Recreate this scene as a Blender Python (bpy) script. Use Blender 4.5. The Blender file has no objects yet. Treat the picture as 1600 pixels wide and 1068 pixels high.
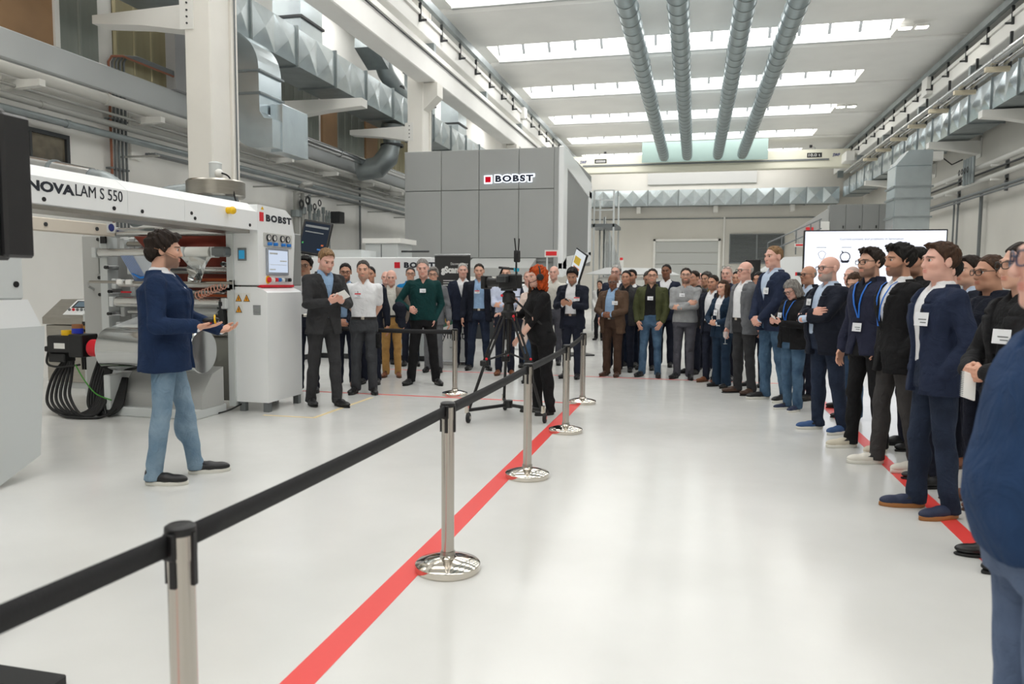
import bpy, bmesh, math, random
import numpy as np
from mathutils import Matrix, Vector
random.seed(7); rng = np.random.default_rng(7)
scene = bpy.context.scene
COL = scene.collection
# ------------------------------------------------------------------ camera
YAW, PITCH, ROLL = math.radians(13.55), math.radians(4.5), 0.0077
fw = Vector((-math.sin(YAW)*math.cos(PITCH), math.cos(YAW)*math.cos(PITCH), -math.sin(PITCH)))
rt = Vector((math.cos(YAW), math.sin(YAW), 0)); up = rt.cross(fw)
rt, up = rt*math.cos(ROLL)+up*math.sin(ROLL), up*math.cos(ROLL)-rt*math.sin(ROLL)
cam_data = bpy.data.cameras.new('camera'); cam = bpy.data.objects.new('camera', cam_data); COL.objects.link(cam)
cam.matrix_world = Matrix(((rt.x, up.x, -fw.x, 0), (rt.y, up.y, -fw.y, 0), (rt.z, up.z, -fw.z, 1.48), (0, 0, 0, 1)))
cam_data.sensor_width = 36; cam_data.lens = 1180/1600*36
cam_data.clip_start = .05; cam_data.clip_end = 200
cam_data.dof.use_dof = True; cam_data.dof.focus_distance = 7.0; cam_data.dof.aperture_fstop = 3.2
scene.camera = cam
# ------------------------------------------------------------------ world, exposure
world = bpy.data.worlds.new('overcast_sky'); scene.world = world; world.use_nodes = True
bg = world.node_tree.nodes['Background']; bg.inputs[0].default_value = (.86, .93, 1, 1); bg.inputs[1].default_value = 1.0
vs = scene.view_settings
vs.view_transform = 'Standard'; vs.look = 'None'; vs.gamma = 1; vs.use_curve_mapping = False; vs.exposure = -0.14
SKY_PANE = 8.0        # daylight through the roof glazing and the added panes
LAMP = 60.0            # ceiling flood lamps
scene.cycles.max_bounces = 12; scene.cycles.diffuse_bounces = 8; scene.cycles.glossy_bounces = 5; scene.cycles.transparent_max_bounces = 12
# ------------------------------------------------------------------ materials
def lin(c):
    c = c/255.0
    return c/12.92 if c <= .04045 else ((c+.055)/1.055)**2.4
def rgb(r, g, b): return (lin(r), lin(g), lin(b), 1)
MATS = {}
def mat(name, col, rough=.5, metal=0., var=0., vscale=4., bump=0., bscale=40., emit=0., coat=0., alpha=1., trans=0., stretch=None, spec=.5, col2=None, vdetail=3., bdist=.01, bdistort=0.):
    """principled material; colour is an sRGB triple, var mixes towards col2 with noise, bump adds fine relief"""
    if name in MATS: return MATS[name]
    m = bpy.data.materials.new(name); m.use_nodes = True
    nt = m.node_tree; b = nt.nodes['Principled BSDF']; L = nt.links
    c = rgb(*col); b.inputs['Base Color'].default_value = c
    b.inputs['Roughness'].default_value = rough; b.inputs['Metallic'].default_value = metal
    b.inputs['Specular IOR Level'].default_value = spec
    b.inputs['Coat Weight'].default_value = coat; b.inputs['Alpha'].default_value = alpha
    b.inputs['Transmission Weight'].default_value = trans
    m.diffuse_color = c
    if emit:
        b.inputs['Emission Color'].default_value = c; b.inputs['Emission Strength'].default_value = emit
    if var or bump:
        tc = nt.nodes.new('ShaderNodeTexCoord'); mp = nt.nodes.new('ShaderNodeMapping'); L.new(tc.outputs['Object'], mp.inputs[0])
        if stretch: mp.inputs['Scale'].default_value = stretch
    if var:
        n = nt.nodes.new('ShaderNodeTexNoise'); n.inputs['Scale'].default_value = vscale; n.inputs['Detail'].default_value = vdetail
        L.new(mp.outputs[0], n.inputs['Vector'])
        r = nt.nodes.new('ShaderNodeValToRGB'); r.color_ramp.elements[0].position = .33; r.color_ramp.elements[1].position = .67
        c2 = rgb(*col2) if col2 else tuple(x*(1-var) for x in c[:3])+(1,)
        r.color_ramp.elements[0].color = c2; r.color_ramp.elements[1].color = c
        L.new(n.outputs['Fac'], r.inputs[0]); L.new(r.outputs[0], b.inputs['Base Color'])
    if bump:
        n = nt.nodes.new('ShaderNodeTexNoise'); n.inputs['Scale'].default_value = bscale; n.inputs['Detail'].default_value = 4
        L.new(mp.outputs[0], n.inputs['Vector'])
        bp = nt.nodes.new('ShaderNodeBump'); bp.inputs['Strength'].default_value = bump; bp.inputs['Distance'].default_value = bdist; n.inputs['Distortion'].default_value = bdistort
        L.new(n.outputs['Fac'], bp.inputs['Height']); L.new(bp.outputs[0], b.inputs['Normal'])
    MATS[name] = m
    return m
def emis(name, col, s):
    if name in MATS: return MATS[name]
    m = bpy.data.materials.new(name); m.use_nodes = True; nt = m.node_tree
    nt.nodes.clear(); e = nt.nodes.new('ShaderNodeEmission'); o = nt.nodes.new('ShaderNodeOutputMaterial')
    e.inputs[0].default_value = rgb(*col); e.inputs[1].default_value = s; nt.links.new(e.outputs[0], o.inputs[0])
    MATS[name] = m; return m
# ------------------------------------------------------------------ mesh helpers
class MB:
    def __init__(s): s.v = []; s.f = []; s.m = []; s.mi = 0
    def mat(s, i): s.mi = i; return s
    def _add(s, vs, fs):
        o = len(s.v); s.v += [tuple(p) for p in vs]; s.f += [tuple(i+o for i in f) for f in fs]; s.m += [s.mi]*len(fs); return s
    def box(s, x0, x1, y0, y1, z0, z1):
        v = [(x0,y0,z0),(x1,y0,z0),(x1,y1,z0),(x0,y1,z0),(x0,y0,z1),(x1,y0,z1),(x1,y1,z1),(x0,y1,z1)]
        return s._add(v, [(3,2,1,0),(4,5,6,7),(0,1,5,4),(1,2,6,5),(2,3,7,6),(3,0,4,7)])
    def bbox(s, x0, x1, y0, y1, z0, z1, b=.006):
        """box with chamfered edges"""
        b = min(b, (x1-x0)*.45, (y1-y0)*.45, (z1-z0)*.45)
        vs = []; idx = {}
        for ix, (x, sx) in enumerate(((x0, 1), (x1, -1))):
            for iy, (y, sy) in enumerate(((y0, 1), (y1, -1))):
                for iz, (z, sz) in enumerate(((z0, 1), (z1, -1))):
                    for a in range(3):
                        idx[ix, iy, iz, a] = len(vs)
                        vs.append((x+(0 if a == 0 else sx*b), y+(0 if a == 1 else sy*b), z+(0 if a == 2 else sz*b)))
        fs = []
        I = lambda a, x, y, z: idx[x, y, z, a]
        for e in (0, 1):
            q = [I(0,e,0,0), I(0,e,1,0), I(0,e,1,1), I(0,e,0,1)]; fs.append(q if e else q[::-1])
            q = [I(1,0,e,0), I(1,0,e,1), I(1,1,e,1), I(1,1,e,0)]; fs.append(q if e else q[::-1])
            q = [I(2,0,0,e), I(2,1,0,e), I(2,1,1,e), I(2,0,1,e)]; fs.append(q if e else q[::-1])
        for p in (0, 1):
            for q_ in (0, 1):
                q = [I(1,0,p,q_), I(1,1,p,q_), I(2,1,p,q_), I(2,0,p,q_)]; fs.append(q if p ^ q_ else q[::-1])
                q = [I(0,p,0,q_), I(2,p,0,q_), I(2,p,1,q_), I(0,p,1,q_)]; fs.append(q if p ^ q_ else q[::-1])
                q = [I(0,p,q_,0), I(0,p,q_,1), I(1,p,q_,1), I(1,p,q_,0)]; fs.append(q if p ^ q_ else q[::-1])
                for r in (0, 1):
                    q = [I(0,p,q_,r), I(1,p,q_,r), I(2,p,q_,r)]; fs.append(q if (p+q_+r) % 2 else q[::-1])
        return s._add(vs, fs)
    def cyl(s, a, b, r, n=16, r2=None, cap=True):
        a = Vector(a); b = Vector(b); d = (b-a).normalized(); r2 = r if r2 is None else r2
        u = d.orthogonal().normalized(); w = d.cross(u)
        vs = []
        for p, rr in ((a, r), (b, r2)):
            for i in range(n):
                t = 2*math.pi*i/n; vs.append(p+(u*math.cos(t)+w*math.sin(t))*rr)
        fs = [(i, (i+1) % n, n+(i+1) % n, n+i) for i in range(n)]
        if cap: fs += [tuple(range(n-1, -1, -1)), tuple(range(n, 2*n))]
        return s._add(vs, fs)
    def tube(s, pts, r, n=8, closed=False, cap=True):
        pts = [Vector(p) for p in pts]; rs = r if isinstance(r, (list, tuple)) else [r]*len(pts)
        N = len(pts); vs = []; u = None
        for i, p in enumerate(pts):
            q0 = pts[i-1] if (i or closed) else p; q1 = pts[(i+1) % N] if (i < N-1 or closed) else p
            d = (q1-q0).normalized()
            u = d.orthogonal().normalized() if u is None else (u-d*u.dot(d)).normalized()
            w = d.cross(u)
            vs += [p+(u*math.cos(2*math.pi*k/n)+w*math.sin(2*math.pi*k/n))*rs[i] for k in range(n)]
        fs = []
        for i in range(N if closed else N-1):
            j = (i+1) % N
            fs += [(i*n+k, i*n+(k+1) % n, j*n+(k+1) % n, j*n+k) for k in range(n)]
        if cap and not closed: fs += [tuple(range(n-1, -1, -1)), tuple((N-1)*n+k for k in range(n))]
        return s._add(vs, fs)
    def prism(s, poly, axis, a, b):
        """polygon in the plane across `axis` (counter-clockwise seen from +axis for x,z), swept from a to b"""
        n = len(poly)
        def P(p, t):
            return (t, p[0], p[1]) if axis == 'x' else (p[0], t, p[1]) if axis == 'y' else (p[0], p[1], t)
        vs = [P(p, a) for p in poly]+[P(p, b) for p in poly]
        fs = [(i, (i+1) % n, n+(i+1) % n, n+i) for i in range(n)]+[tuple(range(n-1, -1, -1)), tuple(range(n, 2*n))]
        return s._add(vs, fs)
    def lathe(s, prof, c=(0, 0, 0), n=24, axis='z'):
        vs = []; m = len(prof)
        for i in range(n):
            t = 2*math.pi*i/n
            for r, z in prof:
                x, y = r*math.cos(t), r*math.sin(t)
                p = (x, y, z) if axis == 'z' else (z, x, y) if axis == 'x' else (y, z, x)
                vs.append((p[0]+c[0], p[1]+c[1], p[2]+c[2]))
        fs = [(i*m+k, ((i+1) % n)*m+k, ((i+1) % n)*m+k+1, i*m+k+1) for i in range(n) for k in range(m-1)]
        return s._add(vs, fs)
    def sph(s, c, r, n=10, m=6):
        r = r if isinstance(r, (tuple, list)) else (r, r, r)
        vs = [(c[0], c[1], c[2]-r[2])]
        for j in range(1, m):
            p = -math.pi/2+math.pi*j/m
            vs += [(c[0]+r[0]*math.cos(p)*math.cos(2*math.pi*i/n), c[1]+r[1]*math.cos(p)*math.sin(2*math.pi*i/n), c[2]+r[2]*math.sin(p)) for i in range(n)]
        vs.append((c[0], c[1], c[2]+r[2])); T = len(vs)-1
        fs = [(0, 1+(i+1) % n, 1+i) for i in range(n)]+[(T, T-n+i, T-n+(i+1) % n) for i in range(n)]
        for j in range(m-2):
            o = 1+j*n; fs += [(o+i, o+(i+1) % n, o+n+(i+1) % n, o+n+i) for i in range(n)]
        return s._add(vs, fs)
    def poly(s, vs, fs): return s._add(vs, fs)
    def mesh(s, name, smooth=False, fix=True):
        me = bpy.data.meshes.new(name); me.from_pydata(s.v, [], s.f)
        if any(s.m): me.polygons.foreach_set('material_index', s.m)
        if fix:
            bm = bmesh.new(); bm.from_mesh(me); bmesh.ops.recalc_face_normals(bm, faces=bm.faces); bm.to_mesh(me); bm.free()
        if smooth: me.shade_smooth() if smooth is True else me.shade_smooth(); 
        if smooth and smooth is not True: me.set_sharp_from_angle(angle=math.radians(smooth))
        me.update(); return me
    def build(s, name, mats, parent=None, smooth=False, kind=None):
        return link(name, s.mesh(name, smooth), mats, parent, kind)
def link(name, me, mats, parent=None, kind=None):
    o = bpy.data.objects.new(name, me); COL.objects.link(o)
    for m in (mats if isinstance(mats, (list, tuple)) else [mats]):
        if len(me.materials) < (len(mats) if isinstance(mats, (list, tuple)) else 1): me.materials.append(m)
    if parent: o.parent = parent
    if kind: o['kind'] = kind
    return o
def tag(o, label, cat, group=None, kind=None):
    o['label'] = label
    if cat: o['category'] = cat
    if group: o['group'] = group
    if kind: o['kind'] = kind
    return o
def thing(name, label, cat, loc=(0, 0, 0), rz=0., group=None, kind=None):
    o = bpy.data.objects.new(name, None); COL.objects.link(o); o.empty_display_size = .1
    o.location = loc; o.rotation_euler = (0, 0, rz)
    return tag(o, label, cat, group, kind)
def struct(name, mb, m, label=None, smooth=False, parent=None):
    o = mb.build(name, m, parent, smooth)
    if not parent:
        o['kind'] = 'structure'
        if label: o['label'] = label
    return o
def sroot(name, label):
    o = bpy.data.objects.new(name, None); COL.objects.link(o); o['kind'] = 'structure'; o['label'] = label; o.empty_display_size = .1; return o
def share(name, me, loc, parent=None, rot=None, scale=None):
    o = bpy.data.objects.new(name, me); COL.objects.link(o); o.location = loc
    if rot: o.rotation_euler = rot
    if scale: o.scale = scale
    if parent: o.parent = parent
    return o
def text_obj(name, body, size, m, parent=None, mw=None, ext=.001, bold=False, width=None, height=None, align='LEFT', shear=0., offset=0., space=1.):
    """flat lettering as a mesh, laid in its local XY plane then placed by matrix mw; width/height rescale it"""
    cu = bpy.data.curves.new(name, 'FONT'); cu.body = body; cu.size = size; cu.extrude = ext; cu.shear = shear; cu.offset = offset; cu.space_character = space
    cu.resolution_u = 3
    t = bpy.data.objects.new(name, cu); COL.objects.link(t)
    dg = bpy.context.evaluated_depsgraph_get(); dg.update()
    me = bpy.data.meshes.new_from_object(t.evaluated_get(dg)); me.name = name
    bpy.data.objects.remove(t)
    n = len(me.vertices); co = np.empty(n*3); me.vertices.foreach_get('co', co); co = co.reshape(-1, 3)
    lo, hi = co.min(0), co.max(0)
    co[:, 0] -= lo[0]; co[:, 1] -= lo[1]
    if width: co[:, 0] *= width/(hi[0]-lo[0])
    if height: co[:, 1] *= height/(hi[1]-lo[1])
    if align == 'CENTER': co[:, 0] -= co[:, 0].max()/2
    me.vertices.foreach_set('co', co.ravel()); me.update()
    me.materials.clear(); me.materials.append(m)
    o = bpy.data.objects.new(name, me); COL.objects.link(o)
    if parent: o.parent = parent
    if mw: o.matrix_local = mw
    return o
def face_mx(origin, right, upv=(0, 0, 1)):
    """matrix whose local x runs along `right`, y along `upv`"""
    x = Vector(right).normalized(); y = Vector(upv); y = (y-x*y.dot(x)).normalized(); z = x.cross(y)
    return Matrix(((x.x, y.x, z.x, origin[0]), (x.y, y.y, z.y, origin[1]), (x.z, y.z, z.z, origin[2]), (0, 0, 0, 1)))
# ================================================================== THE HALL
ORD = ['first', 'second', 'third', 'fourth', 'fifth', 'sixth', 'seventh', 'eighth', 'ninth']
XL, XR, YB, YF = -9.5, 8.6, 44.0, -8.0
M_wall = mat('painted_wall', (232, 231, 227), .7, var=.06, vscale=1.2)
M_wallc = mat('cream_wall', (212, 209, 202), .7, var=.05, vscale=.8)
M_conc = mat('white_concrete', (244, 243, 240), .75, var=.05, vscale=.9, bump=.05, bscale=30)
M_col = mat('column_paint', (236, 233, 226), .6, var=.04, vscale=2)
M_white = mat('white_paint', (232, 231, 227), .45)
M_galv = mat('galvanised_steel', (204, 214, 219), .24, .8, var=.10, vscale=5, vdetail=6, bump=.02, bscale=20)
M_galvd = mat('dull_galvanised_steel', (152, 160, 162), .42, .55, var=.2, vscale=3)
M_alu = mat('aluminium_jacket', (196, 198, 200), .22, 1., var=.1, vscale=8)
M_pipe = mat('pipe_grey', (168, 168, 164), .4, .3)
M_pipew = mat('pipe_white', (204, 203, 198), .4)
M_cond = mat('conduit_grey', (120, 124, 126), .45, .4)
M_dark = mat('dark_steel', (62, 64, 66), .5, .4)
M_frame = mat('rooflight_frame', (132, 136, 138), .5)
M_spiral = mat('spiral_steel', (158, 172, 177), .3, .75, var=.12, vscale=5)
M_black = mat('black_plastic', (17, 17, 19), .45)
M_rubber = mat('black_rubber', (20, 20, 21), .6)
M_red = mat('signal_red', (222, 38, 46), .5)
M_brand = mat('brand_red', (214, 22, 42), .5)
M_ink = mat('navy_ink', (22, 28, 52), .5)
M_yel = mat('safety_yellow', (238, 190, 14), .45)
M_chrome = mat('polished_steel', (216, 210, 200), .1, 1.)
M_brush = mat('brushed_steel', (190, 184, 176), .22, 1., bump=.05, bscale=60, stretch=(1, 1, .03))

# floor: pale grey epoxy, scuffed
def floor_material():
    m = bpy.data.materials.new('epoxy_floor'); m.use_nodes = True; nt = m.node_tree; b = nt.nodes['Principled BSDF']; L = nt.links
    tc = nt.nodes.new('ShaderNodeTexCoord')
    n1 = nt.nodes.new('ShaderNodeTexNoise'); n1.inputs['Scale'].default_value = .55; n1.inputs['Detail'].default_value = 5
    n2 = nt.nodes.new('ShaderNodeTexNoise'); n2.inputs['Scale'].default_value = 5.5; n2.inputs['Detail'].default_value = 8; n2.inputs['Roughness'].default_value = .7
    n3 = nt.nodes.new('ShaderNodeTexNoise'); n3.inputs['Scale'].default_value = 2.3; n3.inputs['Detail'].default_value = 10; n3.inputs['Roughness'].default_value = .62
    for n in (n1, n2, n3): L.new(tc.outputs['Object'], n.inputs['Vector'])
    r1 = nt.nodes.new('ShaderNodeValToRGB'); e = r1.color_ramp.elements
    e[0].position, e[0].color = .3, rgb(208, 208, 205); e[1].position, e[1].color = .62, rgb(223, 223, 221)
    L.new(n1.outputs['Fac'], r1.inputs[0])
    r2 = nt.nodes.new('ShaderNodeValToRGB'); e = r2.color_ramp.elements          # dark scuff flecks
    e[0].position, e[0].color = .235, (.45, .44, .42, 1); e[1].position, e[1].color = .275, (1, 1, 1, 1)
    L.new(n3.outputs['Fac'], r2.inputs[0])
    mx = nt.nodes.new('ShaderNodeMix'); mx.data_type = 'RGBA'; mx.blend_type = 'MULTIPLY'; mx.inputs['Factor'].default_value = .55
    L.new(r1.outputs[0], mx.inputs['A']); L.new(r2.outputs[0], mx.inputs['B']); L.new(mx.outputs['Result'], b.inputs['Base Color'])
    r3 = nt.nodes.new('ShaderNodeMapRange'); r3.inputs['To Min'].default_value = .1; r3.inputs['To Max'].default_value = .28
    L.new(n2.outputs['Fac'], r3.inputs['Value']); L.new(r3.outputs[0], b.inputs['Roughness'])
    b.inputs['Specular IOR Level'].default_value = .45
    return m
M_floor = floor_material()
struct('floor', MB().box(XL, XR, YF, YB, -.2, 0), M_floor, 'pale grey epoxy hall floor with faint scuffs')
def tape(label, x0, x1, y0, y1, m, z=.0015):
    tag(MB().box(x0, x1, y0, y1, 0, z).build('floor_tape', m), label, 'floor marking')
M_tape = mat('red_tape', (232, 74, 70), .35)
M_tapey = mat('yellow_tape', (226, 206, 160), .5)
tape('broad red floor tape running beside the chrome barrier posts', -1.45, -1.325, -1.0, 9.2, M_tape)
tape('red floor tape under the feet of the right-hand audience row', 1.545, 1.655, 1.0, 11.83, M_tape)
tape('thin red floor tape behind the video tripod', -5.2, -1.46, 9.15, 9.2, M_tape)
tape('thin red floor tape under the middle row of spectators', -5.0, 1.655, 11.86, 11.91, M_tape)
tape('pale yellow floor tape in front of the man in the grey suit', -4.6, -3.96, 7.36, 7.405, M_tapey)
tape('pale yellow floor tape running back past the man in the white polo shirt', -4.01, -3.96, 7.41, 8.9, M_tapey)

# walls
struct('wall_left', MB().box(XL-.3, XL, YF, YB, 0, 9.6), M_wall, 'painted left wall of the hall')
struct('wall_right', MB().box(XR, XR+.3, YF, YB, 0, 9.6), M_wallc, 'cream right wall of the hall')
wb = struct('wall_back', MB().box(XL-.3, XR+.3, YB, YB+.3, 0, 9.6), M_wallc, 'cream far wall of the hall with roller door')
struct('wall_front', MB().box(XL-.3, XR+.3, YF-.3, YF, 0, 9.6), M_wallc, 'cream wall behind the camera')

# ceiling: flat concrete wings with glazed slots between
PER, Y0, OPEN, ZC = 4.85, 22.12, 1.86, 8.4
ceil = sroot('ceiling', 'white concrete roof wings with glazed slots between')
SX0, SX1 = -6.25, 5.2
wing = MB().prism([(0, .55), (0, .06), (.1, 0), (PER-OPEN-.16, 0), (PER-OPEN, .05), (PER-OPEN, .55)], 'x', XL, XR).mesh('roof_wing'); wing.materials.append(M_conc)
side_l = MB().box(XL, SX0, 0, OPEN, 0.1, .5).box(SX0-.02, SX0, 0, OPEN, .1, 1.5).mesh('slot_end'); side_l.materials.append(M_conc)
side_r = MB().box(SX1, XR, 0, OPEN, 0.1, .5).box(SX1, SX1+.02, 0, OPEN, .1, 1.5).mesh('slot_end'); side_r.materials.append(M_conc)
NP = 14; pw = (SX1-SX0)/NP
M_sky = emis('daylit_pane', (252, 251, 248), SKY_PANE)
# glazing leans from the front of one wing towards the rear top of the slot
ga, gb = Vector((0, OPEN-.03, .24)), Vector((0, OPEN*.5, 1.3))
gn = (gb-ga)
pane_me = MB().poly([(0.045, 0, 0), (pw-.045, 0, 0), (pw-.045, gn.y, gn.z), (.045, gn.y, gn.z)], [(0, 1, 2, 3)]).mesh('pane', fix=False); pane_me.materials.append(M_sky)
mull_me = MB().poly([(-.045, -.04, -.03), (.045, -.04, -.03), (.045, gn.y-.04, gn.z-.03), (-.045, gn.y-.04, gn.z-.03), (-.045, .0, .0), (.045, .0, .0), (.045, gn.y, gn.z), (-.045, gn.y, gn.z)],
    [(0, 1, 2, 3), (4, 7, 6, 5), (0, 4, 5, 1), (1, 5, 6, 2), (2, 6, 7, 3), (3, 7, 4, 0)]).mesh('mullion'); mull_me.materials.append(M_frame)
fill_pane = MB().poly([(0.045, 0, 0), (.045, -gn.y, gn.z), (pw-.045, -gn.y, gn.z), (pw-.045, 0, 0)], [(0, 1, 2, 3)]).mesh('pane', fix=False); fill_pane.materials.append(M_sky)  # glowing rear slope, added to light surfaces that face the camera
ridge_me = MB().box(SX0, SX1, OPEN*.5-.06, OPEN*.5+.06, 1.26, 1.32).box(SX0, SX1, -.02, .1, .05, .26).mesh('ridge_bar'); ridge_me.materials.append(M_white)
sill_me = MB().box(SX0, SX1, OPEN-.14, OPEN-.02, .05, .26).mesh('sill'); sill_me.materials.append(mat('sill_paint', (188, 190, 190), .5))
flood_me = MB().box(-.16, .16, -.12, .12, 0, .06).mesh('lamp_body'); flood_me.materials.append(M_white)
floodl_me = MB().poly([(-.14, -.1, -.004), (-.14, .1, -.004), (.14, .1, -.004), (.14, -.1, -.004)], [(0, 1, 2, 3)]).mesh('lamp_lens', fix=False); floodl_me.materials.append(emis('lamp_glow', (255, 250, 238), LAMP))
M_lampoff = mat('lamp_lens_off', (235, 236, 236), .3)
nslot = 0
for k in range(-6, 5):
    y = Y0+PER*k
    share('roof_wing', wing, (0, y+OPEN, ZC), ceil)
    share('slot_end', side_l, (0, y, ZC), ceil); share('slot_end', side_r, (0, y, ZC), ceil)
    nslot += 1
    w = bpy.data.objects.new('window_%d' % nslot, None); COL.objects.link(w); w['kind'] = 'structure'; w.location = (0, y, ZC)
    w['label'] = 'long row of roof glazing with white frames, glowing rear slope added for light'
    share('ridge_bar', ridge_me, (0, 0, 0), w); share('sill', sill_me, (0, 0, 0), w)
    for i in range(NP):
        share('pane', pane_me, (SX0+i*pw, ga.y, ga.z), w); share('pane', fill_pane, (SX0+i*pw, OPEN-ga.y, ga.z), w)
        share('mullion', mull_me, (SX0+i*pw, ga.y, ga.z), w)
    share('mullion', mull_me, (SX1, ga.y, ga.z), w)
# unseen flat glowing panes, added to brighten the left side aisle
for i, k in enumerate(range(-3, 3)):
    y = Y0+PER*k
    w = bpy.data.objects.new('window_%d' % (40+i), None); COL.objects.link(w); w['kind'] = 'structure'; w.location = (0, y, 0); w['label'] = 'unseen flat glowing roof pane added to brighten the left side aisle'
    for j in range(2):
        MB().poly([(-9.2+j*1.05, .1, 8.49), (-9.2+j*1.05, OPEN-.1, 8.49), (-8.2+j*1.05, OPEN-.1, 8.49), (-8.2+j*1.05, .1, 8.49)], [(0, 1, 2, 3)]).build('pane', M_sky, w)
    for a in ((-9.27, -9.2), (-8.2, -8.15), (-7.15, -7.08)): MB().box(a[0], a[1], .04, OPEN-.04, 8.45, 8.5).build('frame', M_white, w)
struct('ceiling_edge', MB().box(XL, XR, YF, Y0-6*PER, ZC, ZC+.3), M_conc, 'white concrete ceiling strip over the front wall')
def flood(x, y, z, lit, label):
    t = thing('flood_lamp', label, 'lamp', (x, y, z), 0, 'ceiling flood lamps')
    for dx in (-.2, .2):
        share('lamp_body', flood_me, (dx, 0, 0), t)
        share('lamp_lens', floodl_me, (dx, 0, 0), t)
    MB().tube([(-.4, 0, .09), (.4, 0, .09)], .012, 6).build('bracket', M_white, t); MB().tube([(0, 0, .08), (0, 0, .158)], .015, 6).build('stem', M_white, t)
for x, y, lb in ((5.5, 22.7, 'twin ceiling flood lamp glowing by the right end of the nearest roof window'), (5.5, 32.0, 'twin ceiling flood lamp by the right end of a far roof window'),
              (-6.6, 12.6, 'twin ceiling flood lamp high over the left column line'), (5.5, 12.9, 'twin ceiling flood lamp high above the right audience'), (5.5, 3.2, 'twin ceiling flood lamp high above the camera position'), (-6.6, 3.2, 'twin ceiling flood lamp high above the machine bridge')):
    flood(x, y, ZC-.06 if x > 0 else ZC-.06, True, lb)

# columns with corbels
for i, y in enumerate((9.62, 18.2, 26.8, 35.4)):
    c = sroot('column_%d' % (i+1), ['tall cream column behind the lamination machine', 'cream column left of the grey press enclosure', 'cream column hidden behind the press enclosure', 'far cream column of the left row'][i])
    MB().bbox(-7.14, -6.72, y, y+.46, 0, 8.45, .02).build('shaft', M_col, c)
    MB().bbox(-7.0, -6.68, y+.46, y+.60, 0, 8.45, .012).build('pilaster', M_col, c)
    MB().prism([(-6.74, 5.75), (-6.35, 6.1), (-6.35, 6.42), (-6.74, 6.42)], 'y', y+.02, y+.44).build('corbel', M_col, c)
    b = MB().prism([(-7.16, 5.04), (-7.16, 5.40), (-8.75, 5.36), (-8.75, 5.24), (-7.9, 5.16)], 'y', y+.08, y+.38).build('bracket', M_white, c)
    pl = MB().box(-7.2, -6.98, y-.012, y, 5.02, 5.46).build('plate', M_white, c)
    for bz in (5.1, 5.19, 5.28, 5.38): MB().cyl((-7.08, y-.012, bz), (-7.08, y-.024, bz), .014, 8).build('bolt', M_dark, pl)
    MB().tube([(-6.66, y+.5, 0), (-6.66, y+.5, 8.4)], .012, 6).build('cable', M_cond, c)

cj = thing('cantilever_arm', 'long white cantilever arm under the quilted duct left of the second column', 'bracket', (XL, 16.08, 5.42))
MB().prism([(0, -.2), (0, .2), (2.1, .18), (2.1, .0), (1.2, -.06)], 'y', 0, .3).build('arm', M_white, cj); MB().box(0, .03, -.06, .36, -.3, .3).build('plate', M_white, cj)
# crane runways (left and right)
def runway(side):
    s = -1 if side == 'left' else 1
    X = -6.4 if s < 0 else 7.0
    b = thing('crane_runway', 'white crane runway beam with cable brackets along the %s column row' % side, 'beam', (X, 0, 0))
    o = lambda a, c: (min(s*a, s*c), max(s*a, s*c))
    if s < 0:
        MB().bbox(*o(0, .5), YF, YB-.1, 6.44, 7.0, .02).build('lower_beam', M_conc, b)
        MB().box(*o(-.02, .06), YF, YB-.1, 7.0, 7.12).build('rail', M_white, b)
        MB().tube([(s*-.03, YF, 6.93), (s*-.03, YB-.1, 6.93)], .018, 6).build('cable', M_dark, b)
    MB().bbox(*o(.05, .5), YF, YB-.1, 7.36, 7.72, .02).build('upper_beam', M_white, b)
    MB().box(*o(0, .1), YF, YB-.1, 7.72, 7.82).build('rail', M_white, b)
    MB().box(*o(-.1, .02), YF, YB-.1, 7.98, 8.16).build('conductor_rail', M_galvd, b)
    me = MB().box(-.03, .03, -.02, .02, 7.55, 7.98).box(*o(-.16, .03), -.025, .025, 7.56, 7.6).mesh('hook'); me.materials.append(M_dark)
    for y in np.arange(11, 43, 1.55): share('hook', me, (s*.02, y, 0), b)
    me = MB().box(*o(.02, .3), -.08, .08, 7.02, 7.36).mesh('cable_box'); me.materials.append(M_galvd)
    for y in np.arange(13.4, 43, 4.85): share('cable_box', me, (0, y, 0), b)
    if s > 0:
        MB().bbox(-.12, .1, 26.5, 27.1, 7.45, 8.0, .01).build('junction_box', M_white, b)
    else:
        MB().bbox(-.1, .12, 27.8, 28.2, 7.55, 7.95, .01).build('junction_box', M_white, b)
runway('left'); runway('right')

# spiral ducts under the roof
duct_lbl = ['leftmost of the four round spiral ducts under the roof', 'second spiral duct from the left under the roof', 'third spiral duct from the left under the roof', 'rightmost of the four round spiral ducts under the roof']
sp_me = MB().cyl((0, -4, 0), (0, 37.9, 0), .235, 28, cap=True).mesh('duct_tube', 40); sp_me.materials.append(M_spiral)
ring_me = MB().lathe([(.232, -.012), (.25, -.008), (.25, .008), (.232, .012)], (0, 0, 0), 28, 'y').mesh('seam_ring', 40); ring_me.materials.append(M_galvd)
for i, x in enumerate((-1.62, -.52, .9, 2.02)):
    d = thing('spiral_duct', duct_lbl[i], 'duct', (x, 0, 7.62), 0, 'round spiral ducts under the roof')
    share('duct_tube', sp_me, (0, 0, 0), d)
    for y in np.arange(13.2, 37.9, .62): share('seam_ring', ring_me, (0, y+.07*i, 0), d)
    for y in (14.6, 19.45, 24.3, 29.15, 34.0): MB().tube([(0, y, .23), (0, y, .8)], .008, 5).build('hanger', M_cond, d)

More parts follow.
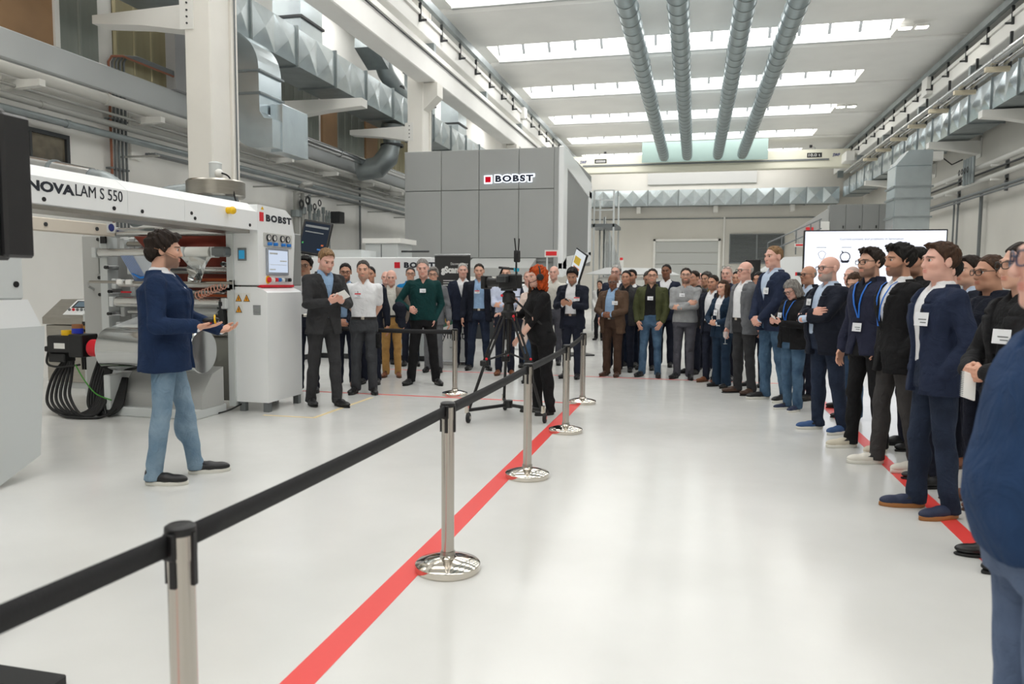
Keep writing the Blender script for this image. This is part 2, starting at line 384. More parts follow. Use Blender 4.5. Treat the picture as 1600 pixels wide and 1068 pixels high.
# rectangular duct with cross-broken panels
def cross_panel(a, bvec, n, nseg, depth, name):
    """quilted sheet: along vector a, height bvec, each square pressed to a shallow pyramid along n"""
    m = MB(); A, B, Nv = Vector(a), Vector(bvec), Vector(n)
    for i in range(nseg):
        p = A*(i/nseg); q = A*((i+1)/nseg)
        m.poly([p, q, q+B, p+B, (p+q+B)/2+Nv*depth], [(0, 1, 4), (1, 2, 4), (2, 3, 4), (3, 0, 4)])
    me = m.mesh(name, fix=False); me.materials.append(M_galv); return me
def rect_duct(label, X, z0, z1, deep, ys, s):
    """duct along the hall; visible face at X facing s*(-1) in x"""
    d = thing('rectangular_duct', label, 'duct', (X, 0, z0))
    h = z1-z0
    for y, y2 in zip(ys[:-1], ys[1:]):
        n = max(1, round((y2-y)/.85))
        me = cross_panel((0, y2-y, 0), (0, 0, h), (-s, 0, 0), n, .06, 'duct_panel')
        share('duct_panel', me, (0, y, 0), d)
        o = sorted((0, s*deep))
        m = MB(); m.poly([(0, y, 0), (0, y2, 0), (s*deep, y2, 0), (s*deep, y, 0)], [(0, 1, 2, 3)])
        m.poly([(0, y, h), (0, y2, h), (s*deep, y2, h), (s*deep, y, h)], [(0, 1, 2, 3)]).poly([(s*deep, y, h), (s*deep, y2, h), (s*deep, y2, 0), (s*deep, y, 0)], [(0, 1, 2, 3)])
        m.build('duct_casing', M_galvd, d)
        oo = sorted((-s*.04, s*(deep+.03)))
        MB().box(oo[0], oo[1], y-.02, y+.02, -.04, h+.04).build('flange', M_galvd, d)
    return d
rect_duct('galvanised rectangular duct with quilted panels high on the left wall', -8.0, 5.85, 6.6, .9, [8.6, 10.3, 11.9, 12.64, 14.3, 16.0, 17.64, 19.35, 20.9, 22.6, 24.3, 26, 27.7, 29.4], -1)
rect_duct('galvanised rectangular duct with quilted panels along the right wall', 7.4, 6.07, 6.87, .9, [14, 15.7, 17.4, 19.1, 20.8, 22.5, 24.2, 25.9, 27.6, 29.3, 31, 32.7, 34.4, 36.1, 37.8, 39.5, 41.2, 43.0], 1)
# duct across the far wall
d = thing('rectangular_duct', 'galvanised rectangular duct with quilted panels across the far wall', 'duct', (0, 43.1, 5.78))
xs = list(np.arange(-9.3, 5.66, 1.66))
me = cross_panel((1.62, 0, 0), (0, 0, .86), (0, -1, 0), 2, .05, 'duct_panel')
for x in xs:
    share('duct_panel', me, (x, 0, 0), d)
    MB().box(x-.03, x+.01, -.03, .85, -.03, .89).build('flange', M_galvd, d)
MB().box(xs[0], xs[-1]+1.62, .06, .88, .005, .855).build('duct_casing', M_galvd, d)
for x in (-3.2, 1.0, 5.0): MB().bbox(x-.12, x+.12, .3, .88, -.35, 0, .02).build('bracket', M_white, d)
# vertical risers above the left duct
for (y, z0, z1, lb) in ((14.75, 6.62, 8.32, 'upright galvanised duct riser above the near end of the left duct'), (22.2, 6.62, 8.32, 'upright galvanised duct riser behind the second column'), (25.6, 6.62, 8.32, 'small upright galvanised riser on the far left duct')):
    d = thing('duct_riser', lb, 'duct', (-8.15, y, z0))
    MB().box(-.65, 0, 0, .95, 0, z1-z0).build('riser_body', M_galv, d)
    for z in (.35, 1.2): MB().box(-.69, .04, -.04, .99, z, z+.05).build('flange', M_dark, d)
# elbow dropping from the left duct
d = thing('duct_elbow', 'big curved galvanised duct elbow beside the tall cream column', 'duct', (0, 12.0, 0))
outer = [(-8.75, 5.86)]
for t in np.linspace(90, 0, 10): outer.append((-8.15+.7*math.cos(math.radians(t)), 5.16+.7*math.sin(math.radians(t))))
outer += [(-7.44, 4.42), (-7.36, 4.3), (-7.2, 4.28), (-7.2, 3.8)]
for t in np.linspace(270, 205, 8): outer.append((-7.5+.5*math.cos(math.radians(t)), 4.29+.5*math.sin(math.radians(t))))
outer += [(-7.98, 4.2), (-8.02, 5.0), (-8.75, 5.1)]
MB().prism(outer[::-1], 'y', 0, .74).build('elbow_body', M_galv, d)
for z in (4.72, 5.1): MB().box(-8.03, -7.40, -.03, .77, z, z+.03).build('flange', M_galvd, d)
MB().bbox(-7.42, -7.17, .30, 1.2, 3.76, 4.6, .01).build('end_box', M_galv, d)

# round ducts and fittings on the left wall
def elbow_pts(*pts): return pts
d = thing('flexible_duct', 'segmented round duct bending over the left rectangular duct', 'duct', (0, 0, 0))
MB().tube([(-8.6, 19.6, 8.2), (-8.5, 19.7, 7.6), (-8.45, 20.0, 7.2), (-8.4, 20.5, 6.95), (-8.4, 21.2, 6.8), (-8.4, 21.6, 6.5)], .24, 14).build('duct_tube', M_galvd, d, 40)
for p in ((-8.5, 19.7, 7.6), (-8.4, 20.5, 6.95)): MB().lathe([(.24, -.03), (.27, -.03), (.27, .03), (.24, .03)], p, 16).build('clamp_ring', M_dark, d)
MB().prism([(18.7, 7.55), (19.55, 7.2), (19.6, 7.6), (18.75, 7.85)], 'x', -8.8, -8.2).build('intake_hood', M_galvd, d)
d = thing('flexible_duct', 'dull segmented duct elbow left of the press enclosure', 'duct', (0, 0, 0))
MB().tube([(-8.3, 20.0, 5.8), (-8.3, 20.0, 5.3), (-8.35, 19.8, 4.9), (-8.55, 19.6, 4.6), (-9.1, 19.5, 4.5)], [.3, .24, .3, .3, .28], 14).build('duct_tube', M_galvd, d, 40)
MB().lathe([(.28, -.03), (.32, -.03), (.32, .03), (.28, .03)], (-8.3, 20, 5.25), 16).build('clamp_ring', M_dark, d)

# upper left wall: ribbed metal sheets and brown boards above a ledge
struct('trim_1', MB().bbox(XL, XL+.14, YF, 43, 4.52, 4.94, .02), mat('ledge_paint', (206, 210, 212), .6), 'grey painted ledge along the left wall')
M_rib1 = mat('ribbed_sheet_grey', (150, 154, 146), .4, .6, var=.25, vscale=2, stretch=(1, 1, .2))
M_rib2 = mat('ribbed_sheet_tan', (190, 180, 146), .38, .55, var=.3, vscale=2, stretch=(1, 1, .2))
M_board = mat('brown_board', (160, 126, 92), .6, var=.15, vscale=2)
def ribs(y0, y1, m, lb, z0=4.96, z1=7.3):
    d = thing('wall_cladding', lb, 'cladding', (XL, y0, 0)); y = y0; w = .42
    me = MB().prism([(.02, 0), (.06, .03), (.06, .06), (.03, .1), (.03, w-.04), (.05, w)][::-1]+[(.0, 0), (.0, w)][::-1], 'z', z0, z1).mesh('sheet'); me.materials.append(m)
    while y+w <= y1+.02: share('sheet', me, (0, y-y0, 0), d); y += w
ribs(9.75, 10.95, M_rib1, 'dark ribbed metal sheeting at the top left corner')
ribs(10.95, 12.2, M_rib2, 'tan ribbed metal sheeting left of the tall column')
struct('trim_2', MB().box(XL, XL+.09, 8.0, 9.7, 4.94, 7.3), M_board, 'brown board at the top left of the wall')
struct('trim_3', MB().box(XL, XL+.13, 9.66, 9.75, 4.94, 7.3), M_white, 'white post between brown board and ribbed sheet')
struct('trim_4', MB().box(XL, XL+.25, 12.2, 12.75, 4.94, 8.4), mat('post_grey', (176, 176, 178), .6), 'grey wall post by the conduits')
ribs(14.6, 18.1, M_rib1, 'ribbed grey metal sheeting under the left duct')
struct('trim_5', MB().box(XL, XL+.07, 18.15, 18.95, 4.94, 7.0), M_board, 'brown board between two ribbed metal sheets')
ribs(19.0, 20.7, M_rib1, 'ribbed metal sheeting between two brown boards')
struct('trim_6', MB().box(XL, XL+.07, 20.8, 21.6, 4.94, 7.0), M_board, 'brown board near the second column')
ribs(21.7, 26.0, M_rib2, 'tan ribbed metal sheeting behind the second column')
# window openings in the left wall
w = sroot('window_20', 'dark framed internal window in the left wall')
for a in ((8.2, 9.93, 3.62, 3.68), (8.2, 9.93, 3.0, 3.05), (9.87, 9.93, 3.05, 3.62), (9.2, 9.24, 3.05, 3.62), (8.2, 8.26, 3.05, 3.62)):
    MB().box(XL, XL+.06, *a).build('frame', M_dark, w)
MB().box(XL, XL+.015, 8.2, 9.9, 3.05, 3.65).build('pane', mat('dim_glass', (120, 112, 96), .15, var=.4, vscale=3, col2=(70, 66, 60)), w)
w = sroot('window_21', 'small lit opening above the ledge left of the tall column')
MB().box(XL, XL+.02, 13.0, 14.3, 4.95, 5.6).build('pane', mat('warm_room', (214, 198, 172), .6), w)
MB().box(XL, XL+.04, 14.3, 14.6, 4.95, 6.2).build('frame', M_rib2, w)

# pipes along the left wall
def pipe_run(label, pts, r, m, cat='pipe', joints=(), n=12, jr=1.18):
    t = thing('pipe', label, cat, (0, 0, 0), 0)
    MB().tube(pts, r, n).build('pipe_tube', m, t, 40)
    for j in joints:
        MB().tube([(j[0], j[1]-.04, j[2]), (j[0], j[1]+.04, j[2])], r*jr, n).build('coupling', m, t, 40)
    return t
pipe_run('thick white pipe along the left wall ledge', [(-9.25, YF, 4.36), (-9.25, 43, 4.36)], .085, M_pipew, joints=[(-9.25, y, 4.36) for y in (10.5, 16, 22)])
pipe_run('thin grey pipe under the thick white wall pipe', [(-9.3, YF, 4.16), (-9.3, 43, 4.16)], .025, M_pipe)
pipe_run('medium grey pipe along the left wall', [(-9.3, YF, 4.0), (-9.3, 43, 4.0)], .05, M_pipe, joints=[(-9.3, 9.3, 4.0)])
pipe_run('lower galvanised pipe along the left wall with couplings', [(-9.3, YF, 3.82), (-9.3, 43, 3.82)], .055, M_galvd, joints=[(-9.3, 9.75, 3.82), (-9.3, 17, 3.82)])
pipe_run('silver insulated pipe beyond the tall column', [(-8.9, 12.8, 4.74), (-8.9, 30, 4.74)], .1, M_alu, joints=[(-8.9, y, 4.74) for y in (14, 16, 18, 20)])
tr = thing('cable_tray', 'grey cable tray with bundled lines beyond the tall column', 'cable tray', (-8.95, 11.0, 3.55))
for k in range(4): MB().box(-.02+k*.055, .015+k*.055, 0, 22, 0, .035).build('tray_rail', M_cond, tr)
for y in range(0, 22, 2): MB().box(-.55, .24, y, y+.04, -.03, 0).build('cross_bar', M_pipe, tr)
for k in range(9):
    y = (8.85, 11.3, 13.4, 15.6, 17.8, 20.0, 22.2, 24.4, 26.6)[k]
    b = thing('pipe_bracket', ['white pipe bracket nearest the dark display', 'white pipe bracket just left of the tall column', 'white pipe bracket first right of the tall column'][k] if k < 3 else ORD[k-2]+' white pipe bracket beyond the tall column', 'bracket', (XL, y, 4.18), 0, 'pipe brackets on the left wall')
    MB().prism([(0, -.06), (.62, -.03), (.62, .06), (0, .08)], 'y', 0, .1).build('arm', M_white, b)
    MB().box(0, .02, -.04, .14, -.14, .14).build('plate', M_white, b)
# vertical conduits
for i in range(5):
    y = 10.74+i*.085
    t = thing('conduit', ['copper-coloured conduit, leftmost of five on the left wall', 'second conduit from the left in the bundle on the left wall', 'middle conduit of the five on the left wall', 'fourth conduit from the left on the left wall', 'rightmost of five conduits on the left wall'][i], 'conduit', (0, 0, 0), 0, 'grey conduits running down the left wall')
    MB().tube([(-9.4, y, .0), (-9.4, y, 5.02+.02*i), (-9.38, y+.05, 5.12+.02*i), (-9.3, y+.2, 5.16+.02*i), (-9.3, 13.6, 5.16+.02*i)], .02, 8).build('conduit_tube', M_cond if i else mat('copper_conduit', (150, 96, 74), .5, .3), t, 40)
    for z in (2.6, 3.3, 4.1, 4.8): MB().box(-9.495, -9.37, y-.03, y+.03, z, z+.03).build('clip', M_cond, t)
MB_ = MB().bbox(-9.5, -9.44, 11.25, 11.5, 3.55, 3.85, .01)
tag(MB_.build('wall_box', M_white), 'small white switch box on the wall beside the grey conduits', 'switch box')
# valve manifold on the left wall
vm = thing('valve_manifold', 'cluster of steel valves and pipes on the left wall behind the machine', 'valves', (-9.3, 16.4, 0))
for i, (y, r) in enumerate(((.1, .07), (.4, .05), (.75, .035), (1.0, .03), (1.2, .025), (1.45, .025), (1.62, .02), (1.78, .02))):
    MB().tube([(0, y, 0), (0, y, 3.6 if i < 3 else 3.3)], r, 10).build('pipe_tube', M_pipe if i < 2 else M_galvd, vm, 40)
    MB().cyl((0, y, 3.0+.1*(i % 3)), (0, y, 3.16+.1*(i % 3)), r*1.9, 10).build('valve_body', M_galvd, vm)
    if i < 4: MB().lathe([(.07+.03*(i < 2), -.015), (.09+.03*(i < 2), 0), (.07+.03*(i < 2), .015), (.05, 0)], (.14, y, 3.3+.12*(i % 2)), 14, 'x').build('handwheel', M_dark, vm)
MB().tube([(0, .1, 3.55), (.2, .1, 3.75), (.3, .3, 3.8)], .07, 10).build('pipe_tube', M_pipe, vm, 40)
MB().box(-.05, .2, 1.95, 2.25, 3.0, 3.3).build('control_box', M_dark, vm)
pipe_run('slim vertical downpipe on the left wall right of the valves', [(-9.42, 20.3, 0), (-9.42, 20.3, 4.2)], .03, M_cond)

# far wall: roller door, louvre, seams
dr = sroot('door_1', 'closed grey sectional roller door in the far wall')
pme = MB().bbox(0, 3.44, -.05, 0, 0, .62, .012).mesh('door_panel'); pme.materials.append(mat('door_grey', (184, 186, 184), .5))
for k in range(6): share('door_panel', pme, (-2.24, 44-.001, .02+k*.645), dr)
for a in ((-2.36, -2.24, 0, 4.0), (1.2, 1.32, 0, 4.0), (-2.36, 1.32, 3.88, 4.0)): MB().box(a[0], a[1], 43.9, 44, a[2], a[3]).build('frame', M_wall, dr)
lv = thing('louvre', 'large grey ventilation louvre on the far wall right of the roller door', 'louvre', (1.8, 43.9, 2.62))
sl = MB().prism([(0, 0), (-.06, -.05), (-.06, -.065), (0, -.015)], 'x', 0, 1.38).mesh('slat'); sl.materials.append(mat('louvre_grey', (136, 140, 142), .5, .3))
for c in (0, 1):
    for k in range(19): share('slat', sl, (.04+c*1.44, .07, .11+k*.081), lv)
for a in ((0, 2.88, 0, .04), (0, 2.88, 1.58, 1.64), (0, .05, 0, 1.6), (1.41, 1.5, 0, 1.6), (2.84, 2.9, 0, 1.6)): MB().box(a[0], a[1], -.01, .09, a[2], a[3]).build('frame', M_cond, lv)
MB().box(0, 2.88, .08, .095, 0, 1.6).build('backing', M_dark, lv)
struct('trim_7', MB().box(XL, XR, 43.93, 44, 5.1, 5.16), M_cond, 'thin horizontal rail on the far wall')
pipe_run('slim vertical pipe on the far wall between door and louvre', [(1.5, 43.9, 0), (1.5, 43.9, 5.2)], .05, M_wall)
struct('trim_8', MB().box(-2.75, 3.15, 43.9, 44, 7.05, 7.7), mat('panel_grey', (186, 186, 184), .6), 'pale grey panel high on the far wall')
for i, (a, b) in enumerate(((-6.2, -3.0), (3.3, 7.0))):
    w = sroot('window_%d' % (22+i), 'shallow white window strip high on the far wall')
    MB().box(a, b, 43.9, 44, 7.95, 8.35).build('frame', M_white, w)
    MB().box(a+.15, b-.15, 43.88, 43.9, 8.05, 8.25).build('pane', mat('white_pane', (226, 230, 230), .2), w)
tag(MB().box(-2.7, 3.2, 38.2, 38.24, 7.4, 8.38).build('air_curtain_sheet', mat('pale_sheet', (138, 158, 153), .5)), 'pale green sheet hanging where the spiral ducts end', 'sheet')

# overhead crane
cr = thing('overhead_crane', 'white overhead crane bridge spanning the far end of the hall', 'crane', (0, 39, 0))
MB().bbox(-6.3, 6.95, -.25, .25, 7.03, 7.88, .02).build('bridge_girder', mat('crane_paint', (222, 220, 204), .45), cr)
MB().box(-5.7, 6.0, -.29, -.25, 7.36, 7.44).build('cable_rail', M_cond, cr)
for x in (-6.1, 6.75): MB().bbox(x-.2, x+.2, -1.3, 1.3, 7.15, 7.6, .03).build('end_carriage', M_white, cr)
mx = lambda x, z: face_mx((x, -.262, z), (1, 0, 0))
M_plate = mat('black_plate', (18, 18, 20), .4); M_pw = mat('plate_white', (238, 238, 236), .5); M_blue = mat('logo_blue', (24, 40, 120), .5)
for x0, x1, z0, z1, body, w in ((5.02, 5.68, 7.5, 7.72, '10.0 t', .52), ):
    p = MB().box(x0, x1, -.26, -.25, z0, z1).build('capacity_plate', M_plate, cr); text_obj('lettering', body, .2, M_pw, p, mx(x0+.07, z0+.05), width=w, height=.13)
p = MB().box(-5.1, -4.5, -.26, -.25, 7.52, 7.72).build('rating_plate', M_plate, cr)
for z in (7.57, 7.63): MB().box(-5.04, -4.56, -.263, -.26, z, z+.025).build('plate_line', M_pw, p)
for x in (-5.85, 6.15): text_obj('maker_mark', 'SWF', .2, M_blue, cr, mx(x, 7.52), width=.34, height=.15, shear=.25, offset=.004)
text_obj('maker_mark', 'MEC', .2, M_blue, cr, mx(-.55, 7.6), width=.42, height=.13, shear=.3, offset=.005)
text_obj('maker_mark', 'GRU', .2, M_blue, cr, mx(.22, 7.6), width=.45, height=.13, shear=.3, offset=.005)
MB().lathe([(.05, 0), (.09, 0), (.09, .012), (.05, .012)], (0, -.262, 7.66), 14, 'y').build('maker_emblem', M_blue, cr)
MB().prism([(.2, 7.5), (.62, 7.5), (.5, 7.54)], 'y', -.262, -.255).build('maker_underline', M_red, cr)
for x in (-4.6, .2, 5.2): 
    k = MB().box(x-.06, x+.06, -.1, .02, 8.0, 8.12).build('sensor', M_black, cr); MB().tube([(x+.06, -.04, 8.04), (x+.2, -.04, 8.0), (x+.2, -.04, 7.86)], .012, 5).build('sensor_cable', M_cond, k)

# pipes and ducts of the right wall
pipe_run('thick silver pipe slung beside the right crane runway', [(6.62, 8, 6.69), (6.62, 38, 6.69)], .085, M_alu, joints=[(6.62, y, 6.69) for y in (20, 24, 28, 32)])
pipe_run('thin silver pipe below the thick one at the right runway', [(6.88, 8, 6.67), (6.88, 38, 6.67)], .06, M_alu)
for k, y in enumerate((18.0, 20.2, 22.4, 24.6, 26.8, 29.0, 31.2, 33.4)):
    b = thing('pipe_bracket', ORD[k]+' cream pipe bracket along the right crane runway, counted from the front', 'bracket', (7.0, y, 6.56), 0, 'pipe brackets along the right runway')
    MB().bbox(-.52, 0, 0, .12, -.08, .03, .01).build('arm', mat('cream_bracket', (206, 196, 172), .6), b)
    MB().box(-.28, -.25, .03, .09, .03, .2).build('clamp', M_dark, b); MB().box(-.03, .03, .03, .09, 0, .82).build('hanger', M_dark, b)
for i, (z, r) in enumerate(((5.06, .085), (4.86, .03), (4.65, .075), (4.3, .05), (4.2, .03))):
    pipe_run(['thick white pipe, topmost on the right wall', 'slim dark pipe second from top on the right wall', 'white pipe third from top on the right wall', 'grey cable duct low on the right wall', 'slim lowest pipe on the right wall'][i], [(8.3, YF, z), (8.3, 34, z)], r, (M_pipew, M_dark, M_pipew, M_cond, M_cond)[i])
for y in (20.5, 24.5, 28.5, 32.5):
    b = thing('pipe_bracket', ['nearest white bracket under the pipes on the right wall', 'second white bracket under the pipes on the right wall', 'third white bracket under the pipes on the right wall', 'farthest white bracket under the pipes on the right wall'][int((y-20.5)/4)], 'bracket', (XR, y, 4.5), 0, 'pipe brackets on the right wall')
    MB().box(-.45, 0, 0, .08, 0, .06).build('arm', M_white, b); MB().box(-.45, 0, 0, .08, .4, .46).build('arm', M_white, b); MB().box(-.08, 0, 0, .08, -.3, .7).build('post', M_cond, b)
for i, y in enumerate((26.1, 28.2, 28.6)): pipe_run(['thick vertical downpipe on the right wall', 'slim vertical downpipe, left of a pair on the right wall', 'slim vertical downpipe, right of a pair on the right wall'][i], [(8.45, y, 0), (8.45, y, 4.3)], .05 if i == 0 else .03, M_cond)
# cantilever arms carrying the right duct
for i, y in enumerate((22.2, 26.8, 31.4, 36)):
    b = thing('cantilever_arm', ['nearest white cantilever arm under the right duct', 'second white cantilever arm under the right duct', 'third white cantilever arm under the right duct', 'farthest white cantilever arm under the right duct'][i], 'bracket', (XR, y, 5.9), 0, 'cantilever arms under the right duct')
    MB().prism([(0, -.3), (0, .12), (-1.5, .12), (-1.5, -.06), (-.9, -.12)], 'y', 0, .3).build('arm', M_white, b)
    MB().box(-.03, 0, -.06, .36, -.4, .2).build('plate', M_white, b)
# air handler drop on the right
d = thing('air_handler', 'upright galvanised air handler duct with hoses behind the projection screen', 'duct', (0, 25, 0))
MB().bbox(5.75, 6.75, 0, 1.0, 2.6, 5.05, .02).build('riser_body', M_galv, d)
MB().prism([(5.75, 5.05), (6.75, 5.05), (6.75, 5.5), (6.1, 5.5)], 'y', 0, 1.0).build('sloped_hood', M_galv, d)
for z in (4.05, 4.4, 3.5): MB().box(5.7, 6.8, -.04, 1.04, z, z+.05).build('flange', M_galvd, d)
def ribbed_hose(name, pts, r, m, parent, pitch=.05):
    c = []; P = [Vector(p) for p in pts]
    for a, b in zip(P[:-1], P[1:]):
        n = max(1, int((b-a).length/(pitch/2)))
        c += [a.lerp(b, i/n) for i in range(n)]
    c.append(P[-1])
    return MB().tube(c, [r*(1+.09*(i % 2)) for i in range(len(c))], 14).build(name, m, parent, 60)
def arc(c, r, a0, a1, n, f): return [f(c[0]+r*math.cos(math.radians(t)), c[1]+r*math.sin(math.radians(t))) for t in np.linspace(a0, a1, n)]
M_hose = mat('grey_hose', (150, 154, 154), .5)
for x0 in (6.55, 6.95): ribbed_hose('hose', [(x0-.3, 24.6, 3.6)]+arc((x0-.1, 3.55), .2, 180, 0, 7, lambda a, b: (a, 24.6, b))+[(x0+.12, 24.6, 1.2)], .13, M_hose, d, .08)
d = thing('valve_station', 'dark valves and wall box below the right duct', 'valves', (8.0, 26.6, 4.9))
for k in range(4):
    MB().tube([(.1, -k*.25, -.3), (.1, -k*.25, .5)], .05, 8).build('pipe_tube', M_galvd, d, 40); MB().lathe([(.06, -.01), (.1, 0), (.06, .01)], (-.05, -k*.25, .1), 12, 'x').build('handwheel', M_black, d)
MB().box(-.9, -.6, -.3, 0, .5, .75).build('junction_box', M_white, d); MB().tube([(-.6, -.1, .6), (-.3, -.1, .35), (0, -.1, .5)], .02, 6).build('cable', M_black, d)
# ================================================================== MACHINES AND PROPS
M_mw = mat('machine_white', (238, 240, 241), .35, coat=.2)
M_mg = mat('machine_grey', (178, 179, 177), .45)
M_mlg = mat('machine_light_grey', (206, 210, 210), .4)
M_press = mat('press_grey', (164, 166, 165), .5, var=.03, vscale=1)
M_pressd = mat('press_grey_dark', (138, 140, 139), .5)
M_roll = mat('bright_roller', (206, 206, 204), .16, 1., bump=.15, bscale=30, stretch=(40, .1, .1))
M_rollw = mat('white_roller', (222, 222, 218), .4)
M_film = mat('metallised_film', (196, 198, 198), .12, 1., bump=.06, bscale=8)
M_clear = mat('clear_film', (225, 230, 232), .08, 0, alpha=.38)
M_copper = mat('copper_film', (140, 66, 54), .3, .6, var=.2, vscale=3)
M_screen = emis('screen_light', (214, 226, 244), 1.0)
M_screenb = emis('screen_blue', (60, 150, 190), .8)
M_scrd = emis('screen_dark', (58, 66, 78), .6)
M_steel = mat('stainless_steel', (172, 168, 160), .3, 1., var=.1, vscale=6, stretch=(1, 1, 8))
M_blueknob = mat('blue_knob', (24, 116, 200), .4)
M_orange = mat('orange_part', (214, 104, 52), .5)
LX = -4.72
def text_px(name, body, m, parent, y0, y1, z0, z1, x=None, **k):
    """lettering on a face looking towards +x; runs along +y"""
    return text_obj(name, body, .2, m, parent, face_mx((x, y0, z0), (0, 1, 0)), width=y1-y0, height=z1-z0, **k)

# ---- lamination machine: bridge
lam = thing('lamination_machine', 'white and grey lamination machine with overhead bridge and operator panel', 'machine', (0, 0, 0))
bp = [(LX, 2.035), (LX, 2.235), (LX-.12, 2.33), (LX-.5, 2.33), (LX-.5, 2.035)]
segs = [3.6, 5.56, 6.3, 7.53]
for a, b in zip(segs[:-1], segs[1:]):
    s_ = MB().prism(bp, 'y', a+.002, b-.002).build('bridge_cover', M_mw, lam)
for y, z in ((4.7, 2.07), (5.4, 2.07), (5.73, 2.075), (6.45, 2.075), (6.4, 2.12), (7.38, 2.08)):
    MB().cyl((LX-.005, y, z), (LX+.006, y, z), .017, 12).build('bolt_cap', M_black, lam)
MB().box(LX-.42, LX-.08, 3.7, 7.5, 2.0, 2.035).build('bridge_underside', M_steel, lam)
M_ltr = mat('lettering_navy', (28, 32, 44), .5)
text_px('lettering', 'NOVA', M_ltr, lam, 4.56, 4.99, 2.125, 2.205, x=LX+.002, offset=.008)
text_px('lettering', 'LAM S 550', M_ltr, lam, 5.0, 5.5, 2.13, 2.22, x=LX+.002)
k = MB().cyl((LX, 6.98, 2.2), (LX+.04, 6.98, 2.2), .035, 14).build('beacon', M_yel, lam, 40); MB().sph((LX+.06, 6.98, 2.2), (.035, .045, .04), 12, 8).build('beacon_lens', M_yel, k, True)
# far bridge beam
MB().bbox(-6.72, -6.62, 4.2, 7.6, 1.98, 2.12, .01).build('rear_beam', mat('beam_cream', (216, 206, 192), .5), lam)
for y in (6.6, 7.3): MB().cyl((-6.62, y, 2.05), (-6.61, y, 2.05), .022, 12).build('bolt_cap', M_dark, lam)
p = MB().box(-6.62, -6.614, 7.45, 7.58, 2.02, 2.14).build('warning_plate', M_white, lam); MB().lathe([(.0, .004), (.045, .004), (.045, 0)], (-6.614, 7.515, 2.08), 16, 'x').build('blue_disc', M_blue, p)
# frames
MB().bbox(-7.12, -6.82, 7.6, 8.5, .1, 2.0, .015).build('left_frame', M_mg, lam)
MB().box(-6.82, -6.72, 7.55, 7.72, .35, 1.98).build('left_upright', M_mlg, lam)
MB().box(-6.9, -6.85, 7.56, 7.6, 1.55, 1.75).build('left_block', M_mg, lam)
MB().bbox(-5.02, -4.73, 7.535, 8.5, 1.42, 2.05, .01).build('right_grey_panel', M_pressd, lam)
MB().box(-5.1, -5.02, 7.5, 7.62, .06, 2.05).build('right_upright', M_mlg, lam)
p = MB().box(-4.965, -4.865, 7.515, 7.53, 1.7, 1.84).build('small_display', M_cond, lam); MB().box(-4.95, -4.88, 7.512, 7.516, 1.72, 1.815).build('small_screen', M_screenb, p)
# operator panel
pan = MB().prism([(7.53, 1.43), (8.27, 1.43), (8.33, 2.02), (8.25, 2.24), (8.12, 2.31), (7.53, 2.32)], 'x', LX-.3, LX).build('operator_panel', M_mw, lam)
MB().prism([(7.57, 2.14), (7.65, 2.14), (7.65, 2.24), (7.57, 2.24)], 'x', LX, LX+.004).build('logo_square', M_brand, pan)
text_px('lettering', 'BOBST', M_ltr, pan, 7.70, 8.25, 2.145, 2.225, x=LX+.002, offset=.011, space=1.22)
gp = MB().bbox(LX, LX+.012, 7.64, 8.24, 1.865, 2.02, .004).build('gauge_plate', mat('plate_grey', (196, 196, 192), .4), pan)
for y in (7.72, 7.84, 8.01, 8.13):
    g_ = MB().lathe([(0, .014), (.028, .014), (.034, .02), (.038, .02), (.038, 0)], (LX+.012, y, 1.965), 18, 'x').build('gauge', M_dark, gp, 30); MB().lathe([(0, .0165), (.028, .0165)], (LX+.012, y, 1.965), 18, 'x').build('dial', M_white, g_)
    MB().box(LX+.029, LX+.031, y-.004, y+.004, 1.96, 1.985).build('needle', M_black, g_)
    MB().cyl((LX+.01, y+.002, 1.895), (LX+.055, y+.012, 1.895), .019, 12).build('regulator_knob', M_blueknob, gp, 40)
sc_ = MB().bbox(LX, LX+.02, 7.68, 8.15, 1.545, 1.85, .006).build('touch_panel', mat('bezel_grey', (150, 156, 166), .35), pan)
MB().box(LX+.02, LX+.022, 7.71, 8.12, 1.575, 1.825).build('touch_screen', M_screen, sc_)
for a in ((7.73, 7.9, 1.78, 1.8), (7.95, 8.1, 1.7, 1.715), (7.73, 8.1, 1.66, 1.665), (7.73, 7.85, 1.6, 1.615)): MB().box(LX+.022, LX+.0225, *a).build('screen_mark', M_mlg, sc_)
for y, m in ((7.72, M_red), (7.81, M_white), (7.88, M_red), (7.95, M_blueknob), (8.02, M_white), (8.09, M_cond), (8.17, M_black)):
    MB().cyl((LX, y, 1.49), (LX+.03, y, 1.49), .022 if y != 7.72 else .03, 12).build('push_button', m, pan, 40)
MB().lathe([(.03, 0), (.045, .0), (.045, .006), (.03, .006)], (LX, 7.72, 1.49), 16, 'x').build('button_collar', M_yel, pan)
MB().prism([(7.6, 2.27), (7.66, 2.27), (7.63, 2.305)], 'x', LX+.001, LX+.003).build('warning_triangle', M_yel, pan)
